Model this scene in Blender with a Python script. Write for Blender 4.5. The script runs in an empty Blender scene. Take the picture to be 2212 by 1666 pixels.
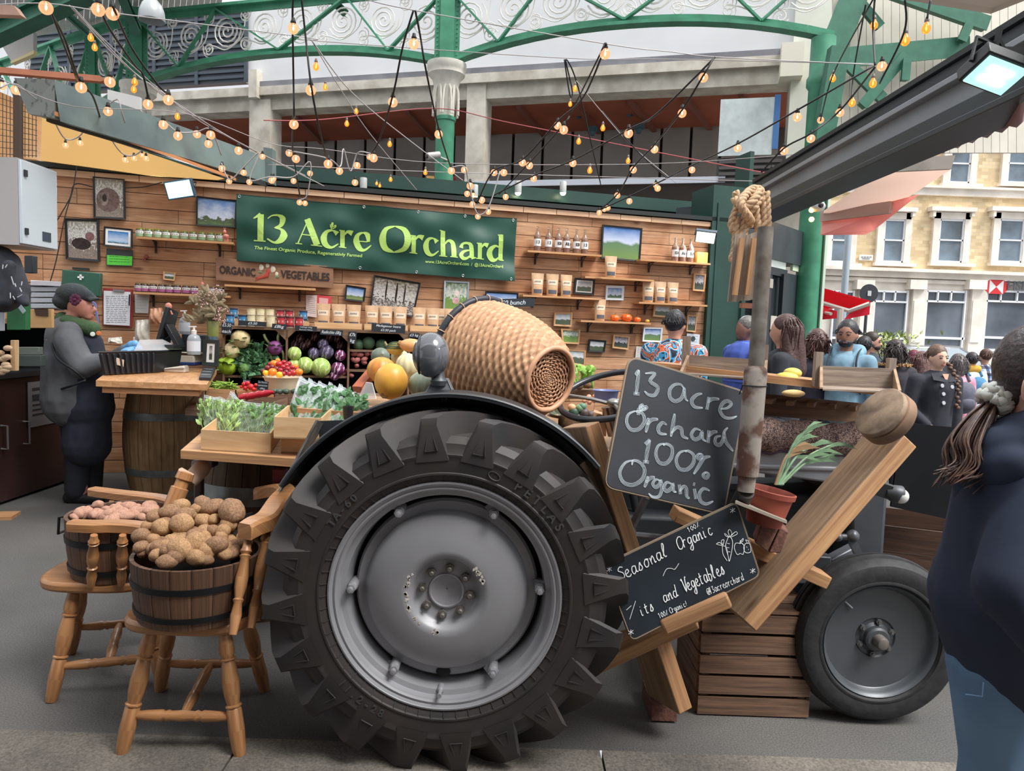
# Produce stall in a covered market with a vintage tractor: procedural scene
import bpy,math,random
from mathutils import Vector,Matrix,noise
random.seed(7)
V=Vector;PI=math.pi;R=math.radians
C=bpy.context.scene.collection
sc=bpy.context.scene
F=1550.0;CAM=V((0,0,1.5));PITCH=R(4.55);ROLL=0.035
RM=(Matrix.Rotation(PI/2-PITCH,3,'X')@Matrix.Rotation(ROLL,3,'Z'))
cd=bpy.data.cameras.new('camera');cam=bpy.data.objects.new('camera',cd);C.objects.link(cam)
cd.sensor_width=36;cd.sensor_fit='HORIZONTAL';cd.lens=36*F/2212;cd.clip_end=300;cd.clip_start=.05
cam.matrix_world=Matrix.Translation(CAM)@RM.to_4x4();sc.camera=cam
def ray(px,py):return RM@V(((px-1106)/F,(833-py)/F,-1))
def at(px,py,Y):
 d=ray(px,py);return CAM+d*(Y/d.y)
def gz(px,py,Z=0.0):
 d=ray(px,py);return CAM+d*((Z-CAM.z)/d.z)
def onp(px,py,pl,off=0.0):
 p,n=pl;d=ray(px,py);q=p+n*off
 return CAM+d*((q-CAM).dot(n)/d.dot(n))
def ppm(Y):return F/Y
class M:
 def __init__(s):s.v=[];s.f=[];s.uv=[];s.mi=[];s.cur=0
 def add(s,vs,fs,uvs=None):
  o=len(s.v);s.v+=[V(p)for p in vs]
  for i,f in enumerate(fs):
   s.f.append([a+o for a in f]);s.mi.append(s.cur)
   s.uv.append(uvs[i]if uvs else None)
  return s
 def box(s,c,sz,m=None,tp=1.0):
  hx,hy,hz=sz[0]/2,sz[1]/2,sz[2]/2
  P=[(-hx,-hy,-hz),(hx,-hy,-hz),(hx,hy,-hz),(-hx,hy,-hz),(-hx*tp,-hy*tp,hz),(hx*tp,-hy*tp,hz),(hx*tp,hy*tp,hz),(-hx*tp,hy*tp,hz)]
  FS=[(0,3,2,1),(4,5,6,7),(0,1,5,4),(1,2,6,5),(2,3,7,6),(3,0,4,7)]
  L=max(range(3),key=lambda i:sz[i]);r1=random.random()*7;r2=random.random()*7
  uvs=[]
  for f in FS:
   oth=[i for i in range(3)if i!=L and len({round(P[a][i],6)for a in f})>1]
   if len({round(P[a][L],6)for a in f})==1:A,B=[i for i in range(3)if i!=L];uvs.append([(P[a][A]*.15+r1,P[a][B]+r2)for a in f])
   else:
    B=oth[0]if oth else(L+1)%3;uvs.append([(P[a][L]+r1,P[a][B]+r2)for a in f])
  vs=[V(p)+V(c)for p in P]
  if m is not None:vs=[m@p for p in vs]
  return s.add(vs,FS,uvs)
 def bar(s,a,b,w,h,up=(0,0,1),tp=None):
  a=V(a);b=V(b);z=(b-a);L=z.length;z.normalize();u=V(up)
  x=u.cross(z)
  if x.length<1e-4:x=V((1,0,0)).cross(z)
  x.normalize();y=z.cross(x)
  m=Matrix(((x.x,y.x,z.x,(a.x+b.x)/2),(x.y,y.y,z.y,(a.y+b.y)/2),(x.z,y.z,z.z,(a.z+b.z)/2),(0,0,0,1)))
  return s.box((0,0,0),(w,h,L),m,tp or 1.0)
 def hexa(s,P):
  FS=[(0,3,2,1),(4,5,6,7),(0,1,5,4),(1,2,6,5),(2,3,7,6),(3,0,4,7)]
  P=[V(p)for p in P];uvs=[]
  r=random.random()*5
  for f in FS:
   a,b,c,d=[P[i]for i in f];e1=(b-a).length;e2=(d-a).length
   q=[(0,0),(e1,0),(e1,e2),(0,e2)]if e1>=e2 else[(0,0),(0,e1),(e2,e1),(e2,0)]
   uvs.append([(x+r,y+r)for x,y in q])
  return s.add(P,FS,uvs)
 def slab(s,quad,n,t):
  q=[V(p)for p in quad];n=V(n)*t
  return s.hexa(q+[p+n for p in q])
 def prism(s,poly,d,m=None):
  n=len(poly);vs=[V((p[0],p[1],0))for p in poly]+[V((p[0],p[1],d))for p in poly]
  if m is not None:vs=[m@p for p in vs]
  fs=[tuple(reversed(range(n))),tuple(range(n,2*n))]+[(i,(i+1)%n,(i+1)%n+n,i+n)for i in range(n)]
  uv=[[(poly[i][0],poly[i][1])for i in reversed(range(n))],[(p[0],p[1])for p in poly]]+[[(0,0),(.1,0),(.1,.02),(0,.02)]]*n
  return s.add(vs,fs,uv)
 def ext(s,pts,n,t):
  k=len(pts);n=V(n)*t;P=[V(p)for p in pts];
  a=(P[1]-P[0]).normalized();nn=n.normalized();b=nn.cross(a)
  uvp=[((p-P[0]).dot(a),(p-P[0]).dot(b))for p in P]
  fs=[tuple(reversed(range(k))),tuple(range(k,2*k))]+[(i,(i+1)%k,(i+1)%k+k,i+k)for i in range(k)]
  uv=[[uvp[i]for i in reversed(range(k))],list(uvp)]+[[uvp[i],uvp[(i+1)%k],uvp[(i+1)%k],uvp[i]]for i in range(k)]
  return s.add(P+[p+n for p in P],fs,uv)
 def tube(s,pts,r,n=8,closed=False,caps=True,sq=1.0):
  pts=[V(p)for p in pts];k=len(pts);rr=r if isinstance(r,(list,tuple))else[r]*k
  vs=[];prev=None;L=0;Ls=[]
  for i,p in enumerate(pts):
   if closed:t=pts[(i+1)%k]-pts[i-1]
   else:t=pts[min(i+1,k-1)]-pts[max(i-1,0)]
   if t.length<1e-9:t=V((0,0,1))
   t.normalize()
   if prev is None:
    x=t.orthogonal().normalized()
   else:
    x=prev-t*prev.dot(t)
    x=x.normalized()if x.length>1e-6 else t.orthogonal().normalized()
   prev=x;y=t.cross(x)
   if i:L+=(p-pts[i-1]).length
   Ls.append(L)
   for j in range(n):
    a=2*PI*j/n;vs.append(p+(x*math.cos(a)+y*math.sin(a)*sq)*rr[i])
  fs=[];uv=[]
  for i in range(k if closed else k-1):
   for j in range(n):
    a=i*n+j;b=i*n+(j+1)%n;c=((i+1)%k)*n+(j+1)%n;d=((i+1)%k)*n+j
    fs.append((a,b,c,d));u0=Ls[i];u1=Ls[i+1]if i+1<k else L+.05;q=2*PI*rr[i]/n
    uv.append([(u0,j*q),(u0,(j+1)*q),(u1,(j+1)*q),(u1,j*q)])
  if caps and not closed:
   fs.append(tuple(reversed(range(n))));uv.append([(0,0)]*n)
   fs.append(tuple(range((k-1)*n,k*n)));uv.append([(0,0)]*n)
  return s.add(vs,fs,uv)
 def lathe(s,prof,m=None,n=24,a0=0,a1=2*PI,ucap=False,fn=None):
  full=abs(a1-a0-2*PI)<1e-6;k=n if full else n+1;vs=[]
  for r,z in prof:
   for j in range(k):
    a=a0+(a1-a0)*j/n;p=V((r*math.cos(a),r*math.sin(a),z))
    if fn:p=fn(p,a)
    vs.append(p)
  if m is not None:vs=[m@p for p in vs]
  fs=[];uv=[];L=0;rm=max(p[0]for p in prof)
  for i in range(len(prof)-1):
   dl=math.hypot(prof[i+1][0]-prof[i][0],prof[i+1][1]-prof[i][1])
   for j in range(n):
    b=(j+1)%k if full else j+1
    fs.append((i*k+j,i*k+b,(i+1)*k+b,(i+1)*k+j))
    w=(a1-a0)/n*rm
    uv.append([(L,j*w),(L,(j+1)*w),(L+dl,(j+1)*w),(L+dl,j*w)])
   L+=dl
  return s.add(vs,fs,uv)
 def ball(s,c,r,m=None,nu=16,nv=10,fn=None):
  if not isinstance(r,(list,tuple)):r=(r,r,r)
  vs=[];c=V(c)
  for i in range(nv+1):
   t=PI*i/nv
   for j in range(nu):
    a=2*PI*j/nu;d=V((math.sin(t)*math.cos(a),math.sin(t)*math.sin(a),-math.cos(t)))
    k=fn(d,a,t)if fn else 1.0
    p=V((d.x*r[0],d.y*r[1],d.z*r[2]))*k
    if m is not None:p=m@p
    vs.append(p+c)
  fs=[];uv=[]
  for i in range(nv):
   for j in range(nu):
    fs.append((i*nu+j,i*nu+(j+1)%nu,(i+1)*nu+(j+1)%nu,(i+1)*nu+j))
    uv.append([(j/nu,i/nv),((j+1)/nu,i/nv),((j+1)/nu,(i+1)/nv),(j/nu,(i+1)/nv)])
  return s.add(vs,fs,uv)
 def grid(s,fn,nu,nv,uvs=(1,1)):
  vs=[fn(i/nu,j/nv)for j in range(nv+1)for i in range(nu+1)];fs=[];uv=[]
  for j in range(nv):
   for i in range(nu):
    a=j*(nu+1)+i;fs.append((a,a+1,a+nu+2,a+nu+1))
    uv.append([(i/nu*uvs[0],j/nv*uvs[1]),((i+1)/nu*uvs[0],j/nv*uvs[1]),((i+1)/nu*uvs[0],(j+1)/nv*uvs[1]),(i/nu*uvs[0],(j+1)/nv*uvs[1])])
  return s.add(vs,fs,uv)
 def text(s,txt,size,m,bold=0.0,align='LEFT',ext=.001,sx=1.0,sp=1.0,shear=0):
  cu=bpy.data.curves.new('t','FONT');cu.body=txt;cu.size=size;cu.align_x=align;cu.offset=bold;cu.extrude=ext;cu.space_character=sp;cu.shear=shear;cu.resolution_u=3
  ob=bpy.data.objects.new('t',cu);me=bpy.data.meshes.new_from_object(ob)
  vs=[m@V((v.co.x*sx,v.co.y,v.co.z+ext))for v in me.vertices];fs=[tuple(p.vertices)for p in me.polygons]
  s.add(vs,fs);bpy.data.objects.remove(ob);bpy.data.curves.remove(cu);bpy.data.meshes.remove(me);return s
 def merge(s,o,m=None):
  k=len(s.v);s.v+=[(m@p if m is not None else p.copy())for p in o.v]
  s.f+=[[a+k for a in f]for f in o.f];s.uv+=o.uv;s.mi+=o.mi;return s
WM={}
def wmat(o):return WM.get(o.name,Matrix.Identity(4))
def build(mb,name,mat,parent=None,smooth=40,bev=0):
 me=bpy.data.meshes.new(name)
 inv=wmat(parent).inverted()if parent else None
 vs=[inv@p for p in mb.v]if inv is not None else mb.v
 org=None
 if parent is None and vs:
  xs=[p.x for p in vs];ys=[p.y for p in vs];zs=[p.z for p in vs]
  org=V(((min(xs)+max(xs))/2,(min(ys)+max(ys))/2,min(zs)));vs=[p-org for p in vs]
 me.from_pydata([tuple(p)for p in vs],[],mb.f)
 ul=me.uv_layers.new(name='uv');dat=ul.data
 flat=[]
 for f,u in zip(mb.f,mb.uv):
  if u is None:u=[(vs[a].x,vs[a].y+vs[a].z)for a in f]
  for q in u:flat+=[q[0],q[1]]
 dat.foreach_set('uv',flat)
 ms=mat if isinstance(mat,(list,tuple))else[mat]
 for x in ms:me.materials.append(x)
 if len(ms)>1:me.polygons.foreach_set('material_index',mb.mi)
 if smooth:
  me.shade_smooth();me.set_sharp_from_angle(angle=R(smooth))
 me.update()
 o=bpy.data.objects.new(name,me);C.objects.link(o)
 if parent:o.parent=parent;WM[o.name]=wmat(parent).copy()
 else:o.location=org;WM[o.name]=Matrix.Translation(org)
 if bev:
  b=o.modifiers.new('bevel','BEVEL');b.width=bev;b.segments=2;b.limit_method='ANGLE';b.angle_limit=R(50)
 return o
def tag(o,label=None,cat=None,group=None,kind=None):
 if label:o['label']=label
 if cat:o['category']=cat
 if group:o['group']=group
 if kind:o['kind']=kind
 return o
def thing(name,label,cat,loc=(0,0,0),rz=0,group=None,mat=None):
 o=bpy.data.objects.new(name,None);C.objects.link(o);o.empty_display_size=.05
 mm=mat if mat is not None else Matrix.Translation(V(loc))@Matrix.Rotation(rz,4,'Z')
 o.matrix_world=mm;WM[o.name]=mm.copy();return tag(o,label,cat,group)
def solo(mb,name,mat,label,cat,group=None,smooth=40,bev=0):
 return tag(build(mb,name,mat,None,smooth,bev),label,cat,group)
def struct(mb,name,mat,smooth=0,bev=0):return tag(build(mb,name,mat,None,smooth,bev),kind='structure')
def setm(o,mm):o.matrix_world=mm;WM[o.name]=mm.copy()
def dup(root,mm,label,group=None,mats=None):
 r=root.copy();C.objects.link(r);setm(r,mm);r['label']=label
 if group:r['group']=group
 for ch in list(root.children):
  c=ch.copy();C.objects.link(c);c.parent=r
  for g in list(ch.children):
   d=g.copy();C.objects.link(d);d.parent=c
 return r
def TR(p,rz=0,rx=0,ry=0,s=1):
 return Matrix.Translation(V(p))@Matrix.Rotation(rz,4,'Z')@Matrix.Rotation(rx,4,'X')@Matrix.Rotation(ry,4,'Y')@(Matrix.Diagonal((s,s,s,1))if not isinstance(s,tuple)else Matrix.Diagonal((*s,1)))
def frame(o,x,y,z=None):
 x=V(x).normalized();y=V(y);z=x.cross(y).normalized();y=z.cross(x)
 return Matrix(((x.x,y.x,z.x,o[0]),(x.y,y.y,z.y,o[1]),(x.z,y.z,z.z,o[2]),(0,0,0,1)))
def zto(o,z,x=None):
 z=V(z).normalized();x=V(x)if x else z.orthogonal();x=(x-z*x.dot(z)).normalized();y=z.cross(x)
 return Matrix(((x.x,y.x,z.x,o[0]),(x.y,y.y,z.y,o[1]),(x.z,y.z,z.z,o[2]),(0,0,0,1)))
def smoothpts(P,n=6,closed=False):
 P=[V(p)for p in P];k=len(P);out=[]
 for i in range(k if closed else k-1):
  p0=P[(i-1)%k]if closed or i>0 else P[0];p1=P[i];p2=P[(i+1)%k];p3=P[(i+2)%k]if closed or i+2<k else P[-1]
  for j in range(n):
   t=j/n;out.append(.5*((2*p1)+(-p0+p2)*t+(2*p0-5*p1+4*p2-p3)*t*t+(-p0+3*p1-3*p2+p3)*t**3))
 if not closed:out.append(P[-1])
 return out
def blob(prims,name,mat,parent=None,vox=.012,sm=4,fn=None):
 mb=M()
 for p in prims:
  if len(p)==4 and isinstance(p[2],(int,float)):
   a,b,ra,rb=V(p[0]),V(p[1]),p[2],p[3]
   d=b-a;n=max(2,int(d.length/max(.02,min(ra,rb)))+2)
   pts=[a+d*(i/n)for i in range(n+1)];rs=[ra+(rb-ra)*i/n for i in range(n+1)]
   mb.tube(pts,rs,12);mb.ball(a,ra,nu=12,nv=8);mb.ball(b,rb,nu=12,nv=8)
  else:mb.ball(p[0],p[1],p[2]if len(p)>2 else None,nu=16,nv=10)
 if fn:mb.v=[fn(p)for p in mb.v]
 me=bpy.data.meshes.new('tmp');me.from_pydata([tuple(p)for p in mb.v],[],mb.f)
 o=bpy.data.objects.new('tmp',me);C.objects.link(o)
 r=o.modifiers.new('r','REMESH');r.mode='VOXEL';r.voxel_size=vox
 s=o.modifiers.new('s','SMOOTH');s.iterations=sm;s.factor=.5
 dg=bpy.context.evaluated_depsgraph_get();m2=bpy.data.meshes.new_from_object(o.evaluated_get(dg))
 out=M();out.v=[v.co.copy()for v in m2 .vertices];out.f=[list(p.vertices)for p in m2 .polygons]
 out.uv=[None]*len(out.f);out.mi=[0]*len(out.f)
 bpy.data.objects.remove(o);bpy.data.meshes.remove(me);bpy.data.meshes.remove(m2)
 return build(out,name,mat,parent,smooth=180)
def srgb(h):
 if isinstance(h,str):
  h=h.lstrip('#');c=[int(h[i:i+2],16)/255 for i in(0,2,4)]
 else:c=[x/255 for x in h]
 return tuple((x/12.92 if x<=.04045 else((x+.055)/1.055)**2.4)for x in c)+(1,)
MC={}
def newmat(name):
 m=bpy.data.materials.new(name);m.use_nodes=True;nt=m.node_tree;b=nt.nodes['Principled BSDF'];return m,nt,b
def N(nt,t,**k):
 n=nt.nodes.new(t)
 for a,b in k.items():setattr(n,a,b)
 return n
def bump(nt,b,src,st,dist=.01):
 bm=N(nt,'ShaderNodeBump');bm.inputs['Strength'].default_value=st;bm.inputs['Distance'].default_value=dist
 nt.links.new(src,bm.inputs['Height']);nt.links.new(bm.outputs[0],b.inputs['Normal'])
def P(col,rough=.6,metal=0,name='paint',nz=0.0,scale=8,bm=0.0,c2=None,spec=.5,emit=0,island=0,detail=4,lo=.35,hi=.65,coat=0,alpha=1,dist=.01,sss=0,trans=0):
 key=(str(col),rough,metal,nz,scale,bm,str(c2),spec,emit,island,lo,hi,coat,alpha,trans)
 if key in MC:return MC[key]
 m,nt,b=newmat(name);c=srgb(col);b.inputs['Base Color'].default_value=c
 b.inputs['Roughness'].default_value=rough;b.inputs['Metallic'].default_value=metal;b.inputs['Specular IOR Level'].default_value=spec
 if coat:b.inputs['Coat Weight'].default_value=coat
 if trans:b.inputs['Transmission Weight'].default_value=trans
 if alpha<1:b.inputs['Alpha'].default_value=alpha
 if emit:b.inputs['Emission Color'].default_value=c;b.inputs['Emission Strength'].default_value=emit
 out=None
 if nz or c2 or bm:
  tc=N(nt,'ShaderNodeTexCoord');no=N(nt,'ShaderNodeTexNoise');no.inputs['Scale'].default_value=scale;no.inputs['Detail'].default_value=detail
  nt.links.new(tc.outputs['Object'],no.inputs['Vector'])
  rp=N(nt,'ShaderNodeValToRGB');rp.color_ramp.elements[0].position=lo;rp.color_ramp.elements[1].position=hi
  d=srgb(c2)if c2 else tuple(x*(1-nz)for x in c[:3])+(1,)
  e=c if c2 else tuple(min(1,x*(1+nz))for x in c[:3])+(1,)
  rp.color_ramp.elements[0].color=d;rp.color_ramp.elements[1].color=e
  nt.links.new(no.outputs['Fac'],rp.inputs[0]);out=rp.outputs[0]
  if bm:bump(nt,b,no.outputs['Fac'],bm,dist)
 if island:
  if out is None:
   rg=N(nt,'ShaderNodeRGB');rg.outputs[0].default_value=c;out=rg.outputs[0]
  out=isl(nt,out,island)
 if out is not None:nt.links.new(out,b.inputs['Base Color'])
 MC[key]=m;return m
def isl(nt,src,amt,hue=0):
 g=N(nt,'ShaderNodeNewGeometry');mr=N(nt,'ShaderNodeMapRange');mr.inputs[3].default_value=1-amt;mr.inputs[4].default_value=1+amt
 nt.links.new(g.outputs['Random Per Island'],mr.inputs[0])
 hs=N(nt,'ShaderNodeHueSaturation');nt.links.new(mr.outputs[0],hs.inputs['Value']);nt.links.new(src,hs.inputs['Color']);return hs.outputs[0]
def WD(c1,c2,name='wood',rough=.6,island=.12,sx=1.2,sy=22,bm=.15,knots=True,coat=0,spec=.4,patch=None):
 key=('wd',c1,c2,rough,island,sx,sy,bm,coat,patch)
 if key in MC:return MC[key]
 m,nt,b=newmat(name);b.inputs['Roughness'].default_value=rough;b.inputs['Specular IOR Level'].default_value=spec
 if coat:b.inputs['Coat Weight'].default_value=coat;b.inputs['Coat Roughness'].default_value=.25
 uv=N(nt,'ShaderNodeUVMap');mp=N(nt,'ShaderNodeMapping');mp.inputs['Scale'].default_value=(sx,sy,1)
 nt.links.new(uv.outputs[0],mp.inputs[0])
 no=N(nt,'ShaderNodeTexNoise');no.inputs['Scale'].default_value=2.2;no.inputs['Detail'].default_value=6;no.inputs['Roughness'].default_value=.65;no.inputs['Distortion'].default_value=.6
 nt.links.new(mp.outputs[0],no.inputs['Vector'])
 rp=N(nt,'ShaderNodeValToRGB');rp.color_ramp.elements[0].position=.3;rp.color_ramp.elements[1].position=.72
 rp.color_ramp.elements[0].color=srgb(c1);rp.color_ramp.elements[1].color=srgb(c2)
 nt.links.new(no.outputs['Fac'],rp.inputs[0]);out=rp.outputs[0]
 if knots:
  vo=N(nt,'ShaderNodeTexVoronoi');vo.inputs['Scale'].default_value=1
  mp2=N(nt,'ShaderNodeMapping');mp2 .inputs['Scale'].default_value=(2.2,6,1);nt.links.new(uv.outputs[0],mp2 .inputs[0]);nt.links.new(mp2 .outputs[0],vo.inputs['Vector'])
  r2=N(nt,'ShaderNodeValToRGB');r2 .color_ramp.elements[0].position=.05;r2 .color_ramp.elements[0].color=(.3,.22,.16,1);r2 .color_ramp.elements[1].position=.14;r2 .color_ramp.elements[1].color=(1,1,1,1)
  nt.links.new(vo.outputs['Distance'],r2 .inputs[0])
  mx=N(nt,'ShaderNodeMix',data_type='RGBA',blend_type='MULTIPLY');mx.inputs[0].default_value=.8
  nt.links.new(out,mx.inputs[6]);nt.links.new(r2 .outputs[0],mx.inputs[7]);out=mx.outputs[2]
 if patch:
  n2=N(nt,'ShaderNodeTexNoise');n2 .inputs['Scale'].default_value=3.0;tc=N(nt,'ShaderNodeTexCoord');nt.links.new(tc.outputs['Object'],n2 .inputs['Vector'])
  r3=N(nt,'ShaderNodeValToRGB');r3 .color_ramp.elements[0].position=.42;r3 .color_ramp.elements[1].position=.62;r3 .color_ramp.elements[0].color=(1,1,1,1);r3 .color_ramp.elements[1].color=srgb(patch)
  nt.links.new(n2 .outputs['Fac'],r3 .inputs[0]);mx=N(nt,'ShaderNodeMix',data_type='RGBA',blend_type='MULTIPLY');mx.inputs[0].default_value=1
  nt.links.new(out,mx.inputs[6]);nt.links.new(r3 .outputs[0],mx.inputs[7]);out=mx.outputs[2]
 if island:out=isl(nt,out,island)
 nt.links.new(out,b.inputs['Base Color'])
 if bm:bump(nt,b,no.outputs['Fac'],bm,.004)
 MC[key]=m;return m
def FILM(col=(235,240,245),a=.35,rough=.15):
 key=('film',col,a,rough)
 if key in MC:return MC[key]
 m,nt,b=newmat('clear_film');nt.nodes.remove(b);o=nt.nodes['Material Output']
 t=N(nt,'ShaderNodeBsdfTransparent');g=N(nt,'ShaderNodeBsdfPrincipled');g.inputs['Base Color'].default_value=srgb(col);g.inputs['Roughness'].default_value=rough;g.inputs['Specular IOR Level'].default_value=.9
 lw=N(nt,'ShaderNodeLayerWeight');lw.inputs[0].default_value=.3;mr=N(nt,'ShaderNodeMapRange');mr.inputs[3].default_value=a*.7;mr.inputs[4].default_value=min(1,a+.5)
 nt.links.new(lw.outputs['Facing'],mr.inputs[0]);mx=N(nt,'ShaderNodeMixShader');nt.links.new(mr.outputs[0],mx.inputs[0]);nt.links.new(t.outputs[0],mx.inputs[1]);nt.links.new(g.outputs[0],mx.inputs[2]);nt.links.new(mx.outputs[0],o.inputs[0])
 MC[key]=m;return m
def EM(col,s,name='light'):
 key=('em',str(col),s)
 if key in MC:return MC[key]
 m,nt,b=newmat(name);b.inputs['Base Color'].default_value=srgb(col);b.inputs['Emission Color'].default_value=srgb(col);b.inputs['Emission Strength'].default_value=s;MC[key]=m;return m
w=bpy.data.worlds.new('sky');sc.world=w;w.use_nodes=True;nt=w.node_tree;bg=nt.nodes['Background']
tc=N(nt,'ShaderNodeTexCoord');sx=N(nt,'ShaderNodeSeparateXYZ');nt.links.new(tc.outputs['Generated'],sx.inputs[0])
rp=N(nt,'ShaderNodeValToRGB');rp.color_ramp.elements[0].position=.45;rp.color_ramp.elements[0].color=(.34,.35,.37,1)
rp.color_ramp.elements[1].position=.75;rp.color_ramp.elements[1].color=(1,1.02,1.06,1)
nt.links.new(sx.outputs['Z'],rp.inputs[0])if False else None
mr=N(nt,'ShaderNodeMapRange');mr.inputs[1].default_value=-.3;mr.inputs[2].default_value=1;nt.links.new(sx.outputs['Z'],mr.inputs[0]);nt.links.new(mr.outputs[0],rp.inputs[0])
nt.links.new(rp.outputs[0],bg.inputs[0]);bg.inputs[1].default_value=1.25
def area(name,p,to,sx_,sy_,e,col=(1,1,1)):
 l=bpy.data.lights.new(name,'AREA');l.shape='RECTANGLE';l.size=sx_;l.size_y=sy_;l.energy=e;l.color=col
 o=bpy.data.objects.new(name,l);C.objects.link(o);d=(V(to)-V(p)).normalized();o.matrix_world=zto(p,-d);return o
sc.view_settings.view_transform='Standard';sc.view_settings.look='None';sc.view_settings.gamma=1;sc.view_settings.use_curve_mapping=False
sc.view_settings.exposure=0.92
su=bpy.data.lights.new('sun','SUN');su.energy=2.6;su.angle=R(25);su.color=(1,.97,.93)
so=bpy.data.objects.new('sun',su);C.objects.link(so);so.matrix_world=zto((0,0,20),V((.55,-.35,1.0)))
def mkplane(a,b):
 d=(b-a);d.z=0;d.normalize();n=V((d.y,-d.x,0))
 return(V((a.x,a.y,0)),n,d)
_a=at(120,365,6.6);_b=at(1530,480,8.3);PWf=mkplane(_a,_b);PW=PWf[:2];WD_=PWf[2];WN=PWf[1];ZW=(_a.z+_b.z)/2
_a=at(300,180,13.8);_b=at(1790,87,10.7);PTf=mkplane(_a,_b);PT=PTf[:2];TD=PTf[2];TN=PTf[1]
PC=(PT[0]-TN*3.2,TN);PC2=(PT[0]-TN*8,TN)
def wp(px,py,off=0.0):return onp(px,py,PW,off)
_fl=M();
def slabf(x0,x1,y0,y1,mb,z=0.0):mb.add([(x0,y0,z),(x1,y0,z),(x1,y1,z),(x0,y1,z)],[(0,1,2,3)])
ye=gz(600,1597).y
asph=P((112,110,106),.85,nz=.32,scale=140,bm=.5,name='asphalt',detail=8,dist=.004)
def floormat(name,c,c3,sc1=3,sc2=160):
 m,nt,b=newmat(name);tc=N(nt,'ShaderNodeTexCoord')
 n1=N(nt,'ShaderNodeTexNoise');n1 .inputs['Scale'].default_value=sc1;n1 .inputs['Detail'].default_value=5
 n2=N(nt,'ShaderNodeTexNoise');n2 .inputs['Scale'].default_value=sc2;n2 .inputs['Detail'].default_value=3
 for n in(n1,n2):nt.links.new(tc.outputs['Object'],n.inputs['Vector'])
 r1=N(nt,'ShaderNodeValToRGB');r1 .color_ramp.elements[0].position=.35;r1 .color_ramp.elements[1].position=.68;r1 .color_ramp.elements[0].color=srgb(c3);r1 .color_ramp.elements[1].color=srgb(c)
 r2=N(nt,'ShaderNodeValToRGB');r2 .color_ramp.elements[0].position=.3;r2 .color_ramp.elements[1].position=.75;r2 .color_ramp.elements[0].color=(.55,.55,.55,1);r2 .color_ramp.elements[1].color=(1.25,1.25,1.25,1)
 nt.links.new(n1 .outputs['Fac'],r1 .inputs[0]);nt.links.new(n2 .outputs['Fac'],r2 .inputs[0])
 mx=N(nt,'ShaderNodeMix',data_type='RGBA',blend_type='MULTIPLY');mx.inputs[0].default_value=1;nt.links.new(r1 .outputs[0],mx.inputs[6]);nt.links.new(r2 .outputs[0],mx.inputs[7])
 nt.links.new(mx.outputs[2],b.inputs['Base Color']);b.inputs['Roughness'].default_value=.85;bump(nt,b,n2 .outputs['Fac'],.5,.004);return m
slabf(-14,14,ye,60,_fl);struct(_fl,'floor',floormat('asphalt',(100,98,95),(80,79,77),.7))
_fl=M();x=-6.0
for x0,x1 in((-6,-.92),(-.912,.36),(.368,1.9),(1.908,6)):
 for y0,y1 in((-3,-1),(-.992,.4),(.408,ye-.006)):
  _fl.box(((x0+x1)/2,(y0+y1)/2,-.03),(x1-x0,y1-y0,.068))
_fl.box((0,(ye-3)/2,-.08),(12,ye+3,.09))
struct(_fl,'floor',floormat('concrete',(120,114,105),(99,94,87),4,120))
planks=WD('9f7353','cea581','plank_wood',rough=.65,island=.2,sx=1.3,sy=20,patch='e0cfc0')
OW=PW[0];u1=(_b-OW).dot(WD_)
u1=(wp(1530,480)-OW).dot(WD_)+.02
def wpt(u,z,off=0):return OW+WD_*u+WN*off+V((0,0,z))
mb=M();rs=random.Random(3);z=0.0;mW=zto((0,0,0),(0,0,1))
while z<ZW-.02:
 h=rs.choice((.105,.12,.125,.135,.14));h=min(h,ZW-z)
 u=-3.2-rs.random()
 while u<u1:
  L=rs.uniform(.55,1.5);e=min(u+L,u1);t=.018+rs.random()*.006
  a=wpt(u+.002,z+h/2,-.02);b=wpt(e-.002,z+h/2,-.02)
  mb.bar(a-WN*0+WN*(t/2-.01),b+WN*(t/2-.01),t,h-.006)
  u=e
 z+=h
struct(mb,'wall_back',planks)
mb=M();mb.bar(wpt(-4.2,ZW/2,-.07),wpt(u1,ZW/2,-.07),.05,ZW);struct(mb,'wall_back',P('2a211b',.9))
mb=M();mb.bar(wpt(-4.2,ZW+.03,-.06),wpt(u1+.6,ZW+.03,-.06),.22,.045);solo(mb,'wall_capping',P('1d2422',.5),'black capping strip along the top of the plank wall','capping')
mb=M()
rs=random.Random(5)
for i in range(26):
 a=wpt(-3+(u1+3.0)*i/26+.003,ZW-.03,.012);b=wpt(-3+(u1+3.0)*(i+1)/26-.003,ZW-.03,.012);mb.bar(a,b,.03,.05+rs.random()*.008)
solo(mb,'top_rail',WD('c79a76','e8c9a8','pale_wood',island=.1),'pale rough wooden rail running along the top of the plank wall','rail')
dgreen=P('22423a',.45,nz=.08,scale=4,name='dark_green_paint');dg2=P('2a3230',.5,name='dark_grey_paint')
mb=M();n=WN
def qbox(mb,a,b,z0,z1,depth,nn=None):
 nn=nn or WN;mb.slab([V((a.x,a.y,z0)),V((b.x,b.y,z0)),V((b.x,b.y,z1)),V((a.x,a.y,z1))],-nn,depth)
zt=onp(1100,402,PW,-1.0).z
qbox(mb,wpt(1.0,0,-1.0),wpt(u1+.5,0,-1.0),ZW-.3,zt-.12,1.5)
qbox(mb,wpt(.4,0,-.96),wpt(u1+.55,0,-.96),zt-.12,zt,1.6)
qbox(mb,wpt(.4,0,-.9),wpt(u1+.55,0,-.9),zt-.16,zt-.13,.1)
struct(mb,'wall_kiosk',dgreen)
mb=M();a=wpt(u1+.0,0,.05);b=wpt(u1+.42,0,.05)
qbox(mb,a,b,0,onp(1530,400,PW).z,.5)
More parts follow.
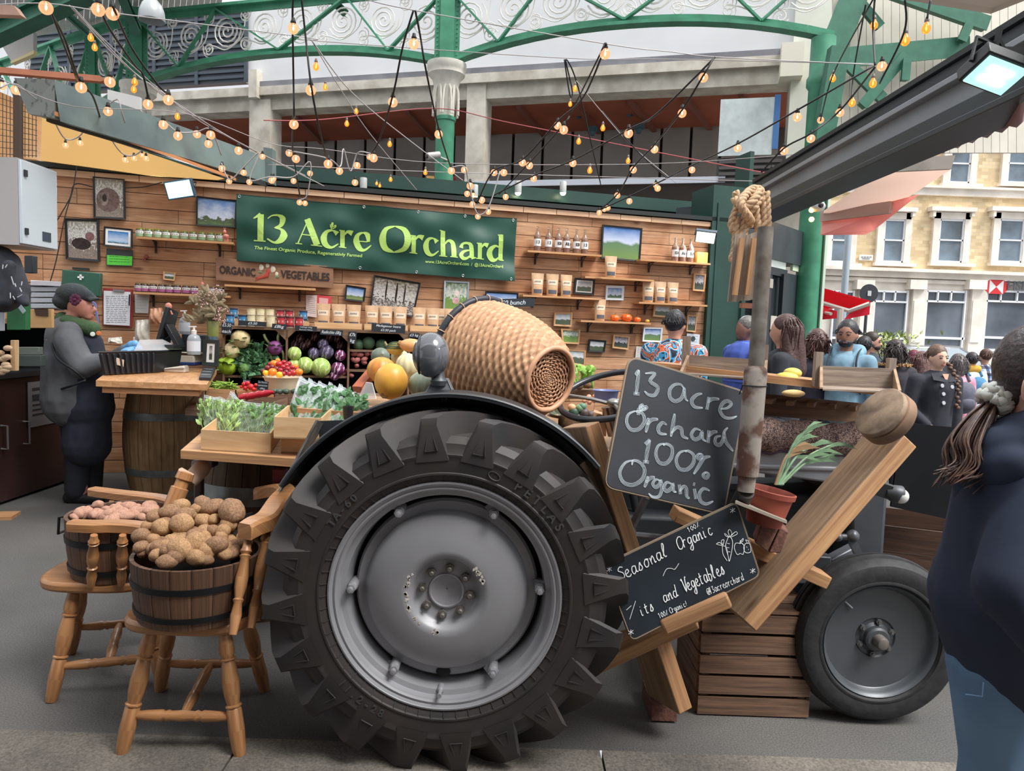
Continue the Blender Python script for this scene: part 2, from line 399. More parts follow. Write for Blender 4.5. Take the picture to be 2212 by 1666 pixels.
mb.slab([V((b.x,b.y,0))+WN*.03,V((b.x,b.y,0))+WN*.03+WD_*.05,V((b.x,b.y,3.6))+WN*.03+WD_*.05,V((b.x,b.y,3.6))+WN*.03],-WN,.3)
mb.slab([V((a.x,a.y,0))+WN*.012+WD_*.06,V((a.x,a.y,0))+WN*.012+WD_*.085,V((a.x,a.y,3.0))+WN*.012+WD_*.085,V((a.x,a.y,3.0))+WN*.012+WD_*.06],-WN,.05)
struct(mb,'wall_right',dgreen)
k0=at(1600,600,9.2);k1=at(1738,600,10.9);kp=mkplane(k0,k1);KP=kp[:2];KD=kp[2];KN=kp[1]
def kpx(px,py,o=0):return onp(px,py,KP,o)
def kslab(mb,x0,y0,x1,y1,t=.1,o=0):
 a=kpx(x0,y0,o);b=kpx(x1,y0,o);z0=kpx(x0,y1,o).z
 mb.slab([V((a.x,a.y,z0)),V((b.x,b.y,z0)),V((b.x,b.y,a.z)),V((a.x,a.y,a.z))],-KN,t)
kth=thing('market_kiosk','dark grey kiosk with a glazed strip behind the rusty pole','kiosk',V((k0 .x,k0 .y,0)))
mb=M();kslab(mb,1560,440,1746,532,.6,.05);kslab(mb,1560,595,1662,850,.08,-.3);kslab(mb,1700,590,1738,850,.3);build(mb,'wall',P('343b40',.45,nz=.1,scale=5),kth)
mb=M();kslab(mb,1600,538,1700,572,.05);build(mb,'window',P((215,225,215),.15,name='glass',emit=.15),kth)
mb=M();kslab(mb,1715,545,1728,585,.04,.02);kslab(mb,1600,534,1745,541,.06,.03);build(mb,'frame',P('c9dcc0',.5),kth)
mb=M();kslab(mb,1662,575,1702,592,.1,.03);kslab(mb,1694,592,1702,850,.06,.06);kslab(mb,1664,592,1669,850,.06,.02);build(mb,'door_frame',P('242a2f',.4),kth)
mb=M();kslab(mb,1668,592,1696,850,.04,-.05);build(mb,'door',P('3b4149',.35),kth)
mb=M();kslab(mb,1664,602,1671,622,.01,.035);kslab(mb,1666,682,1690,712,.01,.0);build(mb,'notice',P('d8d2c4',.7),kth)
grn=P('4a9474',.42,nz=.12,scale=5,name='green_paint',c2='3e8164');grnd=P('356a55',.45,nz=.15,scale=6,name='deep_green_paint');cream=P('ddd8cc',.6,nz=.07,scale=10)
def colpt(px,py):return onp(px,py,PT)
def column(name_,label,px,ztop,r=.155,cap=True,zb=0,yoff=0):
 p=onp(px,300,PT,yoff);t=thing('iron_column',label,'column',(p.x,p.y,0),group=None)
 mT=Matrix.Translation((p.x,p.y,0))
 mb=M();mb.lathe([(r+.06,0),(r+.06,.3),(r+.02,.36),(r,.5),(r,ztop-.95),(r+.02,ztop-.93),(r+.02,ztop-.88),(r-.01,ztop-.86)],mT,24);build(mb,'shaft',grn,t)
 mb=M();pr=[(r-.01,ztop-.88),(r+.0,ztop-.7),(r+.03,ztop-.45),(r+.08,ztop-.27),(r+.15,ztop-.2),(r+.15,ztop-.13),(r+.17,ztop-.1),(r+.17,ztop-.02),(r+.1,ztop)]
 mb.lathe(pr,mT,28)
 for k in range(8):
  a=k*PI/4+.2
  for sg in(-1,1):
   pts=[V((math.cos(a+sg*q*.32)*(r+.012+q*.05),math.sin(a+sg*q*.32)*(r+.012+q*.05),ztop-.85+h))for q,h in((1,0),(1,.2),(.8,.38),(.3,.5),(0,.54))]
   mb.tube([mT@p_ for p_ in pts],.016,6)
 build(mb,'capital',cream,t)
 return p,t
zcap=(colpt(960,137).z)
pc0,tc0=column('c','green iron column with a cream capital behind the banner',961,zcap)
pc1,tc1=column('c','green iron column with a cream capital at the left end of the scrollwork arch',300,zcap)
pc2=onp(1765,300,PT)
t=thing('iron_column','thick green iron column at the kiosk corner beside the street','column',(pc2 .x,pc2 .y,0));mT=Matrix.Translation((pc2 .x,pc2 .y,0))
mb=M();mb.lathe([(.26,0),(.26,.35),(.2,.45),(.175,.6),(.165,5.1),(.2,5.15),(.2,5.25),(.17,5.3),(.17,zcap)],mT,24);build(mb,'shaft',grn,t)
mb=M();mb.box((.19,0,2.4),(.035,.24,4.8),mT);build(mb,'edge_strip',P('cfe0d0',.5),t)
def stanchion(p,label,z0,z1,w=.32):
 mb=M();mb.box((p.x,p.y,(z0+z1)/2),(w*.72,.2,z1-z0));
 for s in(-1,1):
  mb.box((p.x+s*w/2,p.y-.06,(z0+z1)/2),(.09,.02,z1-z0))
  for k in range(int((z1-z0)/.07)):mb.ball((p.x+s*w/2,p.y-.075,z0+.04+k*.07),.014,nu=6,nv=4)
 return solo(mb,'truss_stanchion',grn,label,'stanchion')
ZT=7.06
stanchion(pc0,'riveted green box stanchion above the centre capital',zcap,ZT+.6);stanchion(pc1,'riveted green box stanchion above the left capital',zcap,ZT+.1)
def spiral(mb,fr,cx,cy,r,turns,sg,a0,th=.015):
 pts=[];n=int(14*turns)
 for i in range(n+1):
  t=i/n;a=a0+sg*turns*2*PI*t;q=r*(1-t)**.85+.012;pts.append(fr(cx+q*math.cos(a),cy+q*math.sin(a)))
 mb.tube(pts,th,5)
def truss(label,A,B,z0,zt,rise,botn,topn,seed,bigs=7,cope=0):
 A=V((A.x,A.y,0));B=V((B.x,B.y,0));d=B-A;L=d.length;d.normalize();nn=V((d.y,-d.x,0))
 fr=lambda u,z,o=0:A+d*u+V((0,0,z))+nn*o
 zb=lambda f:z0+rise*(1-abs(2*f-1)**2.2)
 t=thing('arched_truss',label,'truss',A+V((0,0,z0)))
 mb=M();K=16
 for i in range(K):
  f0,f1=i/K,(i+1)/K;mb.bar(fr(L*f0,zb(f0)),fr(L*f1,zb(f1)),.2,.05);mb.bar(fr(L*f0,zb(f0)+.06,.0),fr(L*f1,zb(f1)+.06,.0),.03,.11)
 build(mb,'bottom_chord',grn,t)
 mb=M();mb.bar(fr(0,zt),fr(L,zt),.2,.05);mb.bar(fr(0,zt-.07),fr(L,zt-.07),.03,.12);build(mb,'top_chord',grn,t)
 seq=sorted([(f,0)for f in botn]+[(f,1)for f in topn])
 for(f0,k0_),(f1,k1_)in zip(seq,seq[1:]):
  p=fr(L*f0,zt-.05 if k0_ else zb(f0)+.06,.04);q=fr(L*f1,zt-.05 if k1_ else zb(f1)+.06,.04)
  mb=M();mb.bar(p,q,.03,.075,nn);mb.bar(p-nn*.05,q-nn*.05,.02,.02,nn)
  for s in(.04,.1,.9,.96):mb.ball(p+(q-p)*s+nn*.025,.013,nu=6,nv=4)
  build(mb,'brace',grn,t)
 mb=M();rs=random.Random(seed)
 for i in range(bigs):
  f=(i+.5)/bigs;h=zt-.12-zb(f);r=min(h*.40,.29)*(.85+.15*rs.random());cy=zb(f)+.1+h*.5
  sg=1 if i%2 else-1
  spiral(mb,fr,L*f,cy,r,3.1,sg,rs.random()*.8+(PI if i%2 else 0))
  for q in((-.5,.3),(.5,-.3),(-.5,-.34),(.5,.36)):
   f2=f+q[0]/bigs;
   if 0.02<f2<.98:spiral(mb,fr,L*f2,cy+q[1]*h,r*.4,1.8,-sg,rs.random()*6,.009)
  pts=smoothpts([fr(L*(f-.5/bigs),cy-h*.25),fr(L*(f-.3/bigs),cy-r*.9),fr(L*f,cy-r*1.12),fr(L*(f+.4/bigs),cy-r*.4),fr(L*(f+.5/bigs),cy+h*.3)],5);mb.tube(pts,.01,5)
 build(mb,'scrollwork',P('f0ebe4',.5,name='white_scroll'),t)
 return t
truss('green arched truss with white scrollwork left of the centre column',pc1,pc0,zcap-.02,ZT,.36,(.15,.49,.83),(.0,.28,.70,1),1,8)
truss('green arched truss with white scrollwork right of the centre column',pc0,onp(1800,90,PT),zcap-.02,ZT,.42,(.15,.49,.83),(.0,.28,.68,1),2,8)
e1=at(203,120,14.6);mb=M()
stanchion(V((e1 .x,e1 .y,0)),'green stanchion left of the left capital, nearer the edge',zcap-.9,ZT+.05,.2)
truss('short green truss bay beside the left capital',V((e1 .x,e1 .y,0)),pc1,zcap-.35,ZT-.0,.2,(.5,),(0,1),3,2)
e2=at(-60,165,17.4)
truss('green scrollwork truss running back at the far left',V((e2 .x,e2 .y,0)),V((e1 .x,e1 .y,0)),zcap-.5,ZT,.3,(.15,.49,.83),(.0,.28,.70,1),4,6)
conc=P((206,200,188),.8,nz=.14,scale=3,name='concrete',bm=.1,c2=(172,164,152));pale=P((208,209,210),.7,nz=.04,scale=1.2,name='pale_render')
CD=TD
def cpx(px,py,o=0):return onp(px,py,PC,o)
def cslab(mb,x0,y0,x1,y1,t=.4,o=0,refx=None):
 rx=refx if refx is not None else(x0+x1)/2
 a=cpx(x0,500,o);b=cpx(x1,500,o);zt=cpx(rx,y0,o).z;zb=cpx(rx,y1,o).z
 mb.slab([V((a.x,a.y,zb)),V((b.x,b.y,zb)),V((b.x,b.y,zt)),V((a.x,a.y,zt))],-TN,t)
cb=thing('concrete_building','weathered concrete building with an open upper floor behind the market arches','building',V((cpx(1000,300).x,cpx(1000,300).y,0)))
mb=M();cslab(mb,60,178,1688,216,.5,.0,1000);cslab(mb,60,160,1700,180,.7,.12,1000);cslab(mb,535,150,552,210,.3,.22);build(mb,'beam',conc,cb)
mb=M();cslab(mb,540,148,1690,164,.3,.1,1000);build(mb,'flashing',P((120,120,126),.7,nz=.2,scale=2),cb)
mb=M();cslab(mb,530,-260,1690,150,.3,.0,1000);build(mb,'wall',pale,cb)
for x0,x1,y0,y1 in((537,582,215,400),(1000,1040,180,420),(100,140,215,300)):
 mb=M();cslab(mb,x0,y0,x1,y1,.45,.05);build(mb,'pillar',conc,cb)
mb=M();cslab(mb,1688,-200,1790,360,.6,.15,1740);build(mb,'pier',P((205,208,196),.75,nz=.05,scale=2),cb)
mb=M();cslab(mb,1664,92,1712,165,.5,.4);build(mb,'corbel',P((214,210,196),.7),cb)
mb=M();cslab(mb,60,10,530,178,.2,.02,500)
build(mb,'louvre',P('39414a',.5),cb)
mb=M()
for k in range(12):cslab(mb,70,20+k*13,530,26+k*13,.05,.06,500)
for x in(150,240,330,420,525):cslab(mb,x,10,x+6,178,.05,.08,500)
build(mb,'louvre_slats',P('3d4650',.5),cb)
zc=cpx(1000,214).z;zf=cpx(1000,420).z;a=cpx(0,300)-TN*.45;b=cpx(1790,300)-TN*.45;A2=a-TN*2.6;B2=b-TN*2.6
mb=M();mb.hexa([V((a.x,a.y,zc)),V((b.x,b.y,zc)),V((B2 .x,B2 .y,zc)),V((A2 .x,A2 .y,zc)),V((a.x,a.y,zc+.2)),V((b.x,b.y,zc+.2)),V((B2 .x,B2 .y,zc+.2)),V((A2 .x,A2 .y,zc+.2))]);build(mb,'soffit',P('97513a',.8,nz=.15,scale=1),cb)
mb=M();mb.hexa([V((a.x,a.y,zf-2)),V((b.x,b.y,zf-2)),V((B2 .x,B2 .y,zf-2)),V((A2 .x,A2 .y,zf-2)),V((a.x,a.y,zf-.2)),V((b.x,b.y,zf-.2)),V((B2 .x,B2 .y,zf-.2)),V((A2 .x,A2 .y,zf-.2))]);build(mb,'deck',conc,cb)
mb=M();q0=A2;q1=B2;mb.slab([V((q0 .x,q0 .y,zf-1)),V((q1 .x,q1 .y,zf-1)),V((q1 .x,q1 .y,zc)),V((q0 .x,q0 .y,zc))],-TN,.2);build(mb,'rear_wall',P('5d5652',.85,nz=.2,scale=1),cb)
mb=M()
PI_=(PC[0]-TN*2.75,TN)
for i in range(17):
 x0=600+i*64;p=onp(x0,300,PI_);q=onp(x0+58,300,PI_);zz0=onp(1000,400,PI_).z;zz1=onp(1000,292,PI_).z
 mb.slab([V((p.x,p.y,zz0)),V((q.x,q.y,zz0)),V((q.x,q.y,zz1)),V((p.x,p.y,zz1))],-TN,.05)
build(mb,'partition',P((150,146,142),.8,nz=.1,scale=1.5,island=.1),cb)
mb=M()
for i in range(9):
 x=640+i*120;p=cpx(x,214,-.5);q=cpx(x+60,214,-2.9);mb.bar(V((p.x,p.y,zc-.03)),V((q.x,q.y,zc-.03)),.1,.12)
build(mb,'joist',P('7c4a3c',.8),cb)
for px,py in((820,262),(1148,250),(1250,248),(1360,244),(1280,285),(1380,280)):
 p=onp(px,py,(PC[0]-TN*1.6,TN));mb=M();mb.lathe([(0,.12),(.12,.1),(.13,.02),(.07,0),(.05,-.08),(0,-.08)],Matrix.Translation(p),12);build(mb,'lamp_bracket',P('3d5a66',.6),cb)
mb=M();cslab(mb,560,392,1560,404,.05,.1,1000);build(mb,'handrail',P((190,195,205),.5),cb)
t=thing('panel_board','pale mottled board with a blue edge closing the right end of the open floor','board',cpx(1600,335,.1))
mb=M();cslab(mb,1541,213,1656,336,.03,.14);build(mb,'sheet',P((190,200,200),.6,nz=.1,scale=6),t)
mb=M();cslab(mb,1656,205,1669,322,.04,.15);build(mb,'edge',P('3d6ea8',.6),t)
mb=M();cslab(mb,1540,340,1690,400,.1,.05)
for k in range(4):cslab(mb,1545,345+k*13,1680,352+k*13,.05,.12)
solo(mb,'shutter_panel',P('4f4a4a',.6),'brown slatted shutter below the pale board','shutter')
mb=M()
for k in range(17):mb.box((-14+k*1.0,4.2,8.9),(.5,13.0,.06))
struct(mb,'ceiling',P((205,205,202),.8))  # unseen roof slats, added and spaced to cut the sun over the stall
mb=M();mb.box((-1.5,-4.6,2.1),(13,.2,4.2));struct(mb,'wall_light_block',P((92,72,60),.9,nz=.15,scale=3))  # unseen wall behind the camera, added to darken the foreground
mb=M();mb.box((-1.9,-1.75,3.05),(7.2,5.7,.12));struct(mb,'ceiling',P((96,78,64),.85,nz=.1,scale=3))  # unseen dark canopy over the camera, added to hold back light from above
soff=P((196,194,190),.7,nz=.05,scale=3,name='soffit_boards')
def poly(mb,pts,t=.05,n=(0,-1,0)):mb.ext(pts,n,-t);return mb
mb=M()
A_=[at(-40,-120,10),at(500,-120,10),at(480,5,15),at(-40,100,15)]
for i in range(40):
 f0=i/40;f1=(i+.93)/40
 mb.slab([A_[0].lerp(A_[1],f0),A_[0].lerp(A_[1],f1),A_[3].lerp(A_[2],f1),A_[3].lerp(A_[2],f0)],V((0,0,1)),.03)
struct(mb,'ceiling',soff)
for lab,a,b,wd,ht in(('deep green roof rafter rising from the left edge over the pendant bulbs',at(-60,98,9.5),at(190,-18,9.5),.16,.2),('green roof brace crossing behind the three near bulbs',at(100,-10,12),at(200,80,12),.07,.1),('green raking strut above the left capital',at(252,-40,13),at(298,70,13.6),.09,.12),('thin green raking strut at the top middle',at(700,-20,13),at(745,28,12.9),.1,.14)):
 mb=M();mb.bar(a,b,wd,ht);mb.bar(a+V((0,-.02,ht/2)),b+V((0,-.02,ht/2)),wd*1.7,.03);mb.bar(a+V((0,-.02,-ht/2)),b+V((0,-.02,-ht/2)),wd*1.7,.03);solo(mb,'roof_rafter',grnd if wd<.2 else grn,lab,'rafter')
mb=M();mb.slab([at(5,100,13.2),at(72,68,13.2),at(72,108,13.2),at(24,132,13.2)],V((0,1,0)),.1)
solo(mb,'boarded_soffit',soff,'small boarded white soffit panel at the far upper left','panel')
mb=M();mb.slab([at(22,133,13.1),at(73,108,13.1),at(73,116,13.1),at(24,137,13.1)],V((0,1,0)),.1);solo(mb,'soffit_edge',P((235,215,165),.6),'cream edge below the boarded soffit panel','trim')
pp=at(328,28,9.5);t=thing('pendant_lamp','silver dome pendant lamp at the top left','lamp',pp)
mb=M();mb.lathe([(.155,-.1),(.16,-.09),(.15,.02),(.12,.1),(.07,.16),(.03,.2),(0,.2)],Matrix.Translation(pp),24);build(mb,'shade',P((200,205,205),.3,metal=.3),t)
mb=M();mb.tube([pp+V((0,0,.2)),pp+V((0,0,1.4))],.012,6);build(mb,'rod',P('40464a'),t)
GP=(V((0,12.0,0)),V((0,-1,0)))
mb=M()
for i in range(26):
 x0=1800+i*18;mb.ext([onp(x0,-60,GP),onp(x0+17,-60,GP),onp(x0+17,330,GP),onp(x0,330,GP)],V((0,1,0)),.05)
struct(mb,'wall_gable',P((205,200,186),.75,nz=.05,scale=3,island=.04))
gbo=0
for lab,a,b,wd,ht in(('green raking beam at the right end of the arches',(1850,-30),(1786,130),.22,.3),('green diagonal tie near the amber bulbs',(1850,0),(1900,60),.1,.1),('green horizontal tie above the black beam',(1815,128),(2090,103),.12,.22),('green diagonal brace below the horizontal tie',(1830,140),(1905,215),.1,.12),('green diagonal brace crossing down to the left',(1955,120),(1860,230),.1,.12),('green rafter running to the upper right corner',(1900,-25),(2130,55),.14,.16),('green upright below the far rafter',(2092,50),(2075,90),.08,.1),('green upright tie over the black beam',(1957,128),(1953,175),.08,.09)):
 mb=M();gbo+=.035;p=onp(*a,GP,.15+gbo);q=onp(*b,GP,.15+gbo);mb.bar(p,q,wd,ht);mb.bar(p-V((0,wd*.5,0)),q-V((0,wd*.5,0)),.02,ht*1.4);solo(mb,'gable_brace',grnd,lab,'brace')
mb=M();p=at(1815,60,10.4);q=at(1770,350,10.4);mb.bar(at(1812,105,10.4),at(1768,360,10.4),.16,.26);solo(mb,'raking_post',grnd,'dark green post rising right of the arch end','post')
mb=M();q=[at(1905,-8,9),at(2230,-120,7),at(2230,-5,7),at(2140,30,9)];mb.ext(q,V((0,0,1)),.05);struct(mb,'ceiling',P((196,178,165),.7))
rubber=P((33,34,37),.6,nz=.35,scale=6,bm=.25,name='rubber',c2=(54,47,43),spec=.5,lo=.3,hi=.75);rubd=P((33,33,35),.7,nz=.3,scale=30,name='rubber_dark',bm=.2)
gmetal=P((144,144,148),.46,metal=.2,nz=.08,scale=6,name='grey_enamel',spec=.6);gdark=P((66,70,74),.45,metal=.2,nz=.15,scale=8,name='dark_grey_enamel');blackm=P((30,33,37),.4,nz=.1,scale=6,name='black_paint')
def T_axis(p):
 return Matrix(((1,0,0,p[0]),(0,0,-1,p[1]),(0,1,0,p[2]),(0,0,0,1)))
hub=at(960,1296,2.32);rc=V((hub.x,hub.y+.135,.60));RC=T_axis(rc)
tr=thing('tractor','vintage grey tractor with a large lugged rear tyre standing across the stall front','tractor',(rc.x+.8,rc.y+.5,0))
prof=[(.372,-.115),(.40,-.135),(.46,-.148),(.52,-.142),(.542,-.12),(.550,-.06),(.552,0),(.550,.06),(.542,.12),(.52,.142),(.487,.147),(.484,.1495),(.478,.1495),(.475,.148),(.46,.148),(.425,.144),(.422,.147),(.416,.147),(.413,.141),(.40,.135),(.386,.125),(.372,.115)]
mb=M();mb.lathe(prof,RC,120)
for k in range(60):
 a=2*PI*k/60+.02;mb.bar(RC@V((.392*math.cos(a),.392*math.sin(a),.131)),RC@V((.414*math.cos(a+.003),.414*math.sin(a+.003),.144)),.003,.004,(0,1,0))
def lug(mb,th0,side,RCm,dirn=-1,n=20):
 S=[(.151,.465,.580,.054,.024,0),(.142,.49,.604,.056,.027,0.0),(.122,.525,.614,.050,.026,.03),(.09,.54,.617,.044,.024,.10),(.06,.545,.618,.040,.023,.18),(.025,.547,.618,.038,.022,.27),(-.015,.548,.616,.034,.021,.36)]
 vs=[]
 for a,rb,rt,wb,wt,sh in S:
  c=th0+dirn*sh
  for r,w in((rb,-wb),(rt,-wt),(rt,wt),(rb,wb)):
   q=c+w/r;vs.append(RCm@V((r*math.cos(q),r*math.sin(q),a*side)))
 fs=[]
 for i in range(len(S)-1):
  for j in range(3):fs.append((i*4+j,i*4+j+1,(i+1)*4+j+1,(i+1)*4+j))
 fs.append((0,3,2,1));e=(len(S)-1)*4;fs.append((e,e+1,e+2,e+3))
 mb.add(vs,fs)
mr_=M()
for k in range(20):
 th=2*PI*k/20+PI/2+.11;lug(mb,th,1,RC,-1);lug(mb,th+PI/20,-1,RC,-1)
 c3=[RC@V((r*math.cos(th+q/r),r*math.sin(th+q/r),.1535 if r<.53 else.147))for r,q in((.497,-.02),(.497,.02),(.565,.004),(.565,-.004))]
 mb.tube(c3,.0028,4,closed=True)
ty=build(mb,'rear_tyre',rubber,tr,35)
def arctext(mb,s,R_,a0,step,size,m,z,up=1):
 for i,ch in enumerate(s):
  a=a0-step*i*up
  mm=m@Matrix.Translation((R_*math.cos(a),R_*math.sin(a),z))@Matrix.Rotation(a-PI/2 if up>0 else a+PI/2,4,'Z')
  if ch!=' ':mb.text(ch,size,mm,.001,'CENTER',.0012)
mb=M();arctext(mb,'PETLAS',.437,R(59),.085,.042,RC,.1475);arctext(mb,'TA-60',.437,R(147),.062,.036,RC,.1475);arctext(mb,'11.2-28',.46,R(222),.062,.038,RC,.1475,-1)
ro=[RC@V((.445*math.cos(R(70)+.045*math.cos(t)),.445*math.sin(R(70)+.045*math.cos(t))+.013*math.sin(t),.1485))for t in[2*PI*i/20 for i in range(20)]];mb.tube(ro,.002,4,closed=True)
build(mb,'lettering',P((62,62,62),.6),ty)
mb=M();mb.lathe([(.372,.09),(.374,.12),(.384,.137),(.390,.136),(.392,.128),(.384,.121),(.372,.118)],RC,96)
mb.lathe([(.386,.137),(.372,.128),(.358,.118),(.354,.10),(.338,.094),(.334,.06),(.33,.02),(.328,-.10),(.335,-.12),(.37,-.12)],RC,96)
mb.lathe([(.372,.13),(.366,.131),(.36,.126)],RC,96);rim=build(mb,'rim',gmetal,tr,30)
mb=M();mb.lathe([(.312,.0),(.314,.035),(.306,.045),(.286,.047),(.279,.052),(.276,.066),(.262,.082),(.2,.100),(.15,.108),(.135,.107),(.122,.098),(.112,.078),(.10,.068),(.062,.066),(.06,.072),(.055,.073),(.052,.066),(.03,.058),(.004,.052),(0,.046)],RC,96)
disc=build(mb,'wheel_disc',P((140,140,144),.42,metal=.1,nz=.05,scale=5,name='grey_enamel_b',spec=.5),tr,40)
mb=M();mb.lathe([(.0,-.02),(.33,-.02),(.33,-.03)],RC,64);build(mb,'wheel_back',P((22,22,24),.7),tr)
mb=M();rs=random.Random(4)
for k in range(46):
 a=rs.choice([R(150+rs.random()*60),R(150+rs.random()*80),R(20+rs.random()*25),R(250+rs.random()*15)]);r=.128+rs.random()*.012
 zz=.1055 if r>.13 else.1035
 pts=[RC@V((r*math.cos(a)+rs.uniform(.002,.007)*math.cos(q),r*math.sin(a)+rs.uniform(.002,.009)*math.sin(q),zz+.0005))for q in(0,1,2,3,4,5)]
 mb.ext(pts,V((0,-1,0)),.002)
build(mb,'chipped_paint',P((196,190,178),.7),disc)
hexn=[(math.cos(i*PI/3),math.sin(i*PI/3))for i in range(6)]
for k in range(8):
 a=2*PI*k/8+R(83);c=RC@Matrix.Translation((.0815*math.cos(a),.0815*math.sin(a),.066))@Matrix.Rotation(a,4,'Z')
 mb=M();mb.prism([(x*.016,y*.016)for x,y in hexn],.014,c);mb.lathe([(.0085,.014),(.0085,.026),(.006,.028),(0,.028)],c,10);build(mb,'hub_nut',P((112,108,104),.5,metal=.5,nz=.2,scale=40),tr)
for k,aa in enumerate((121,61,4.5,-58,-122,178.5)):
 a=R(aa);c=RC@Matrix.Translation((.318*math.cos(a),.318*math.sin(a),.02))
 mb=M();mb.lathe([(.017,0),(.017,.065),(.0125,.068)],c,12);mb.prism([(x*.0155,y*.0155)for x,y in hexn],.018,c@Matrix.Translation((0,0,.07)));mb.lathe([(.009,.088),(.009,.104),(0,.105)],c,8)
 mb.bar(c@V((-.02,0,.02)),c@V((.035*math.cos(a),.035*math.sin(a),.06)),.035,.012,(0,1,0));build(mb,'rim_clamp',gmetal,tr)
c=RC@Matrix.Translation((-.008,-.338,.10));mb=M();mb.lathe([(.012,-.03),(.012,0),(.007,.004),(.006,.03),(.008,.032),(.008,.04),(0,.04)],c,10);build(mb,'valve',gmetal,tr)
mb=M();mb.ball(RC@V((-.004,-.296,.05)),(.026,.004,.018),nu=12,nv=6);build(mb,'disc_notch',P((25,25,27),.8),tr)
mb=M();A0,A1=R(41),R(150)
mb.lathe([(.42,-.2),(.64,-.2),(.664,-.185),(.670,-.15),(.670,.03),(.666,.045),(.660,.045),(.658,.03),(.658,-.14),(.647,-.17),(.634,-.19),(.42,-.19),(.42,-.2)],RC,48,A0,A1)
fen=build(mb,'mudguard',blackm,tr,35)
mb=M();pts=[RC@V((.671*math.cos(a),.671*math.sin(a),.04))for a in[A0+(A1-A0)*i/48 for i in range(49)]];mb.tube(pts,.006,6);build(mb,'mudguard_edge',P((66,69,72),.45,metal=.2),fen)
for aa in(87,94.5,117):
 mb=M();c=RC@Matrix.Translation((.632*math.cos(R(aa)),.632*math.sin(R(aa)),-.19));mb.lathe([(.012,0),(.012,.008),(.007,.01),(.006,.02),(0,.02)],c,8);build(mb,'bolt',P((90,92,94),.4,metal=.5),fen)
lp=at(931,767,2.62);mb=M();mb.ball(lp,(.068,.072,.083),nu=28,nv=18,fn=lambda d,a,t:1.0);
lamp=build(mb,'mudguard_lamp',P((98,101,106),.16,metal=.15,name='gloss_grey',spec=.7,coat=.5),tr,180)
mb=M();pts=[lp+V((-.040,-.0,0))+V((0,.061*math.sin(t)*-1,.070*math.cos(t)))for t in[2*PI*i/32 for i in range(32)]];mb.tube(pts,.003,5,closed=True);build(mb,'seam',P((60,62,66),.3),lamp)
q=at(948,815,2.62);mb=M();mb.lathe([(.028,-.03),(.032,-.012),(.022,0),(.02,.03)],Matrix.Translation(q),14);build(mb,'neck',gdark,lamp)
mb=M();b0=at(914,856,2.6);b1=at(982,856,2.6);b2=at(966,820,2.62);b3=at(938,820,2.62);mb.ext([b0,b1,b2,b3],V((0,1,0)),.07);mb.tube([b0,b3,b2,b1],.003,5);build(mb,'bracket',P((96,99,104),.4),lamp)
fc=gz(1905,1390,.335);FC=T_axis((fc.x,fc.y+.07,.335))
mb=M();mb.lathe([(.215,-.05),(.235,-.068),(.27,-.078),(.305,-.07),(.322,-.05),(.325,-.034),(.316,-.03),(.316,-.024),(.331,-.018),(.333,-.005),(.322,-.003),(.322,.003),(.333,.005),(.331,.018),(.316,.024),(.316,.03),(.325,.034),(.322,.05),(.305,.07),(.296,.073),(.29,.0745),(.27,.078),(.245,.073),(.24,.075),(.233,.074),(.23,.066),(.215,.05)],FC,80)
build(mb,'front_tyre',rubd,tr,30)
mb=M();mb.lathe([(.222,.05),(.226,.06),(.222,.065),(.214,.058),(.208,.045),(.204,.028),(.2,.024),(.18,.022),(.08,.018),(.074,.012),(.06,.012),(.05,.022),(.048,.04),(.04,.046),(.0,.046)],FC,64);fd=build(mb,'front_wheel_disc',P((74,78,82),.4,metal=.2,nz=.1,scale=6),tr,35)
mb=M();mb.lathe([(.026,.04),(.026,.075),(.021,.085),(.012,.088),(0,.088)],FC,16);build(mb,'hub_cap',P((110,104,98),.5,metal=.4,nz=.2,scale=30),fd)
for k in range(6):
 a=k*PI/3+.4;c=FC@Matrix.Translation((.066*math.cos(a),.066*math.sin(a),.012));mb=M();mb.prism([(x*.012,y*.012)for x,y in hexn],.014,c);mb.lathe([(.006,.014),(.006,.02),(0,.02)],c,8);build(mb,'wheel_nut',P((100,100,100),.45,metal=.4),fd)
mb=M();mb.tube([FC@V((-.14,.15,.024)),FC@V((-.105,.12,.03))],.004,6);build(mb,'valve',gmetal,fd)
Yb=3.05
def pts4(a,b,c,d,Y):return[at(*a,Y),at(*b,Y),at(*c,Y),at(*d,Y)]
mb=M();mb.ext(pts4((1560,965),(1905,985),(1922,1062),(1560,1012),Yb),V((0,1,0)),.62);mb.ext(pts4((1560,1000),(1870,1010),(1868,1022),(1560,1014),Yb-.01),V((0,1,0)),.02)
build(mb,'bonnet',gmetal,tr,30,bev=.01)
mb=M();mb.ext(pts4((1835,1000),(1925,1000),(1905,1290),(1838,1290),Yb+.0),V((0,1,0)),.6);build(mb,'grille_cowl',gdark,tr,bev=.02)
mb=M();mb.box((at(1560,1100,3.2).x,3.4,.62),(1.25,.35,.36));mb.box((at(1420,1150,3.2).x-.05,3.35,.55),(.6,.5,.3));build(mb,'engine_block',P((38,42,46),.55,nz=.2,scale=9),tr,bev=.02)
mb=M();mb.lathe([(.2,-.14),(.2,.14),(.12,.2),(0,.2)],zto((rc.x+.3,3.2,.58),(1,0,0)),24);mb.tube([(rc.x,rc.y+.1,.6),(rc.x,3.9,.6)],.07,16);mb.lathe([(.17,-.05),(.17,.05),(.05,.08)],T_axis((rc.x,rc.y+.25,.6)),24);build(mb,'rear_axle',gdark,tr)
far=T_axis((rc.x,rc.y+1.25,.6));mb=M();mb.lathe(prof,far,64)
for k in range(20):lug(mb,2*PI*k/20,1,far,-1);lug(mb,2*PI*k/20+PI/20,-1,far,-1)
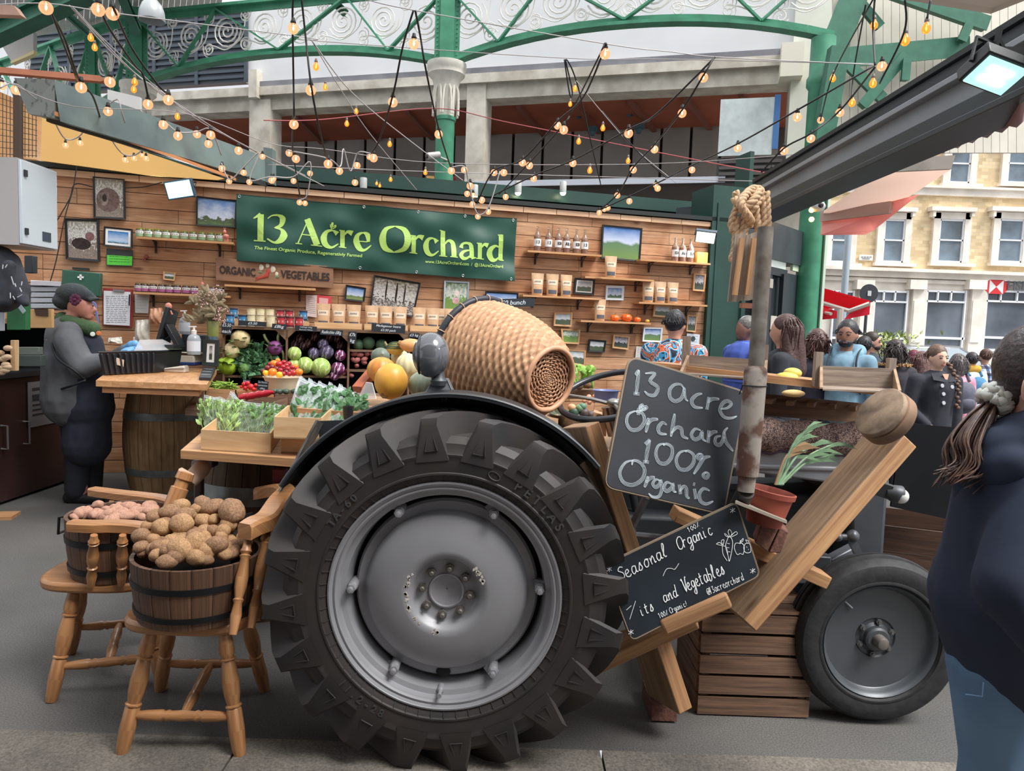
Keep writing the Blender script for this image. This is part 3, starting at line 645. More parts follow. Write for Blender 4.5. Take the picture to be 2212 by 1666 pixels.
mb.lathe([(.38,.1),(.33,.0),(.0,.03)],far,48);build(mb,'far_rear_wheel',rubber,tr,35)
farf=T_axis((fc.x,fc.y+1.2,.335));mb=M();mb.lathe([(.215,-.05),(.27,-.078),(.322,-.05),(.333,0),(.322,.05),(.27,.078),(.215,.05),(.2,.02),(0,.04)],farf,48);build(mb,'far_front_wheel',rubd,tr)
mb=M();mb.bar(at(1690,1215,2.95),at(1790,1222,2.93),.06,.09);mb.bar(at(1790,1222,2.93),at(1850,1190,2.98),.05,.07);mb.bar(at(1700,1235,2.9),(fc.x,fc.y+.3,.5),.06,.08);mb.bar((fc.x,fc.y+.12,.335),(fc.x,fc.y+.3,.5),.06,.06)
mb.bar((fc.x-.05,fc.y+.3,.48),(fc.x-.02,fc.y+1.2,.42),.07,.09);build(mb,'front_axle',P((92,95,100),.4,metal=.3,nz=.1,scale=9),tr,bev=.006)
mb=M();mb.tube([at(1690,1160,2.9),at(1800,1160,2.88),at(1848,1160,2.87)],.013,10);mb.ball(at(1842,1158,2.87),.026);mb.ball(at(1810,1160,2.87),.019);mb.bar(at(1838,1165,2.88),at(1862,1212,2.88),.02,.03);build(mb,'steering_rod',P((112,114,118),.35,metal=.5),tr)
mb=M();mb.tube([at(1815,1000,2.9),at(1805,1100,2.9),at(1800,1150,2.88)],.004,6);mb.tube([at(1395,1075,2.75),at(1360,1150,2.75),at(1355,1205,2.75)],.016,8);mb.tube([at(1355,1155,2.75),at(1470,1165,2.8)],.014,8)
mb.ball(at(1362,1150,2.74),.022);build(mb,'linkage',P((95,95,98),.4,metal=.4,nz=.2,scale=20),tr)
mb=M();mb.bar(at(1855,1040,2.85),at(1925,1064,2.8),.04,.055);mb.lathe([(.0,-.03),(.02,-.028),(.034,0),(.036,.03),(.034,.034)],zto(at(1928,1066,2.8),(1,-.1,-.12)),18);fl=build(mb,'front_lamp',gdark,tr)
mb=M();mb.ball(at(1946,1072,2.79),(.03,.03,.03));build(mb,'lens',P((205,205,200),.12,coat=.5),fl)
ctr=at(1322,852,3.0);sm_=zto(ctr,V((-.27,-.30,.92)),(1,0,.3));mb=M();mb.tube([sm_@V((.225*math.cos(t),.225*math.sin(t),0))for t in[2*PI*i/64 for i in range(64)]],.0135,10,closed=True)
sw=build(mb,'steering_wheel',P((40,44,50),.35,spec=.6),tr,60)
mb=M()
for a in(.5,.5+2*PI/3,.5+4*PI/3):mb.tube([sm_@V((.22*math.cos(a),.22*math.sin(a),0)),sm_@V((.1*math.cos(a),.1*math.sin(a),-.02)),sm_@V((0,0,-.05))],.008,8)
mb.ball(sm_@V((0,0,-.04)),(.03,.03,.02));build(mb,'spoke',P((150,148,145),.3,metal=.6),sw)
mb=M();mb.tube([sm_@V((0,0,-.04)),sm_@V((0,0,-.75))],.018,10);build(mb,'steering_column',gdark,sw)
rust=P((150,140,130),.75,nz=.1,scale=9,name='rusty_white_pipe',bm=.3,c2=(92,62,50),lo=.40,hi=.5,detail=8)
ep0=at(1611,1062,2.42);ep1=at(1633,795,2.44);ep2=at(1654,492,2.47)
mb=M();mb.tube([ep0+V((0,0,0)),ep0 .lerp(ep1,.12),ep0 .lerp(ep1,.13),ep0 .lerp(ep1,.97),ep1,ep1+V((0,0,.012))],[.028,.03,.0375,.0385,.034,.02],24);ex=build(mb,'exhaust_silencer',rust,tr,50)
mb=M();mb.tube([ep1,ep2],.0265,20);build(mb,'exhaust_stack',P((122,116,108),.8,nz=.25,scale=14,bm=.3,c2=(84,72,64),detail=8),tr,50)
mb=M();mb.tube([ep0 .lerp(ep1,.86)+V((.04*math.cos(t),.04*math.sin(t),0))for t in[2*PI*i/20 for i in range(20)]],.002,5,closed=True);mb.tube([ep0 .lerp(ep1,.86)+V((-.04,0,0)),at(1597,852,2.5)],.002,5);build(mb,'wire_tie',P('1c1c1e'),tr)
mb=M();mb.tube([ep0,ep0+V((-.01,.1,-.12)),V((ep0 .x-.02,3.2,.62))],.03,14);build(mb,'exhaust_elbow',P((50,46,44),.7,nz=.3,scale=20),tr)
tim=WD('94684a','c49a6c','timber',island=.05,sx=1.0,sy=26,rough=.6);timw=WD('7d6450','b09274','timber_side',island=.03,sx=1.0,sy=22,rough=.7);timd=WD('5e4634','8a6a50','brown_board',island=.05,sx=1,sy=24,rough=.65)
greyw=WD('6e6055','a8998a','weathered_wood',island=.1,sx=1.5,sy=30,rough=.85,bm=.35);pine=WD('c79a6c','e0bd90','pine',island=.06,sx=1,sy=14,rough=.6)
cratew=WD('4e3a2e','8c6d58','crate_wood',island=.14,sx=1.3,sy=26,rough=.7);slate=P((52,56,62),.6,nz=.12,scale=5,name='chalkboard',c2=(40,44,50));slate2=P((30,38,46),.45,nz=.3,scale=4,name='chalkboard_b')
chalk=P((205,215,222),.9,name='chalk');chalkw=P((235,238,238),.9,name='chalk_white');brickm=P((126,84,72),.9,nz=.25,scale=60,bm=.3,name='brick',c2=(96,66,58))
def pb(mb,a,b,w,h,up=(0,1,0)):mb.bar(at(*a),at(*b),w,h,up)
mb=M();mb.bar(at(1252,918,2.68),at(1446,1533,2.62)+V((0,.0,.03)),.06,.22,(-.42,1,0));mb.mi=[0,0,1,0,0,0]
solo(mb,'timber_plank',[timw,tim],'thick timber plank standing just right of the big tyre, nail holes down its edge','plank',bev=.005)
mb=M();a=at(1925,948,2.72);b=at(1592,1330,2.62);mb.bar(a,b,.066,.24,(0,1,0));mb.mi=[0,0,1,0,0,0];solo(mb,'timber_plank',[timw,tim],'long timber plank sloping from the round wooden disc down to the slatted crate','plank',bev=.005)
mb=M();pb(mb,(1235,1448,2.62),(1500,1325,2.52),.05,.14);solo(mb,'timber_batten',tim,'timber batten rising from behind the tyre to beneath the lower chalkboard','batten',bev=.004)
mb=M();pb(mb,(1428,1352,2.36),(1572,1290,2.36),.058,.06);solo(mb,'timber_batten',tim,'short rounded timber ledge under the lower right edge of the seasonal chalkboard','batten',bev=.01)
mb=M();pb(mb,(1455,1108,2.72),(1780,1252,2.72),.05,.1);solo(mb,'timber_batten',tim,'timber batten crossing behind the chalkboards and under the bricks','batten',bev=.004)
nails=M()
dc=at(1898,888,2.60);dm=zto(dc,V((-.80,-.22,.52)),(1,-.9,.3))
rt=thing('round_disc','round double wooden disc fixed to the top of the sloping plank','wooden disc',dc)
mb=M();mb.lathe([(0,.0),(.095,.0),(.10,-.004),(.10,-.02),(.095,-.024)],dm,48);build(mb,'front_disc',P((152,130,108),.75,nz=.1,scale=14,c2=(98,80,66),bm=.4,detail=10,name='worn_wood'),rt,60)
mb=M();mb.lathe([(.085,-.024),(.102,-.028),(.104,-.032),(.104,-.066),(.10,-.07),(0,-.07)],dm,48);build(mb,'rear_disc',P((140,108,84),.7,nz=.1,scale=9,c2=(108,84,66),name='worn_wood_b'),rt,60)
def roundquad(q,r,n=6):
 out=[];q=[V(p)for p in q]
 for i in range(4):
  p=q[i];a=(q[i-1]-p).normalized();b=(q[(i+1)%4]-p).normalized()
  for k in range(n+1):
   t=k/n;out.append((p+a*r)*(1-t)**2+p*2*t*(1-t)+(p+b*r)*t*t)
 return out
def cboard(label,px,Ys,mat,r,t=.018):
 q=[at(x,y,Y)for(x,y),Y in zip(px,Ys)]
 n=(q[1]-q[0]).cross(q[3]-q[0]).normalized()
 if n.y>0:n=-n
 pl=(q[0],n);q=[onp(x,y,pl)for x,y in px]
 th=thing('chalkboard',label,'chalkboard',(q[0]+q[2])/2)
 mb=M();mb.ext(roundquad(q,r),n,-t);build(mb,'board',mat,th,30)
 e=M();rq=roundquad(q,r*.98);e.tube([p-n*(t/2)for p in rq],t*.52,4,closed=True);build(e,'edge',P('8b7a66',.7),th)
 return th,pl,n
def trace(th,pl,n,strokes,o,s,mat=chalk,w=.0013,multi=0,name='lettering',smooth=True,gap=.004):
 mb=M()
 for st in strokes:
  pts=[onp(o[0]+x/s,o[1]+y/s,pl,.0012)for x,y in st]
  if smooth and len(pts)>2:pts=smoothpts(pts,5)
  if multi:
   for k in range(multi):
    f=(k-(multi-1)/2)
    out=[]
    for i,p in enumerate(pts):
     t=(pts[min(i+1,len(pts)-1)]-pts[max(i-1,0)]).normalized();sd=t.cross(n)
     tap=math.sin(PI*min(1,max(0,(i+.5)/len(pts))))**.5
     out.append(p+sd*f*gap*tap)
    mb.tube(out,w,4)
  else:mb.tube(pts,w,4)
 return build(mb,name,mat,th,0)
B1,pl1,n1=cboard('large slate chalkboard reading 13 acre orchard 100% organic, tilted clockwise',[(1362,772),(1612,849),(1562,1109),(1308,1050)],(2.52,2.57,2.46,2.41),slate,.035)
S1=[[(600,165),(585,190),(575,200)],[(600,165),(590,250),(580,340)],[(560,335),(605,338)],[(645,190),(715,190),(680,245),(735,290),(715,345),(670,345),(640,318)],[(925,300),(900,270),(855,272),(822,310),(825,365),(862,390),(905,370),(925,320),(925,300),(935,370),(955,390)],[(1055,335),(1015,345),(980,385),(1000,430),(1060,438)],[(1105,360),(1090,450)],[(1098,400),(1125,375),(1178,375)],[(1190,445),(1235,440),(1265,410),(1235,388),(1200,410),(1185,460),(1215,505),(1265,512),(1305,498)],[(575,460),(525,485),(512,545),(545,595),(600,590),(638,540),(630,485),(590,462),(580,470)],[(595,490),(600,440)],[(603,445),(610,425),(628,418),(610,442),(655,432),(640,450),(605,460)],[(668,510),(665,550),(650,615)],[(660,560),(690,525),(738,520)],[(800,560),(770,545),(740,580),(750,620),(800,628)],[(858,480),(845,560),(830,645)],[(835,620),(870,580),(905,590),(915,640),(955,660)],[(1045,600),(1005,590),(978,630),(1000,665),(1040,650),(1055,610),(1060,660),(1085,680)],[(1105,600),(1098,690)],[(1100,645),(1130,615),(1165,610)],[(1190,640),(1155,650),(1150,690),(1180,705),(1205,670),(1215,610),(1240,580)],[(1215,610),(1225,680),(1278,750)],[(680,668),(645,700)],[(680,668),(660,750),(650,830)],[(630,826),(672,830)],[(785,695),(740,710),(722,770),(745,830),(795,838),(835,790),(838,725),(800,698),(775,708)],[(945,745),(895,760),(868,815),(890,875),(945,882),(990,840),(995,780),(955,748),(935,755)],[(1040,765),(1020,785),(1035,805),(1055,785),(1040,765)],[(1115,788),(1070,800),(1030,860),(995,915)],[(1083,900),(1062,922),(1083,942),(1102,920),(1083,900)],[(560,815),(500,835),(462,905),(490,975),(560,992),(625,950),(640,880),(605,830),(560,818),(550,850)],[(665,930),(655,970),(640,1010)],[(650,975),(680,945),(715,938)],[(750,960),(720,955),(700,985),(722,1010),(752,985),(755,960),(765,1020),(745,1075),(700,1080),(670,1055)],[(835,985),(800,975),(780,1010),(800,1038),(835,1015),(845,985),(850,1035),(870,1045)],[(890,990),(900,1060)],[(895,1040),(920,1005),(940,1020),(945,1075),(965,1088)],[(1000,1020),(1010,1095)],[(990,985),(1005,990)],[(1110,1035),(1065,1020),(1035,1060),(1045,1110),(1085,1130),(1135,1110)]]
trace(B1,pl1,n1,S1,(1200,750),3.3333,w=.0008,multi=4,gap=.0038)
B2,pl2,n2=cboard('dark chalkboard reading seasonal organic fruits and vegetables, tilted anticlockwise',[(1308,1222),(1590,1088),(1640,1242),(1366,1382)],(2.40,2.42,2.36,2.33),slate2,.02)
GL={'S':[[(.7,1.5),(.35,1.7),(.1,1.35),(.5,.9),(.6,.4),(.3,0),(0,.25)]],'e':[[(0,.45),(.4,.65),(.3,1),(0,.7),(.05,.15),(.4,0),(.6,.25)]],'a':[[(.5,.9),(.15,.95),(0,.45),(.15,0),(.45,.3),(.52,.95),(.5,.15),(.7,.1)]],'s':[[(0,.1),(.3,1),(.35,.7),(.45,.3),(.25,0),(0,.12)]],'o':[[(.25,1),(0,.6),(.1,.05),(.4,.1),(.5,.7),(.25,1),(.6,.85)]],'n':[[(0,.9),(.05,0)],[(.05,.5),(.3,1),(.4,.6),(.42,.05),(.6,.15)]],'l':[[(.0,.3),(.35,1.5),(.25,1.8),(.1,1.2),(.1,.15),(.35,.1)]],'O':[[(.45,1.7),(.05,1.2),(.1,.2),(.5,0),(.85,.6),(.75,1.5),(.4,1.65)]],'r':[[(.05,1),(.1,0)],[(.1,.6),(.25,.95),(.5,.9)]],'g':[[(.5,.9),(.15,.95),(0,.5),(.2,.15),(.48,.5),(.5,.9),(.5,-.3),(.3,-.8),(.05,-.5),(.6,.1)]],'i':[[(.1,.95),(.1,.1),(.3,.1)],[(.15,1.35),(.17,1.4)]],'c':[[(.45,.85),(.15,.95),(0,.4),(.2,0),(.5,.2)]],'V':[[(0,1.6),(.15,1.7),(.35,0),(.75,1.7),(.95,1.75)]],'t':[[(.2,1.5),(.15,.15),(.4,.1)],[(-.05,1),(.45,1.05)]],'b':[[(.1,1.7),(.08,0),(.45,.1),(.5,.7),(.1,.8)]],'d':[[(.5,.85),(.15,.9),(0,.4),(.2,0),(.45,.3),(.6,1.8)],[(.5,.9),(.5,.1),(.7,.15)]],'F':[[(.1,0),(.2,1.6),(.9,1.7)],[(.1,.9),(.6,.95)]],'u':[[(.05,.9),(.1,.1),(.4,.2),(.45,.9),(.5,.1)]],'h':[[(.1,1.7),(.05,0)],[(.05,.5),(.3,.9),(.4,.5),(.42,0)]],'0':[[(.3,1.5),(0,.8),(.25,0),(.55,.7),(.3,1.5)]],'1':[[(0,1.2),(.25,1.5),(.2,0)]],'3':[[(0,1.4),(.4,1.5),(.2,.85),(.5,.4),(.2,0),(0,.1)]],'%':[[(.6,1.5),(.05,0)],[(.1,1.3),(.15,1.35)],[(.5,.2),(.55,.25)]],'!':[[(.2,1.6),(.12,.5)],[(.1,.1),(.12,.15)]],'@':[[(.6,.5),(.4,.9),(.2,.5),(.45,.3),(.6,.9),(.8,.4),(.7,1.2),(.3,1.4),(-.05,.7),(.2,0),(.7,.05)]],'x':[[(0,.9),(.5,0)],[(.5,.9),(0,0)]],'£':[[(.6,1.3),(.3,1.5),(.2,.8),(.15,.1),(0,0),(.7,.05)],[(0,.75),(.5,.75)]],'5':[[(.5,1.5),(.1,1.5),(.05,.9),(.45,.8),(.4,.1),(0,.05)]],'2':[[(0,1.2),(.3,1.5),(.5,1.1),(0,0),(.55,.05)]],'.':[[(.1,0),(.12,.1)]],'k':[[(.05,1.6),(.05,0)],[(.45,.9),(.1,.45),(.45,0)]],'8':[[(.3,.8),(.05,1.2),(.3,1.5),(.5,1.2),(.1,.4),(.3,0),(.5,.4),(.3,.8)]],'4':[[(.3,1.5),(0,.5),(.6,.5)],[(.45,.9),(.4,0)]]}
def script(txt,o,e,size,slope=.25):
 o=V((o[0],o[1]));e=V((e[0],e[1]));d=e-o;L=d.length;d.normalize();up=V((d.y,-d.x))
 n=sum(.55 if c==' ' else.75 for c in txt);adv=L/n;x=0;out=[]
 for c in txt:
  if c in GL:
   for st in GL[c]:
    out.append([tuple(o+d*(x+(px_+py_*slope*.5)*adv*.95)+up*(py_*size))for px_,py_ in st])
  x+=adv*(.55 if c==' ' else.75)
 return out
so2=(1200,1050);
W2=[]
for tx,a,b,sz in(('Seasonal',(392,572),(690,412),46),('Organic',(740,385),(955,285),44),('Vegetables',(775,640),(1025,522),46),('and',(655,700),(742,658),40),('its',(518,782),(600,742),40)):
 W2+=script(tx,a,b,sz)
trace(B2,pl2,n2,W2,so2,2.777,chalkw,.0019)
W3=[]
for tx,a,b,sz in(('100%',(800,278),(868,240),18),('@13acreorchard',(915,655),(1135,562),26),('100% Organic!',(625,795),(800,715),20)):W3+=script(tx,a,b,sz,.1)
trace(B2,pl2,n2,W3,so2,2.777,chalkw,.0011)
W4=[[(645,540),(665,500),(695,495),(715,500),(740,465)],[(1035,310),(1020,360),(1035,420),(1042,452),(1055,400),(1062,340),(1050,308),(1035,310)],[(1000,360),(1005,410),(1030,450)],[(1000,360),(1025,370),(1038,440)],[(1045,305),(1035,275),(1045,262),(1058,285),(1048,305)],[(1050,302),(1080,275),(1090,288),(1055,306)],[(1040,305),(1015,285),(1020,300),(1040,308)],[(1000,358),(965,350),(985,340),(1000,355),(995,330),(1010,325),(1005,355)],[(1030,345),(1045,348)],[(1028,370),(1042,372)],[(1035,395),(1048,396)],[(1105,345),(1080,345),(1073,375),(1090,412),(1108,405),(1125,410),(1132,365),(1115,343),(1105,348),(1110,325)],[(1108,335),(1125,315),(1122,332),(1108,338)],[(1140,345),(1128,370),(1140,400),(1170,395),(1165,350),(1140,345)],[(1150,340),(1140,325),(1155,330),(1160,342)],[(1145,365),(1150,370)],[(1155,380),(1160,384)]]
for cx,cy in((322,500),(1062,147),(1183,510),(452,878)):W4+=[[(cx-16,cy-8),(cx+16,cy+8)],[(cx+14,cy-12),(cx-14,cy+12)],[(cx,cy-16),(cx,cy+16)]]
W4+=[[(425,745),(455,718)],[(445,800),(480,690)]]
trace(B2,pl2,n2,W4,so2,2.777,chalkw,.0011,name='drawing')
pa=at(1592,1092,2.45);pb_=at(1698,1133,2.52);mb=M();mb.ext([at(1588,1088,2.36),at(1700,1132,2.42),at(1690,1120,2.7),at(1600,1082,2.66)],V((0,0,1)),.01);solo(mb,'slate_tile',P((150,140,125),.6,nz=.1),'thin pale tile the terracotta pot stands on','tile')
pt=at(1655,1105,2.55);ax=(at(1668,1052,2.55)-pt).normalized();pm=zto(pt+ax*-.045,ax)
pot=thing('plant_pot','tilted terracotta plastic pot holding a few long stems','plant pot',pt)
mb=M();mb.lathe([(0,.004),(.058,.004),(.062,.0),(.079,.105),(.086,.107),(.088,.125),(.083,.127),(.079,.12),(.07,.06),(0,.05)],pm,32);build(mb,'pot',P((150,72,56),.6,nz=.08),pot)
mb=M();mb.lathe([(0,.10),(.077,.105)],pm,20);build(mb,'soil',P((50,38,30),.95,nz=.3,scale=60),pot)
rs=random.Random(8);stem=P((120,128,90),.7);leafg=P((110,140,105),.6,nz=.2,scale=20)
for k,(ex,ey)in enumerate(((1722,965),(1745,925),(1760,960),(1800,960),(1790,985),(1735,945))):
 p0=at(1675+k*3,1048,2.55);p2=at(ex,ey,2.6+k*.02);p1=p0 .lerp(p2,.55)+V((-.01,0,.02));pts=smoothpts([p0,p1,p2],6)
 mb=M();mb.tube(pts,[.0055*(1-i/len(pts)*.6)for i in range(len(pts))],6)
 for j in range(4):
  b=pts[-1-j*2];t=(pts[-1]-pts[-3]).normalized();d=(t+V((rs.uniform(-.2,.5),rs.uniform(-.3,.3),rs.uniform(-.4,.2)))).normalized();w=d.cross(V((0,1,0)))*.006
  mb.add([b-w,b+w,b+d*.05+w*1.3,b+d*.11-V((0,0,.02)),b+d*.05-w*1.3],[(0,1,2,4),(4,2,3)])
 build(mb,'stem',leafg if k else P((150,120,85),.7),pot)
def brick(label,c,m,sz=(.1,.2,.065),grp=None):
 mb=M();mb.box((0,0,0),sz,m);mb.box((0,0,sz[2]/2),(sz[0]*.8,sz[1]*.8,.004),m);return solo(mb,'brick',brickm,label,'brick',grp,bev=.004)
brick('brown brick on the floor under the foot of the timber plank',None,TR(gz(1434,1563)+V((.0,.1,.04)),0));
def pbrick(label,px,t=.1):
 q=[at(*p)for p in px];n=V((.25,1,0)).normalized();mb=M();mb.slab(q,n,t);return solo(mb,'brick',brickm,label,'brick',bev=.004)
pbrick('left of the two reddish bricks wedged under the tile',[(1630,1172,2.56),(1658,1193,2.56),(1683,1140,2.56),(1650,1122,2.56)][::1])
pbrick('right of the two reddish bricks wedged under the tile',[(1660,1194,2.57),(1686,1196,2.57),(1704,1150,2.57),(1686,1140,2.57)])
def crate(label,c,sx_,sy_,h,rows,mat,rz=0,posts=.03,gap=.4,t=.012,group=None,slope=0):
 m=TR(c,rz);th=thing('wooden_crate',label,'crate',mat=m,group=group)
 sh=h/rows
 for fx,fy,ln,ax in((0,-sy_/2,sx_,0),(0,sy_/2,sx_,0),(-sx_/2,0,sy_,1),(sx_/2,0,sy_,1)):
  for r in range(rows):
   mb=M();z=sh*(r+.5);s=(ln,t,sh*(1-gap*.5))if ax==0 else(t,ln-2*t,sh*(1-gap*.5))
   mb.box((fx,fy,z),s,m);build(mb,'slat',mat,th)
 for x in(-1,1):
  for y in(-1,1):
   mb=M();mb.box((x*(sx_/2-t-posts/2),y*(sy_/2-t-posts/2),h/2),(posts,posts,h),m);build(mb,'corner_post',mat,th)
 mb=M()
 for k in range(5):mb.box((0,-sy_/2+sy_*(k+.5)/5,.006),(sx_-2*t,sy_/5*.85,.01),m)
 build(mb,'base',mat,th);return th
c0=gz(1480,1555);c1=gz(1760,1555)
cr=crate('brown slatted crate on the floor between the upright timber plank and the front wheel',((c0 .x+.03+c1 .x)/2-.0,c0 .y+.22,0),.44,.36,.42,5,cratew,gap=.32)
mb=M();mm=TR(((c0 .x+.03+c1 .x)/2,c0 .y+.22,.426));
for k in range(4):mb.box((0,-.14+k*.092,0),(.46,.085,.012),mm)
solo(mb,'crate_board',cratew,'slatted wooden top resting on the crate by the front wheel','boards')
crate('dark slatted crate behind the front wheel, below the black board',(at(1990,1250,3.4).x,3.55,0),.62,.42,.62,5,WD('3a2a22','6a4e3e','crate_dark',island=.1,sx=1,sy=20),rz=-.35,gap=.1)
q=[at(1948,913,3.3),at(2078,925,3.3),at(2062,1125,3.15),at(1925,1095,3.15)];mb=M();mb.slab([q[3],q[2],q[1],q[0]],V((0,1,0)),.012);solo(mb,'black_board',P((13,14,17),.8,nz=.1,spec=.08),'blank black board leaning above the dark crate','board')
mb=M();mb.box(gz(2060,1560)+V((.05,.5,.05)),(.5,.09,.08));solo(mb,'floor_block',timd,'wooden block lying on the floor behind the legs in blue jeans','block')
t=thing('patterned_cloth','dusty pink patterned cloth roll laid over the tractor bonnet','cloth',at(1740,960,3.05))
m,nt,b=newmat('paisley');uv=N(nt,'ShaderNodeUVMap');vo=N(nt,'ShaderNodeTexVoronoi');vo.inputs['Scale'].default_value=26;vo.feature='DISTANCE_TO_EDGE';n2_=N(nt,'ShaderNodeTexNoise');n2_.inputs['Scale'].default_value=40
mpx=N(nt,'ShaderNodeMix',data_type='RGBA');mpx.inputs[0].default_value=.12;nt.links.new(uv.outputs[0],n2_.inputs[0]);nt.links.new(uv.outputs[0],mpx.inputs[6]);nt.links.new(n2_.outputs['Color'],mpx.inputs[7]);nt.links.new(mpx.outputs[2],vo.inputs['Vector'])
rp_=N(nt,'ShaderNodeValToRGB');rp_.color_ramp.interpolation='CONSTANT';e=rp_.color_ramp.elements;e[0].color=srgb('4a3a3c');e[1].position=.12;e[1].color=srgb('b79a8c');x=e.new(.26);x.color=srgb('6d4f4e');x=e.new(.33);x.color=srgb('c2a797')
nt.links.new(vo.outputs['Distance'],rp_.inputs[0]);nt.links.new(rp_.outputs[0],b.inputs['Base Color']);b.inputs['Roughness'].default_value=.9
mb=M();a=at(1615,935,3.12);bb=at(1905,950,3.12)
def clf(u,v):
 th_=-PI*.42+v*PI*1.25;p=a.lerp(bb,u);r=.068+.006*math.sin(u*19)+.004*math.sin(u*41+2)
 return p+V((0,-.05-r*math.cos(th_)*1.0,r*math.sin(th_)*1.05-.0))
mb.grid(clf,60,16,(1.6,.55));build(mb,'cloth',m,t,180)
mb=M();mb.tube([clf(i/40,.02)+V((0,-.004,0))for i in range(41)],.007,6);build(mb,'hem',P((88,66,90),.8),t,180)
def qslab(label,name,mat,pts,n,th_,cat,bev=0):mb=M();mb.slab([at(*p)for p in pts],n,th_);return solo(mb,name,mat,label,cat,bev=bev)
qslab('wide brown board standing on edge behind the pole, below the trays','shelf_board',timd,[(1640,897,3.3),(1860,915,3.3),(1860,872,3.3),(1640,850,3.3)],V((0,1,0)),.03,'board')
mb=M();mb.slab([at(1395,798,3.05),at(1905,855,3.0),at(1905,845,3.0),at(1395,786,3.05)],V((0,1,0)),.04);mb.slab([at(1395,790,3.06),at(1905,848,3.01),at(1880,838,3.55),at(1440,790,3.6)],V((0,0,1)),.018);solo(mb,'display_shelf',tim,'long pale-edged shelf carrying the two weathered trays','shelf')
mb=M();
for k in range(5):mb.bar(at(1660+k*45,868+k*4,3.1),at(1680+k*42,858+k*4,3.55),.03,.02)
solo(mb,'shelf_bearer',timd,'row of dark bearers under the long shelf','bearers')
def tray(label,px0,px1,py,Y,h,dep,posts,skew):
 a=at(px0,py[0],Y);b=at(px1,py[1],Y);d=(b-a).normalized();n=V((d.y,-d.x,0)).normalized()
 th=thing('wooden_tray',label,'tray',a);H=V((0,0,h))
 mb=M();mb.bar(a+H/2,b+H/2,.014,h);build(mb,'back_board',greyw,th)
 for p,q in((a,a+n*dep-d*skew),(b,b+n*dep-d*skew)):
  mb=M();mb.ext([p,q,q+V((0,0,.012)),p+H],d,.012);build(mb,'end_board',timw,th)
 for p,hh in((a,posts),(b,posts*.9)):
  mb=M();mb.bar(p-n*.02,p-n*.02+V((0,0,hh)),.03,.03,(0,1,0));build(mb,'corner_post',greyw,th)
 mb=M();mb.slab([a,b,b+n*dep-d*skew,a+n*dep-d*skew],V((0,0,1)),.006);build(mb,'base',greyw,th)
 return th
tray('weathered grey tray at the left, its tall corner post beside the orange shirt',1482,1650,(805,816),3.15,.078,.22,.16,.08)
tray('weathered grey tray at the right, beside the yellow squash',1768,1926,(836,842),2.98,.088,.2,.145,.08)
t=thing('yellow_squash','yellow patty pan squash beside the right-hand tray','squash',at(1695,812,3.15))
mb=M();mb.ball(at(1700,815,3.15),(.05,.04,.022));mb.ball(at(1712,806,3.18),(.04,.035,.024));build(mb,'flesh',P((214,200,96),.45,nz=.06),t)
mb=M();mb.ball(at(1714,850,3.0),(.05,.02,.016));solo(mb,'shelf_fungus',P((225,190,130),.7),'cream wavy knob hanging under the shelf edge','fungus')
mb=M();rs=random.Random(3)
for k in range(9):c=at(1492+k*18,772+k*1.6,3.22)+V((rs.uniform(-.02,.02),0,rs.uniform(-.004,.004)));mb.ball(c,(.016,.012,.007),nu=10,nv=6);mb.tube([c,c-V((.004,0,.03))],.004,5)
solo(mb,'mushroom_punnet',P((225,215,195),.7),'pale mushrooms lying in the left-hand tray','mushrooms')
t=thing('pallet_panel','weathered plank panel with two fresh battens hanging behind the rusty pole','panel',at(1620,580,2.9))
for k,(x0,x1)in enumerate(((1588,1612),(1612,1636),(1636,1662))):
 mb=M();mb.slab([at(x0-15,652-k*2,2.9),at(x1-15,652-k*3,2.9),at(x1,500,2.9),at(x0,508,2.9)],V((0,1,0)),.015);build(mb,'plank',greyw,t)
for x0 in(1592,1618):
 mb=M();mb.bar(at(x0-5,638,2.88),at(x0+11,515,2.88),.018,.02,(0,1,0));build(mb,'batten',tim,t)
mb=M();mb.bar(at(1600,660,2.92),at(1640,662,2.92),.02,.035,(0,1,0));mb.bar(at(1650,500,2.93),at(1632,655,2.93),.014,.02,(0,1,0));build(mb,'rail',P('9a6448',.7),t)
Z0=at(1600,440,4.6)
bm_=thing('roof_beam','black steel roof beam running from the rope towards the upper right corner','beam',V((1.62,3.2,2.4)))
zt=lambda py,px,Y:at(px,py,Y).z
ya,yb_=4.6,1.55
xb=at(1600,440,ya).x;
zb0=at(1602,478,ya).z;
def beampt(px,py):
 d=ray(px,py);s=xb/d.x;return CAM+d*s
p1=beampt(1640,470);p2=beampt(2212,215);q1=beampt(1640,372);q2=beampt(2212,5)
zlo=(p1 .z+p2 .z)/2;zhi=(q1 .z+q2 .z)/2
bcol=P((50,58,62),.42,nz=.12,scale=3,name='black_steel');bgrey=P((150,157,164),.4,metal=.3,nz=.1,scale=3,name='grey_steel')
zm=beampt(1900,271).z;zn=beampt(1900,338).z
mb=M();mb.box((xb+.10,(ya+1.3)/2,(zhi+zm)/2+.0),(.04,ya-1.3,zhi-zm));build(mb,'fascia',bcol,bm_,bev=.003)
mb=M();mb.box((xb+.10,(ya+1.3)/2,zhi+.012),(.07,ya-1.3,.02));build(mb,'capping',P((30,33,35),.5),bm_)
mb=M();mb.box((xb+.02,(ya+1.3)/2,(zm+zn)/2),(.03,ya-1.3,zm-zn));build(mb,'web',bgrey,bm_,bev=.002);mb=M();mb.box((xb+.07,(ya+1.3)/2,(zn+zlo)/2),(.03,ya-1.3,zn-zlo));build(mb,'lower_web',bcol,bm_)
mb=M();mb.box((xb+.03,(ya+1.3)/2,zlo),(.16,ya-1.3,.022));mb.box((xb-.03,(ya+1.3)/2,zlo+.03),(.02,ya-1.3,.06));build(mb,'bottom_flange',bcol,bm_,bev=.003)
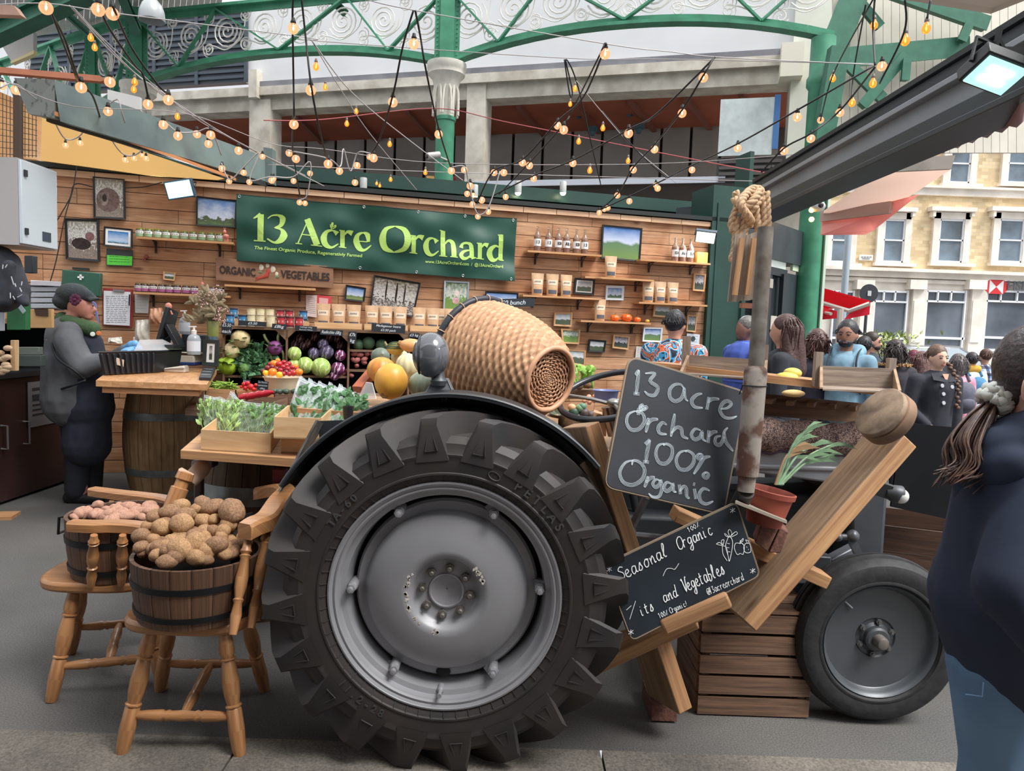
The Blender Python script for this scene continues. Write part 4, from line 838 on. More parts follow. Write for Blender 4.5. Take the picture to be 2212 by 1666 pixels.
mb=M();mb.box((xb+.03,(ya+1.3)/2,zm+.005),(.12,ya-1.3,.02));build(mb,'middle_flange',bgrey,bm_,bev=.002)
rope=P((190,160,128),.9,nz=.2,scale=60,bm=.5,name='rope')
rt=thing('rope','thick knotted rope draped over the end of the black beam','rope',at(1620,470,4.3))
def ropest(pts,r=.017,Yk=None):
 P_=smoothpts([at(*p)for p in pts],14);mb=M()
 for s in range(3):
  out=[];L=0
  for i,p in enumerate(P_):
   if i:L+=(p-P_[i-1]).length
   t=(P_[min(i+1,len(P_)-1)]-P_[max(i-1,0)]).normalized();x=t.cross(V((0,1,0))).normalized();y=t.cross(x);a=L*70+s*2*PI/3
   out.append(p+(x*math.cos(a)+y*math.sin(a))*r*.55)
  mb.tube(out,r*.62,7)
 build(mb,'strand',rope,rt,180)
YR=3.6
ropest([(1590,470,YR),(1588,530,YR),(1582,560,YR),(1596,558,YR),(1606,510,YR),(1618,465,YR)])
ropest([(1612,455,YR),(1600,505,YR),(1596,545,YR)],.015)
ropest([(1595,440,YR),(1580,480,YR),(1584,500,YR)],.016)
ropest([(1640,412,YR),(1633,440,YR),(1636,480,YR),(1642,505,YR),(1650,480,YR),(1648,440,YR),(1642,408,YR)],.017)
ropest([(1655,415,YR),(1657,450,YR),(1660,500,YR)],.017)
ropest([(1585,430,YR),(1610,445,YR-.05),(1630,430,YR-.05),(1640,410,YR),(1620,412,YR),(1600,440,YR-.08),(1618,470,YR-.05),(1622,480,YR)],.019)
ropest([(1588,415,YR),(1600,440,YR),(1625,452,YR-.04),(1640,425,YR),(1622,420,YR),(1610,455,YR)],.018)
ropest([(1610,460,YR),(1620,470,YR),(1622,492,YR)],.013)
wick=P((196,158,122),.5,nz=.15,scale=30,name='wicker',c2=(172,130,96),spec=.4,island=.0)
mc=at(1036,768,3.26);bc=at(1189,820,2.93);axd=(bc-mc);Lb=axd.length;bmx=zto(mc,axd,(0,0,1))
bk=thing('wicker_basket','large woven basket lying on its side behind the black mudguard, its base facing the street','basket',mc)
NS=36;NR=30
def bprof(t):return.130+(.252-.130)*(1-t)**.55+(.020*math.sin(PI*t))
mb=M();vs=[];kk=NS*4;rows=NR*4
for i in range(rows+1):
 t=i/rows;row=int(t*NR);ft=(t*NR)%1
 for j in range(kk):
  a=2*PI*j/kk;st=int(j/4);fs_=(j/4)%1;
  over=((st+(row//1))%2==0)
  w_=math.sin(PI*min(1,max(0,ft)))**.6;h_=math.cos((fs_-.5)*PI*1.0)
  d=(.0065*h_*w_ if over else-.006*w_*h_)
  r=bprof(t)+d;vs.append(bmx@V((r*math.cos(a),r*math.sin(a),Lb*t)))
fs=[];
for i in range(rows):
 for j in range(kk):fs.append((i*kk+j,i*kk+(j+1)%kk,(i+1)*kk+(j+1)%kk,(i+1)*kk+j))
mb.add(vs,fs);mb.mi=[0 if(int(q%kk/4)+int(q//kk/rows*NR))%2==0 and(q//kk/rows*NR)%1<.9 else 1 for q in range(len(fs))];build(mb,'weave',[wick,P((174,132,98),.7,nz=.2,scale=45,name='wicker_shade')],bk,60)  # cells under the strands coloured darker, shade painted into the weave
mb=M();
for rr,zz in((.131,Lb),):mb.tube([bmx@V((rr*math.cos(a),rr*math.sin(a),zz))for a in[2*PI*i/64 for i in range(64)]],.0115,10,closed=True)
build(mb,'base_rim',P((196,148,116),.5,nz=.1,scale=20,name='cane'),bk,180)
mb=M();bcx=bmx@Matrix.Translation((0,0,Lb-.012))
for k in range(14):
 r=.009*k+.006;n=48;mb.tube([bcx@V((r*math.cos(2*PI*i/n),r*math.sin(2*PI*i/n),.0045*(1 if(i//2+k)%2 else-1)))for i in range(n)],.0036,5,closed=True)
for k in range(18):a=2*PI*k/18;mb.tube([bcx@V((.01*math.cos(a),.01*math.sin(a),0)),bcx@V((.13*math.cos(a),.13*math.sin(a),0))],.0032,5)
build(mb,'base_weave',P((184,140,108),.6,nz=.2,scale=50),bk,180)
mb=M();mb.lathe([(0,-.006),(.124,-.006)],bcx,32);build(mb,'base_disc',P((96,60,42),.9),bk)
mb=M();mb.tube([bmx@V((.258*math.cos(a),.258*math.sin(a),0))for a in[2*PI*i/72 for i in range(72)]],.0155,10,closed=True);rim_=build(mb,'mouth_rim',P((40,42,52),.5,nz=.2,scale=20),bk,180)
mb=M()
for k in range(22):
 a=2*PI*k/22;c=bmx@V((.258*math.cos(a),.258*math.sin(a),0));tdir=(bmx.to_3x3()@V((-math.sin(a),math.cos(a),0))).normalized();m4=zto(c,tdir)
 mb.tube([m4@V((.0175*math.cos(q),.0175*math.sin(q),0))for q in[2*PI*i/10 for i in range(10)]],.0028,4,closed=True)
build(mb,'binding',P((190,165,140),.6),rim_,180)
def picmat(name,top,mid,bot,h=.5,noise_=.5,sc_=6,hz=.08):
 m,nt,b=newmat(name);uv=N(nt,'ShaderNodeUVMap');sp=N(nt,'ShaderNodeSeparateXYZ');nt.links.new(uv.outputs[0],sp.inputs[0])
 no=N(nt,'ShaderNodeTexNoise');no.inputs['Scale'].default_value=sc_;no.inputs['Detail'].default_value=6;nt.links.new(uv.outputs[0],no.inputs[0])
 ad=N(nt,'ShaderNodeMath',operation='MULTIPLY_ADD');ad.inputs[1].default_value=noise_;nt.links.new(no.outputs['Fac'],ad.inputs[0]);nt.links.new(sp.outputs['Y'],ad.inputs[2])
 sb=N(nt,'ShaderNodeMath',operation='SUBTRACT');sb.inputs[1].default_value=noise_*.5;nt.links.new(ad.outputs[0],sb.inputs[0])
 rp=N(nt,'ShaderNodeValToRGB');e=rp.color_ramp.elements;e[0].color=srgb(bot);e[0].position=0;e[1].color=srgb(top);e[1].position=1
 x=e.new(h-hz);x.color=srgb(mid);x=e.new(h+.01);x.color=tuple((p+q)/2 for p,q in zip(srgb(top),(1,1,1,1)))
 nt.links.new(sb.outputs[0],rp.inputs[0]);nt.links.new(rp.outputs[0],b.inputs['Base Color']);b.inputs['Roughness'].default_value=.15;return m
PM={'sky':picmat('p_sky','4f7fb8','6b7d4e','8a9a62',.35,.35,4),'cloud':picmat('p_cloud','5d7fae','4d5b46','5f7350',.3,.9,5),'tree':picmat('p_tree','2f78b8','9cc4dc','2b3f45',.25,.3,6),'field':picmat('p_field','2f66a8','5e7c5a','6f8a4a',.55,.3,3),'grey':picmat('p_grey','9aa3a6','55604f','4f6048',.5,.4,5),'forest':picmat('p_forest','6b6252','3a352e','b9b4ae',.35,1.3,14),'flower':picmat('p_flower','56684a','6a8a48','7d9c4c',.6,.8,9),'dark':picmat('p_dark','5b5560','3a3f3c','4e5a48',.5,.6,7),'soil':picmat('p_soil','8c8a7c','766c62','8f8378',.5,2.0,16)}
def quadn(q):return(q[1]-q[0]).cross(q[3]-q[0]).normalized()
def frame4(px,fcol,pic,label,bw=.02,matw=0,off=.0,cat='picture',name='framed_picture',plane=None,d=.022,blobs=()):
 q=[onp(x,y,plane or PW,off+.03)for x,y in px]
 n=quadn(q);n=n if n.y<0 else-n;ctr=sum(q,V())/4
 t=thing(name,label,cat,(ctr.x,ctr.y,min(p.z for p in q)))
 def inset(q,k):
  out=[]
  for i in range(4):
   a=(q[i-1]-q[i]).normalized();b=(q[(i+1)%4]-q[i]).normalized();out.append(q[i]+(a+b)*k)
  return out
 i1=inset(q,bw);mb=M()
 for i in range(4):
  j=(i+1)%4;mb.hexa([q[i]-n*d,q[j]-n*d,i1[j]-n*d,i1[i]-n*d,q[i],q[j],i1[j]-n*.004,i1[i]-n*.004])
 build(mb,'frame',fcol,t)
 k1=i1
 if matw:
  i2=inset(i1,matw);mb=M()
  for i in range(4):
   j=(i+1)%4;mb.add([i1[i]-n*.008,i1[j]-n*.008,i2[j]-n*.008,i2[i]-n*.008],[(0,1,2,3)])
  build(mb,'mount',P((225,226,224),.8),t,0);k1=i2
 mb=M();mb.add([p-n*.010 for p in k1],[(3,2,1,0)],[[(0,0),(1,0),(1,1),(0,1)]]);pc_=build(mb,'photo',PM[pic],t,0)
 for nm,col,cx,cy,rx,ry in blobs:
  mb=M();o=k1[3];ex=k1[2]-k1[3];ey=k1[0]-k1[3]
  pts=[o+ex*min(.99,max(.01,cx+rx*math.cos(a)))+ey*min(.99,max(.01,cy+ry*math.sin(a)))-n*.0095 for a in[2*PI*i/18 for i in range(18)]];mb.add(pts,[tuple(range(18))]);build(mb,nm,P(col,.2,nz=.25,scale=30),pc_,0)
 return t
fb=P('17191c',.35,name='black_frame');fw=WD('b98a5c','d8ac7c','oak_frame',island=.03,sy=20);fs_=P((170,182,190),.3,metal=.3,name='silver_frame');fwh=P((214,220,222),.5,name='white_frame')
FR=[([(200,381),(269,387),(271,474),(202,471)],fb,'soil','black framed photo of a brown donkey nose, uppermost at the left of the wall',.016,0,[('animal','6d5a55',.45,.45,.42,.32),('muzzle','a39088',.3,.5,.2,.2),('nostril','3b302e',.33,.5,.09,.1)]),([(139,471),(213,474),(216,566),(142,560)],fb,'soil','black framed photo of a black pig, below the donkey photo',.02,0,[('animal','38302f',.45,.4,.33,.16),('snout','7d5a5c',.75,.62,.16,.12)]),([(224,489),(286,495),(285,537),(223,531)],fb,'tree','small black framed blue sky photo above the bright green notice',.014,.02,[]),([(424,423),(512,433),(509,492),(423,487)],fb,'cloud','black framed photo of clouds over a field, left of the banner',.014,0,[]),([(747,615),(791,622),(787,653),(744,648)],fb,'sky','small dark framed hill photo left of the forest picture',.016,0,[]),([(808,594),(909,611),(893,686),(799,664)],fb,'forest','large tilted black framed photo of a bare forest under the banner',.016,0,[('trunk','2c2824',.3,.65,.02,.34),('trunk','2c2824',.55,.65,.025,.34),('trunk','332d28',.75,.65,.02,.34)]),([(960,606),(1014,609),(1010,686),(957,684)],fs_,'flower','silver framed photo of a pale flower on green, right of the forest picture',.016,0,[('flower','c9a0a0',.5,.45,.16,.1),('flower','d8c8c0',.55,.68,.1,.09)]),([(1049,629),(1120,633),(1119,662),(1047,665)],fb,'sky','black framed landscape just above the basket rim',.014,0,[]),([(1302,485),(1388,493),(1383,566),(1298,558)],fb,'field','large black framed landscape with a vivid blue sky between the bottle shelves',.018,0,[]),([(1243,600),(1286,603),(1283,638),(1239,635)],fb,'grey','thick black frame with a white mount beside the three pouches',.022,.014,[]),([(1310,617),(1349,618),(1347,649),(1308,648)],fwh,'cloud','silver white framed cloud photo under the single high pouch',.016,.008,[]),([(1500,590),(1526,592),(1522,630),(1497,628)],fw,'dark','small upright oak frame at the right edge of the wall below the bottles',.018,0,[]),([(1198,675),(1237,675),(1235,706),(1196,704)],fw,'grey','small oak frame left of the lowest shelf',.018,0,[]),([(1212,710),(1254,712),(1251,744),(1215,742)],fw,'flower','oak frame half hidden by the basket, second down',.018,0,[]),([(1222,754),(1266,757),(1264,792),(1225,785)],fw,'grey','oak frame half hidden by the basket, lowest one',.018,0,[]),([(1273,733),(1310,736),(1306,762),(1270,760)],fb,'grey','small black framed grey meadow photo under the lowest shelf',.018,0,[]),([(1326,723),(1361,727),(1358,756),(1323,752)],fw,'dark','oak framed photo of dark hills right of the small black frame',.018,0,[]),([(1391,707),(1432,708),(1429,740),(1388,738)],fwh,'field','white framed blue landscape beside the shoulder of the orange shirt',.018,0,[]),([(1414,658),(1452,660),(1450,687),(1411,684)],fw,'grey','oak framed landscape left of the dark haired head',.02,0,[]),([(1486,680),(1507,682),(1503,718),(1483,716)],fw,'dark','upright oak frame right of the dark haired head',.014,0,[]),([(353,586),(379,589),(377,607),(352,604)],fw,'grey','tiny oak framed photo standing above the purple jars',.012,0,[])]
for px,fc_,pic,lab,bw,mw,bl in FR:frame4(px,fc_,pic,lab,bw,mw,blobs=bl)
def sheet(name,px,col,label,cat='paper',off=.012,lines=0,lc=(90,92,100),t=.003,txt=None,tcol=None,hl=None):
 q=[onp(x,y,PW,off)for x,y in px];n=WN;o=q[3];ex=q[2]-q[3];ey=q[0]-q[3]
 th=thing(name,label,cat,(sum((p.x for p in q))/4,sum((p.y for p in q))/4,min(p.z for p in q)))
 mb=M();mb.ext(q,n,-t);build(mb,'sheet',P(col,.7),th)
 if lines:
  mb=M();rs=random.Random(len(label))
  for i in range(lines):
   f=.9-.8*i/lines;x=.1
   while x<.85:
    l=rs.uniform(.04,.16);
    a=o+ex*x+ey*f+n*.0012;b=o+ex*min(.9,x+l)+ey*f+n*.0012;mb.bar(a,b,.0015,abs(ey.length)*.012+.001);x+=l+.03
  build(mb,'writing',P(lc,.8),th)
 return th,q,n
def walltext(th,txt,px,py,size,col,bold=.0,ang=None,off=.02,sx=1,name='lettering',align='LEFT',plane=None,e=None,sp=1):
 o=onp(px,py,plane or PW,off);x=(onp(e[0],e[1],plane or PW,off)-o).normalized()if e else WD_
 m=frame(o,x,V((0,0,1)));mb=M();mb.text(txt,size,m,bold,align,.0008,sx,sp);return build(mb,name,P(col,.6)if not hasattr(col,'name')else col,th,0)
th,q,n=sheet('clipboard',[(222,622),(288,626),(286,707),(222,703)],(150,52,54),'red clipboard with a handwritten sheet hanging behind the till','clipboard')
mb=M();mb.ext([onp(x,y,PW,.02)for x,y in((224,628),(282,631),(280,704),(224,701))],WN,-.004);pg=build(mb,'page',P((224,226,230),.8),th)
mb=M();rs=random.Random(2)
for i in range(15):
 x=229
 while x<272:
  l=rs.uniform(3,9);y=640+i*4
  mb.bar(onp(x,y,PW,.022),onp(min(275,x+l),y+.2,PW,.022),.001,.0035);x+=l+2
build(mb,'writing',P((120,124,136),.8),pg)
mb=M();mb.bar(onp(244,627,PW,.03),onp(269,629,PW,.03),.01,.02);build(mb,'clip',P((170,170,175),.3,metal=.7),th);mb=M();mb.tube([onp(280,636,PW,.035),onp(279,660,PW,.035)],.006,8);build(mb,'pen',P('1c1d22',.4),th)
sheet('paper_sheet',[(291,636),(323,638),(320,677),(292,676)],(208,206,202),'plain paper sheet pinned right of the red clipboard',lines=5,lc=(180,175,170))
th,q,n=sheet('green_notice',[(231,551),(286,554),(285,574),(231,572)],(88,196,66),'bright green notice with black print below the small blue photo','notice',lines=3,lc=(30,50,30))
mb=M();mb.ext([onp(x,y,PW,.011)for x,y in((230,537),(287,541),(286,576),(230,574))],WN,-.006);build(mb,'backing',P('2b2e2e',.6),th)
sheet('poster',[(661,637),(685,638),(684,686),(661,683)],(214,196,190),'pale leaflet left of the red and white poster',lines=9,lc=(150,140,140))
th,q,n=sheet('poster',[(685,637),(716,641),(714,668),(684,665)],(208,66,74),'red bordered poster behind the tins',lines=0)
mb=M();mb.ext([onp(x,y,PW,.014)for x,y in((689,643),(709,645),(708,664),(689,662))],WN,-.003);build(mb,'panel',P((222,170,168),.7),th)
sheet('certificate',[(1484,720),(1512,723),(1508,768),(1482,766)],(206,212,220),'white certificate with a dark round seal beside the green post',lines=6,lc=(150,155,165))
mb=M();mb.lathe([(0,0),(.028,0),(.028,.003)],zto(onp(1497,732,PW,.014),WN),16);solo(mb,'seal',P('2f4048',.6),'dark round seal printed on the certificate','seal')
sheet('price_list',[(1375,748),(1401,752),(1398,780),(1372,778)],(205,203,202),'white price list beside the left sleeve of the orange shirt',lines=7)
t=thing('first_aid_case','green first aid case with a white cross hanging above the woman in the cap','case',onp(175,630,PW,.05))
mb=M();mb.slab([onp(x,y,PW,.09)for x,y in((131,637),(215,641),(217,590),(134,582))],-WN,.08);build(mb,'case',P('2f5a4a',.45,nz=.05),t,bev=.008)
cc=onp(174,599,PW,.095);mb=M();mb.bar(cc-WD_*.025,cc+WD_*.025,.004,.017);mb.bar(cc-V((0,0,.025)),cc+V((0,0,.025)),.017,.004,WN);build(mb,'cross',P((225,230,225),.6),t)
mb=M();mb.bar(onp(158,580,PW,.05),onp(192,582,PW,.05),.05,.02);build(mb,'handle',P('23292a',.5),t)
cn=at(36,340,4.5);t=thing('electrical_cabinet','white metal cabinet fixed high at the left edge','cabinet',at(60,530,4.5))
X0=cn.x;Zt=cn.z;Zb=at(36,529,4.5).z;Yn=4.5;Yf=4.5*1.082
a=at(36,340,Yn);b_=at(117,375,Yf);a2=at(36,529,Yn);b2=at(117,541,Yf)
mb=M();xx=V((b_.x-a.x,b_.y-a.y,0)).normalized();nn=V((xx.y,-xx.x,0));nn=nn if nn.x>0 else-nn
mb.hexa([V((a.x,a.y,Zb)),V((b_.x,b_.y,Zb)),V((b_.x,b_.y,Zb))-nn*.5,V((a.x,a.y,Zb))-nn*.5,V((a.x,a.y,Zt)),V((b_.x,b_.y,Zt)),V((b_.x,b_.y,Zt))-nn*.5,V((a.x,a.y,Zt))-nn*.5]);build(mb,'body',P((176,172,170),.5),t)
mb=M();P0=V((a.x,a.y,0));P1=V((b_.x,b_.y,0));e=(P1-P0);
mb.slab([P0+e*.02+V((0,0,Zb+.01)),P0+e*.99+V((0,0,Zb+.01)),P0+e*.99+V((0,0,Zt-.01)),P0+e*.02+V((0,0,Zt-.01))],nn,.02);build(mb,'door',P((204,216,224),.35),t,bev=.004)
for f in(.13,.8):mb=M();z=Zb+(Zt-Zb)*f;mb.slab([P0+e*.08+V((0,0,z))+nn*.021,P0+e*.15+V((0,0,z))+nn*.021,P0+e*.15+V((0,0,z+.04))+nn*.021,P0+e*.08+V((0,0,z+.04))+nn*.021],nn,.01);build(mb,'latch',P('30363c',.4),t)
mb=M();z=Zb+.05;mb.slab([P0+e*.55+V((0,0,z))+nn*.021,P0+e*.78+V((0,0,z))+nn*.021,P0+e*.78+V((0,0,z+.06))+nn*.021,P0+e*.55+V((0,0,z+.06))+nn*.021],nn,.003);build(mb,'sticker',P('3c4a58',.5),t)
t=thing('banner','dark green vinyl banner reading 13 Acre Orchard hung across the plank wall','banner',wp(810,590,.05))
BQ=[(511,420),(1116,473),(1110,608),(512,563)]
bq=[onp(x,y,PW,.04)for x,y in BQ]
def bsurf(u,v):
 p=bq[3].lerp(bq[2],u).lerp(bq[0].lerp(bq[1],u),v)
 s=0
 for g in(0,.28,.43,.66,.84,1.0):
  d=abs(u-g);s+=math.exp(-(d*26*(0.35+v*.0+(1-v)*1.2))**2)*.5*v
 r=.008*math.cos(2*PI*(u*6.2+.3*(1-v)))*(.35+.65*v)*v+.014*math.sin(u*9+v*3)+.014*math.sin(u*21-v*8)+.006*math.sin(u*13+v*14)+.006*math.sin(u*40+v*9)*(1-abs(v-.5)*1.2)
 return p+WN*(r*(1-.0*s)+.01)
mb=M();mb.grid(bsurf,120,24);vin=P((30,74,62),.5,spec=.4,name='green_vinyl');bo=build(mb,'cloth',vin,t,180)
mb=M();mb.tube([bsurf(i/60,1)for i in range(61)],.004,4);mb.tube([bsurf(i/60,0)for i in range(61)],.004,4);build(mb,'hem',P('16302a',.5),bo)
for u,v in((.01,.97),(.43,.97),(.625,.97),(.8,.97),(.985,.97),(.42,.03),(.625,.03),(.8,.03),(.985,.03)):
 p=bsurf(u,v);mb=M();mb.tube([p+WN*.003+WD_*.011*math.cos(a)+V((0,0,.011*math.sin(a)))for a in[2*PI*i/12 for i in range(12)]],.0035,5,closed=True);build(mb,'eyelet',P((170,175,175),.3,metal=.8),t)
import bisect
def pxuv(x,y):
 u=v=.5
 for _ in range(8):
  ax_=BQ[3][0]*(1-u)+BQ[2][0]*u;ay=BQ[3][1]*(1-u)+BQ[2][1]*u;bx=BQ[0][0]*(1-u)+BQ[1][0]*u;by=BQ[0][1]*(1-u)+BQ[1][1]*u
  v=(y-ay)/(by-ay);xx_=ax_*(1-v)+bx*v;L0=(BQ[3][0]*(1-v)+BQ[0][0]*v);L1=(BQ[2][0]*(1-v)+BQ[1][0]*v);u=(x-L0)/(L1-L0)
 return u,v
def onb(x,y,o=.004):
 u,v=pxuv(x,y);return bsurf(u,v)+WN*o
lime=P((176,214,110),.5,name='lime_print')
def ribbon(mb,pts,ws,k=4,o=.0045,fn=onb):
 pts=[V((a,b,0))for a,b in pts];sm=smoothpts(pts,k)if len(pts)>2 else[pts[0].lerp(pts[1],i/4)for i in range(5)]
 n=len(sm);W=[ws[0]+(ws[-1]-ws[0])*i/(n-1)for i in range(n)]if len(ws)==2 else[ws[min(len(ws)-2,int(i/(n-1)*(len(ws)-1)))]*(1-((i/(n-1)*(len(ws)-1))%1 if i<n-1 else 1))+ws[min(len(ws)-1,int(i/(n-1)*(len(ws)-1))+1 if i<n-1 else len(ws)-1)]*(((i/(n-1)*(len(ws)-1))%1)if i<n-1 else 1)for i in range(n)]
 L=[];R_=[]
 for i in range(n):
  t=(sm[min(i+1,n-1)]-sm[max(i-1,0)]).normalized();d=V((-t.y,t.x,0))*W[i]/2
  L.append(fn(sm[i].x+d.x,sm[i].y+d.y,o));R_.append(fn(sm[i].x-d.x,sm[i].y-d.y,o))
 k0=len(mb.v);mb.v+=L+R_
 for i in range(n-1):mb.f.append([k0+i,k0+i+1,k0+n+i+1,k0+n+i]);mb.uv.append(None);mb.mi.append(0)
mb=M()
S_=3.16
def G(strokes,ox=0,oy=0):
 for pts,ws in strokes:ribbon(mb,[(450+(x+ox)/S_,380+(y+oy)/S_)for x,y in pts],[w*1.18/S_ for w in ws])
G([([(345,262),(342,445)],[32,32]),([(345,262),(300,292)],[22,6]),([(300,440),(375,446)],[7,7])])
G([([(388,290),(415,270),(455,268),(482,290),(470,335),(430,352)],[5,8,12,34,22,5]),([(430,352),(475,365),(490,405),(470,440),(430,455),(385,428)],[5,16,42,34,12,8])])
G([([(650,285),(580,462)],[6,7]),([(640,290),(705,470)],[34,36]),([(608,398),(690,408)],[6,6]),([(565,460),(608,464)],[6,6]),([(665,470),(738,478)],[6,6])])
G([([(838,392),(808,370),(768,378),(748,420),(760,465),(800,485),(845,458)],[30,8,20,36,32,14,5]),([(800,372),(795,345),(790,330)],[5,5]),([(790,348),(805,318),(806,335),(793,352)],[4,10,4]),([(800,352),(825,335),(822,350),(800,360)],[3,9,3])])
G([([(872,368),(872,482)],[26,26]),([(850,368),(880,372)],[6,6]),([(848,480),(898,486)],[6,6]),([(880,405),(905,378),(938,388)],[5,16,32])])
G([([(968,440),(1040,446)],[6,6]),([(1046,446),(1040,400),(1010,384),(975,400),(965,440),(985,490),(1020,503),(1065,470)],[16,30,8,22,36,32,14,5])])
G([([(1228,340),(1165,360),(1142,425),(1160,490),(1220,518)],[6,24,40,34,6]),([(1228,340),(1290,365),(1315,430),(1290,495),(1220,518)],[6,30,42,30,6])])
G([([(1355,405),(1355,525)],[26,26]),([(1335,405),(1362,408)],[6,6]),([(1328,520),(1382,527)],[6,6]),([(1362,440),(1388,412),(1422,422)],[5,16,32])])
G([([(1520,450),(1495,425),(1458,432),(1442,475),(1455,520),(1490,538),(1532,510)],[30,8,20,34,30,14,5])])
G([([(1562,375),(1562,545)],[28,28]),([(1538,370),(1566,376)],[6,6]),([(1535,543),(1590,550)],[6,6]),([(1572,470),(1600,440),(1630,452),(1638,490),(1638,550)],[5,14,26,30,30]),([(1612,550),(1665,556)],[6,6])])
G([([(1692,490),(1705,462),(1740,458),(1765,480),(1768,560)],[26,14,14,26,28]),([(1762,505),(1712,515),(1690,540),(1705,562),(1735,560),(1765,535)],[6,16,26,22,14,5]),([(1765,560),(1800,558)],[18,5])])
G([([(1828,458),(1828,565)],[26,26]),([(1805,458),(1835,461)],[6,6]),([(1802,562),(1858,568)],[6,6]),([(1835,495),(1860,468),(1888,476)],[5,16,30])])
G([([(1985,402),(1985,575)],[28,28]),([(1962,404),(1995,404)],[6,6]),([(1980,572),(2010,576)],[10,6]),([(1975,490),(1945,478),(1910,500),(1900,535),(1920,570),(1950,572),(1975,550)],[6,14,30,38,30,14,5])])
build(mb,'lettering',lime,t,0)
def btext(s,px,py,ex,ey,h,bold=0):
 tmp=M();tmp.text(s,1,Matrix.Identity(4),bold,'LEFT',.0);xs=[p.x for p in tmp.v];W=max(xs)-min(xs);x0=min(xs);L=math.hypot(ex-px,ey-py);k=L/W;dx=(ex-px)/L;dy=(ey-py)/L
 m_=M();m_.add([onb(px+dx*(p.x-x0)*k+dy*p.y*h,py+dy*(p.x-x0)*k-dx*p.y*h,.006)for p in tmp.v],tmp.f);build(m_,'small_lettering',lime,t,0)
btext('The Finest Organic Produce, Regenerativly Farmed',546,538,767,555,10,.015)
btext('www.13AcreOrchard.com  /  @13AcreOrchard',905,567,1083,579,9.5,.015)
th=thing('wooden_sign','brown wooden sign reading ORGANIC VEGETABLES under the banner','sign',wp(590,610,.05))
mb=M();mb.slab([onp(x,y,PW,.05)for x,y in((466,606),(720,623),(720,576),(466,557))],-WN,.02);build(mb,'board',WD('7c5a46','9a7458','sign_wood',island=0,sx=1.5,sy=22,rough=.6),th,bev=.003)
def ptext(th,s,a,b,h,col,bold=.02,off=.056,plane=None,name='lettering'):
 pl=plane or PW;A=onp(a[0],a[1],pl,off);B=onp(b[0],b[1],pl,off);tmp=M();tmp.text(s,1,Matrix.Identity(4),bold,'LEFT',0);xs=[p.x for p in tmp.v];W=max(xs)-min(xs);x0=min(xs)
 H=(onp(a[0],a[1]-h,pl,off)-A).length;X=(B-A);L=X.length;X.normalize();m_=M();m_.add([A+X*((p.x-x0)*L/W)+V((0,0,1))*p.y*H/.72 for p in tmp.v],tmp.f);return build(m_,name,P(col,.7),th,0)
ptext(th,'ORGANIC',(474,590),(552,597),17,'2e2320',.03);ptext(th,'VEGETABLES',(606,600),(712,607),17,'2e2320',.03)
mb=M()
for px_,py_,r in((563,578,.03),(588,582,.033),(577,574,.022),(597,592,.02)):mb.ball(onp(px_,py_,PW,.05),(r,.004,r),frame((0,0,0),WD_,V((0,0,1))).to_3x3().to_4x4()if False else None,nu=12,nv=8)
build(mb,'painted_bulb',P((214,205,184),.6),th)
mb=M()
for k in range(5):mb.tube([onp(580,588+k*2,PW,.053),onp(568-k*3,598+k,PW,.053),onp(552,600+k*2.2,PW,.053)],[.01,.007,.001],6)
mb.ball(onp(579,586,PW,.052),(.02,.004,.025));build(mb,'painted_carrots',P((176,72,62),.6),th)
mb=M();mb.ball(onp(597,598,PW,.05),(.03,.004,.014));mb.ball(onp(560,588,PW,.05),(.03,.004,.01));build(mb,'painted_leaf',P((110,132,100),.6),th)
shw=WD('a9794d','d2a376','shelf_pine',island=.03,sx=1,sy=22)
def shelf(label,a,b,br,dep=.15):
 A=onp(a[0],a[1],PW,dep);B=onp(b[0],b[1],PW,dep);z=(A.z+B.z)/2;A.z=B.z=z
 t=thing('wall_shelf',label,'shelf',(A+B)/2);mb=M();mb.slab([A,B,B-WN*dep,A-WN*dep],V((0,0,-1)),.02);build(mb,'board',shw,t)
 for x in br:
  p=onp(x,a[1],PW,dep*.5);p.z=z;u=(p-A).dot(WD_);c=A+WD_*u;mb=M()
  mb.bar(c-WN*.03-V((0,0,.025)),c-WN*dep-V((0,0,.025)),.02,.006);mb.bar(c-WN*(dep-.004)-V((0,0,.02)),c-WN*(dep-.004)-V((0,0,.13)),.02,.006,WN);mb.tube([c-WN*.04-V((0,0,.028)),c-WN*(dep*.75)-V((0,0,.06)),c-WN*(dep-.006)-V((0,0,.12))],.005,5);build(mb,'bracket',P('26221f',.5),t)
 return A,B,z
def onshelf(S,px,back=.07):
 A,B,z=S;best=None;L=(B-A).length
 lo,hi=0,L
 def pxof(p):
  q=RM.transposed()@(p-CAM);return 1106+F*q.x/-q.z
 for _ in range(30):
  m_=(lo+hi)/2
  if pxof(A+WD_*m_-WN*back)<px:lo=m_
  else:hi=m_
 p=A+WD_*lo-WN*back;p.z=z;return p
SH={}
for k,(lab,a,b,br)in{'jar1':('pine shelf holding the green labelled jars','294,507','504,527',(333,473)),'jar2':('pine shelf holding the purple labelled jars','288,629','497,640',(328,)),'emp':('empty pine shelf directly under the organic vegetables sign','485,611','682,626',(517,647)),'bot1':('pine shelf carrying six bottles right of the banner','1140,540','1300,551',(1161,1263)),'bot2':('pine shelf with three bottles at the right end of the wall','1384,557','1535,571',(1409,1499)),'one':('pine shelf with a single pouch under the big landscape','1264,596','1413,605',(1380,)),'three':('pine shelf with three pouches and a black frame','1130,634','1300,647',(1155,1254)),'thr2':('pine shelf with three pouches at the right end of the wall','1381,650','1528,661',(1400,1490)),'pump':('lowest pine shelf carrying small orange pumpkins','1255,689','1406,700',(1276,1370))}.items():
 SH[k]=shelf(lab,tuple(map(float,a.split(','))),tuple(map(float,b.split(','))),br)
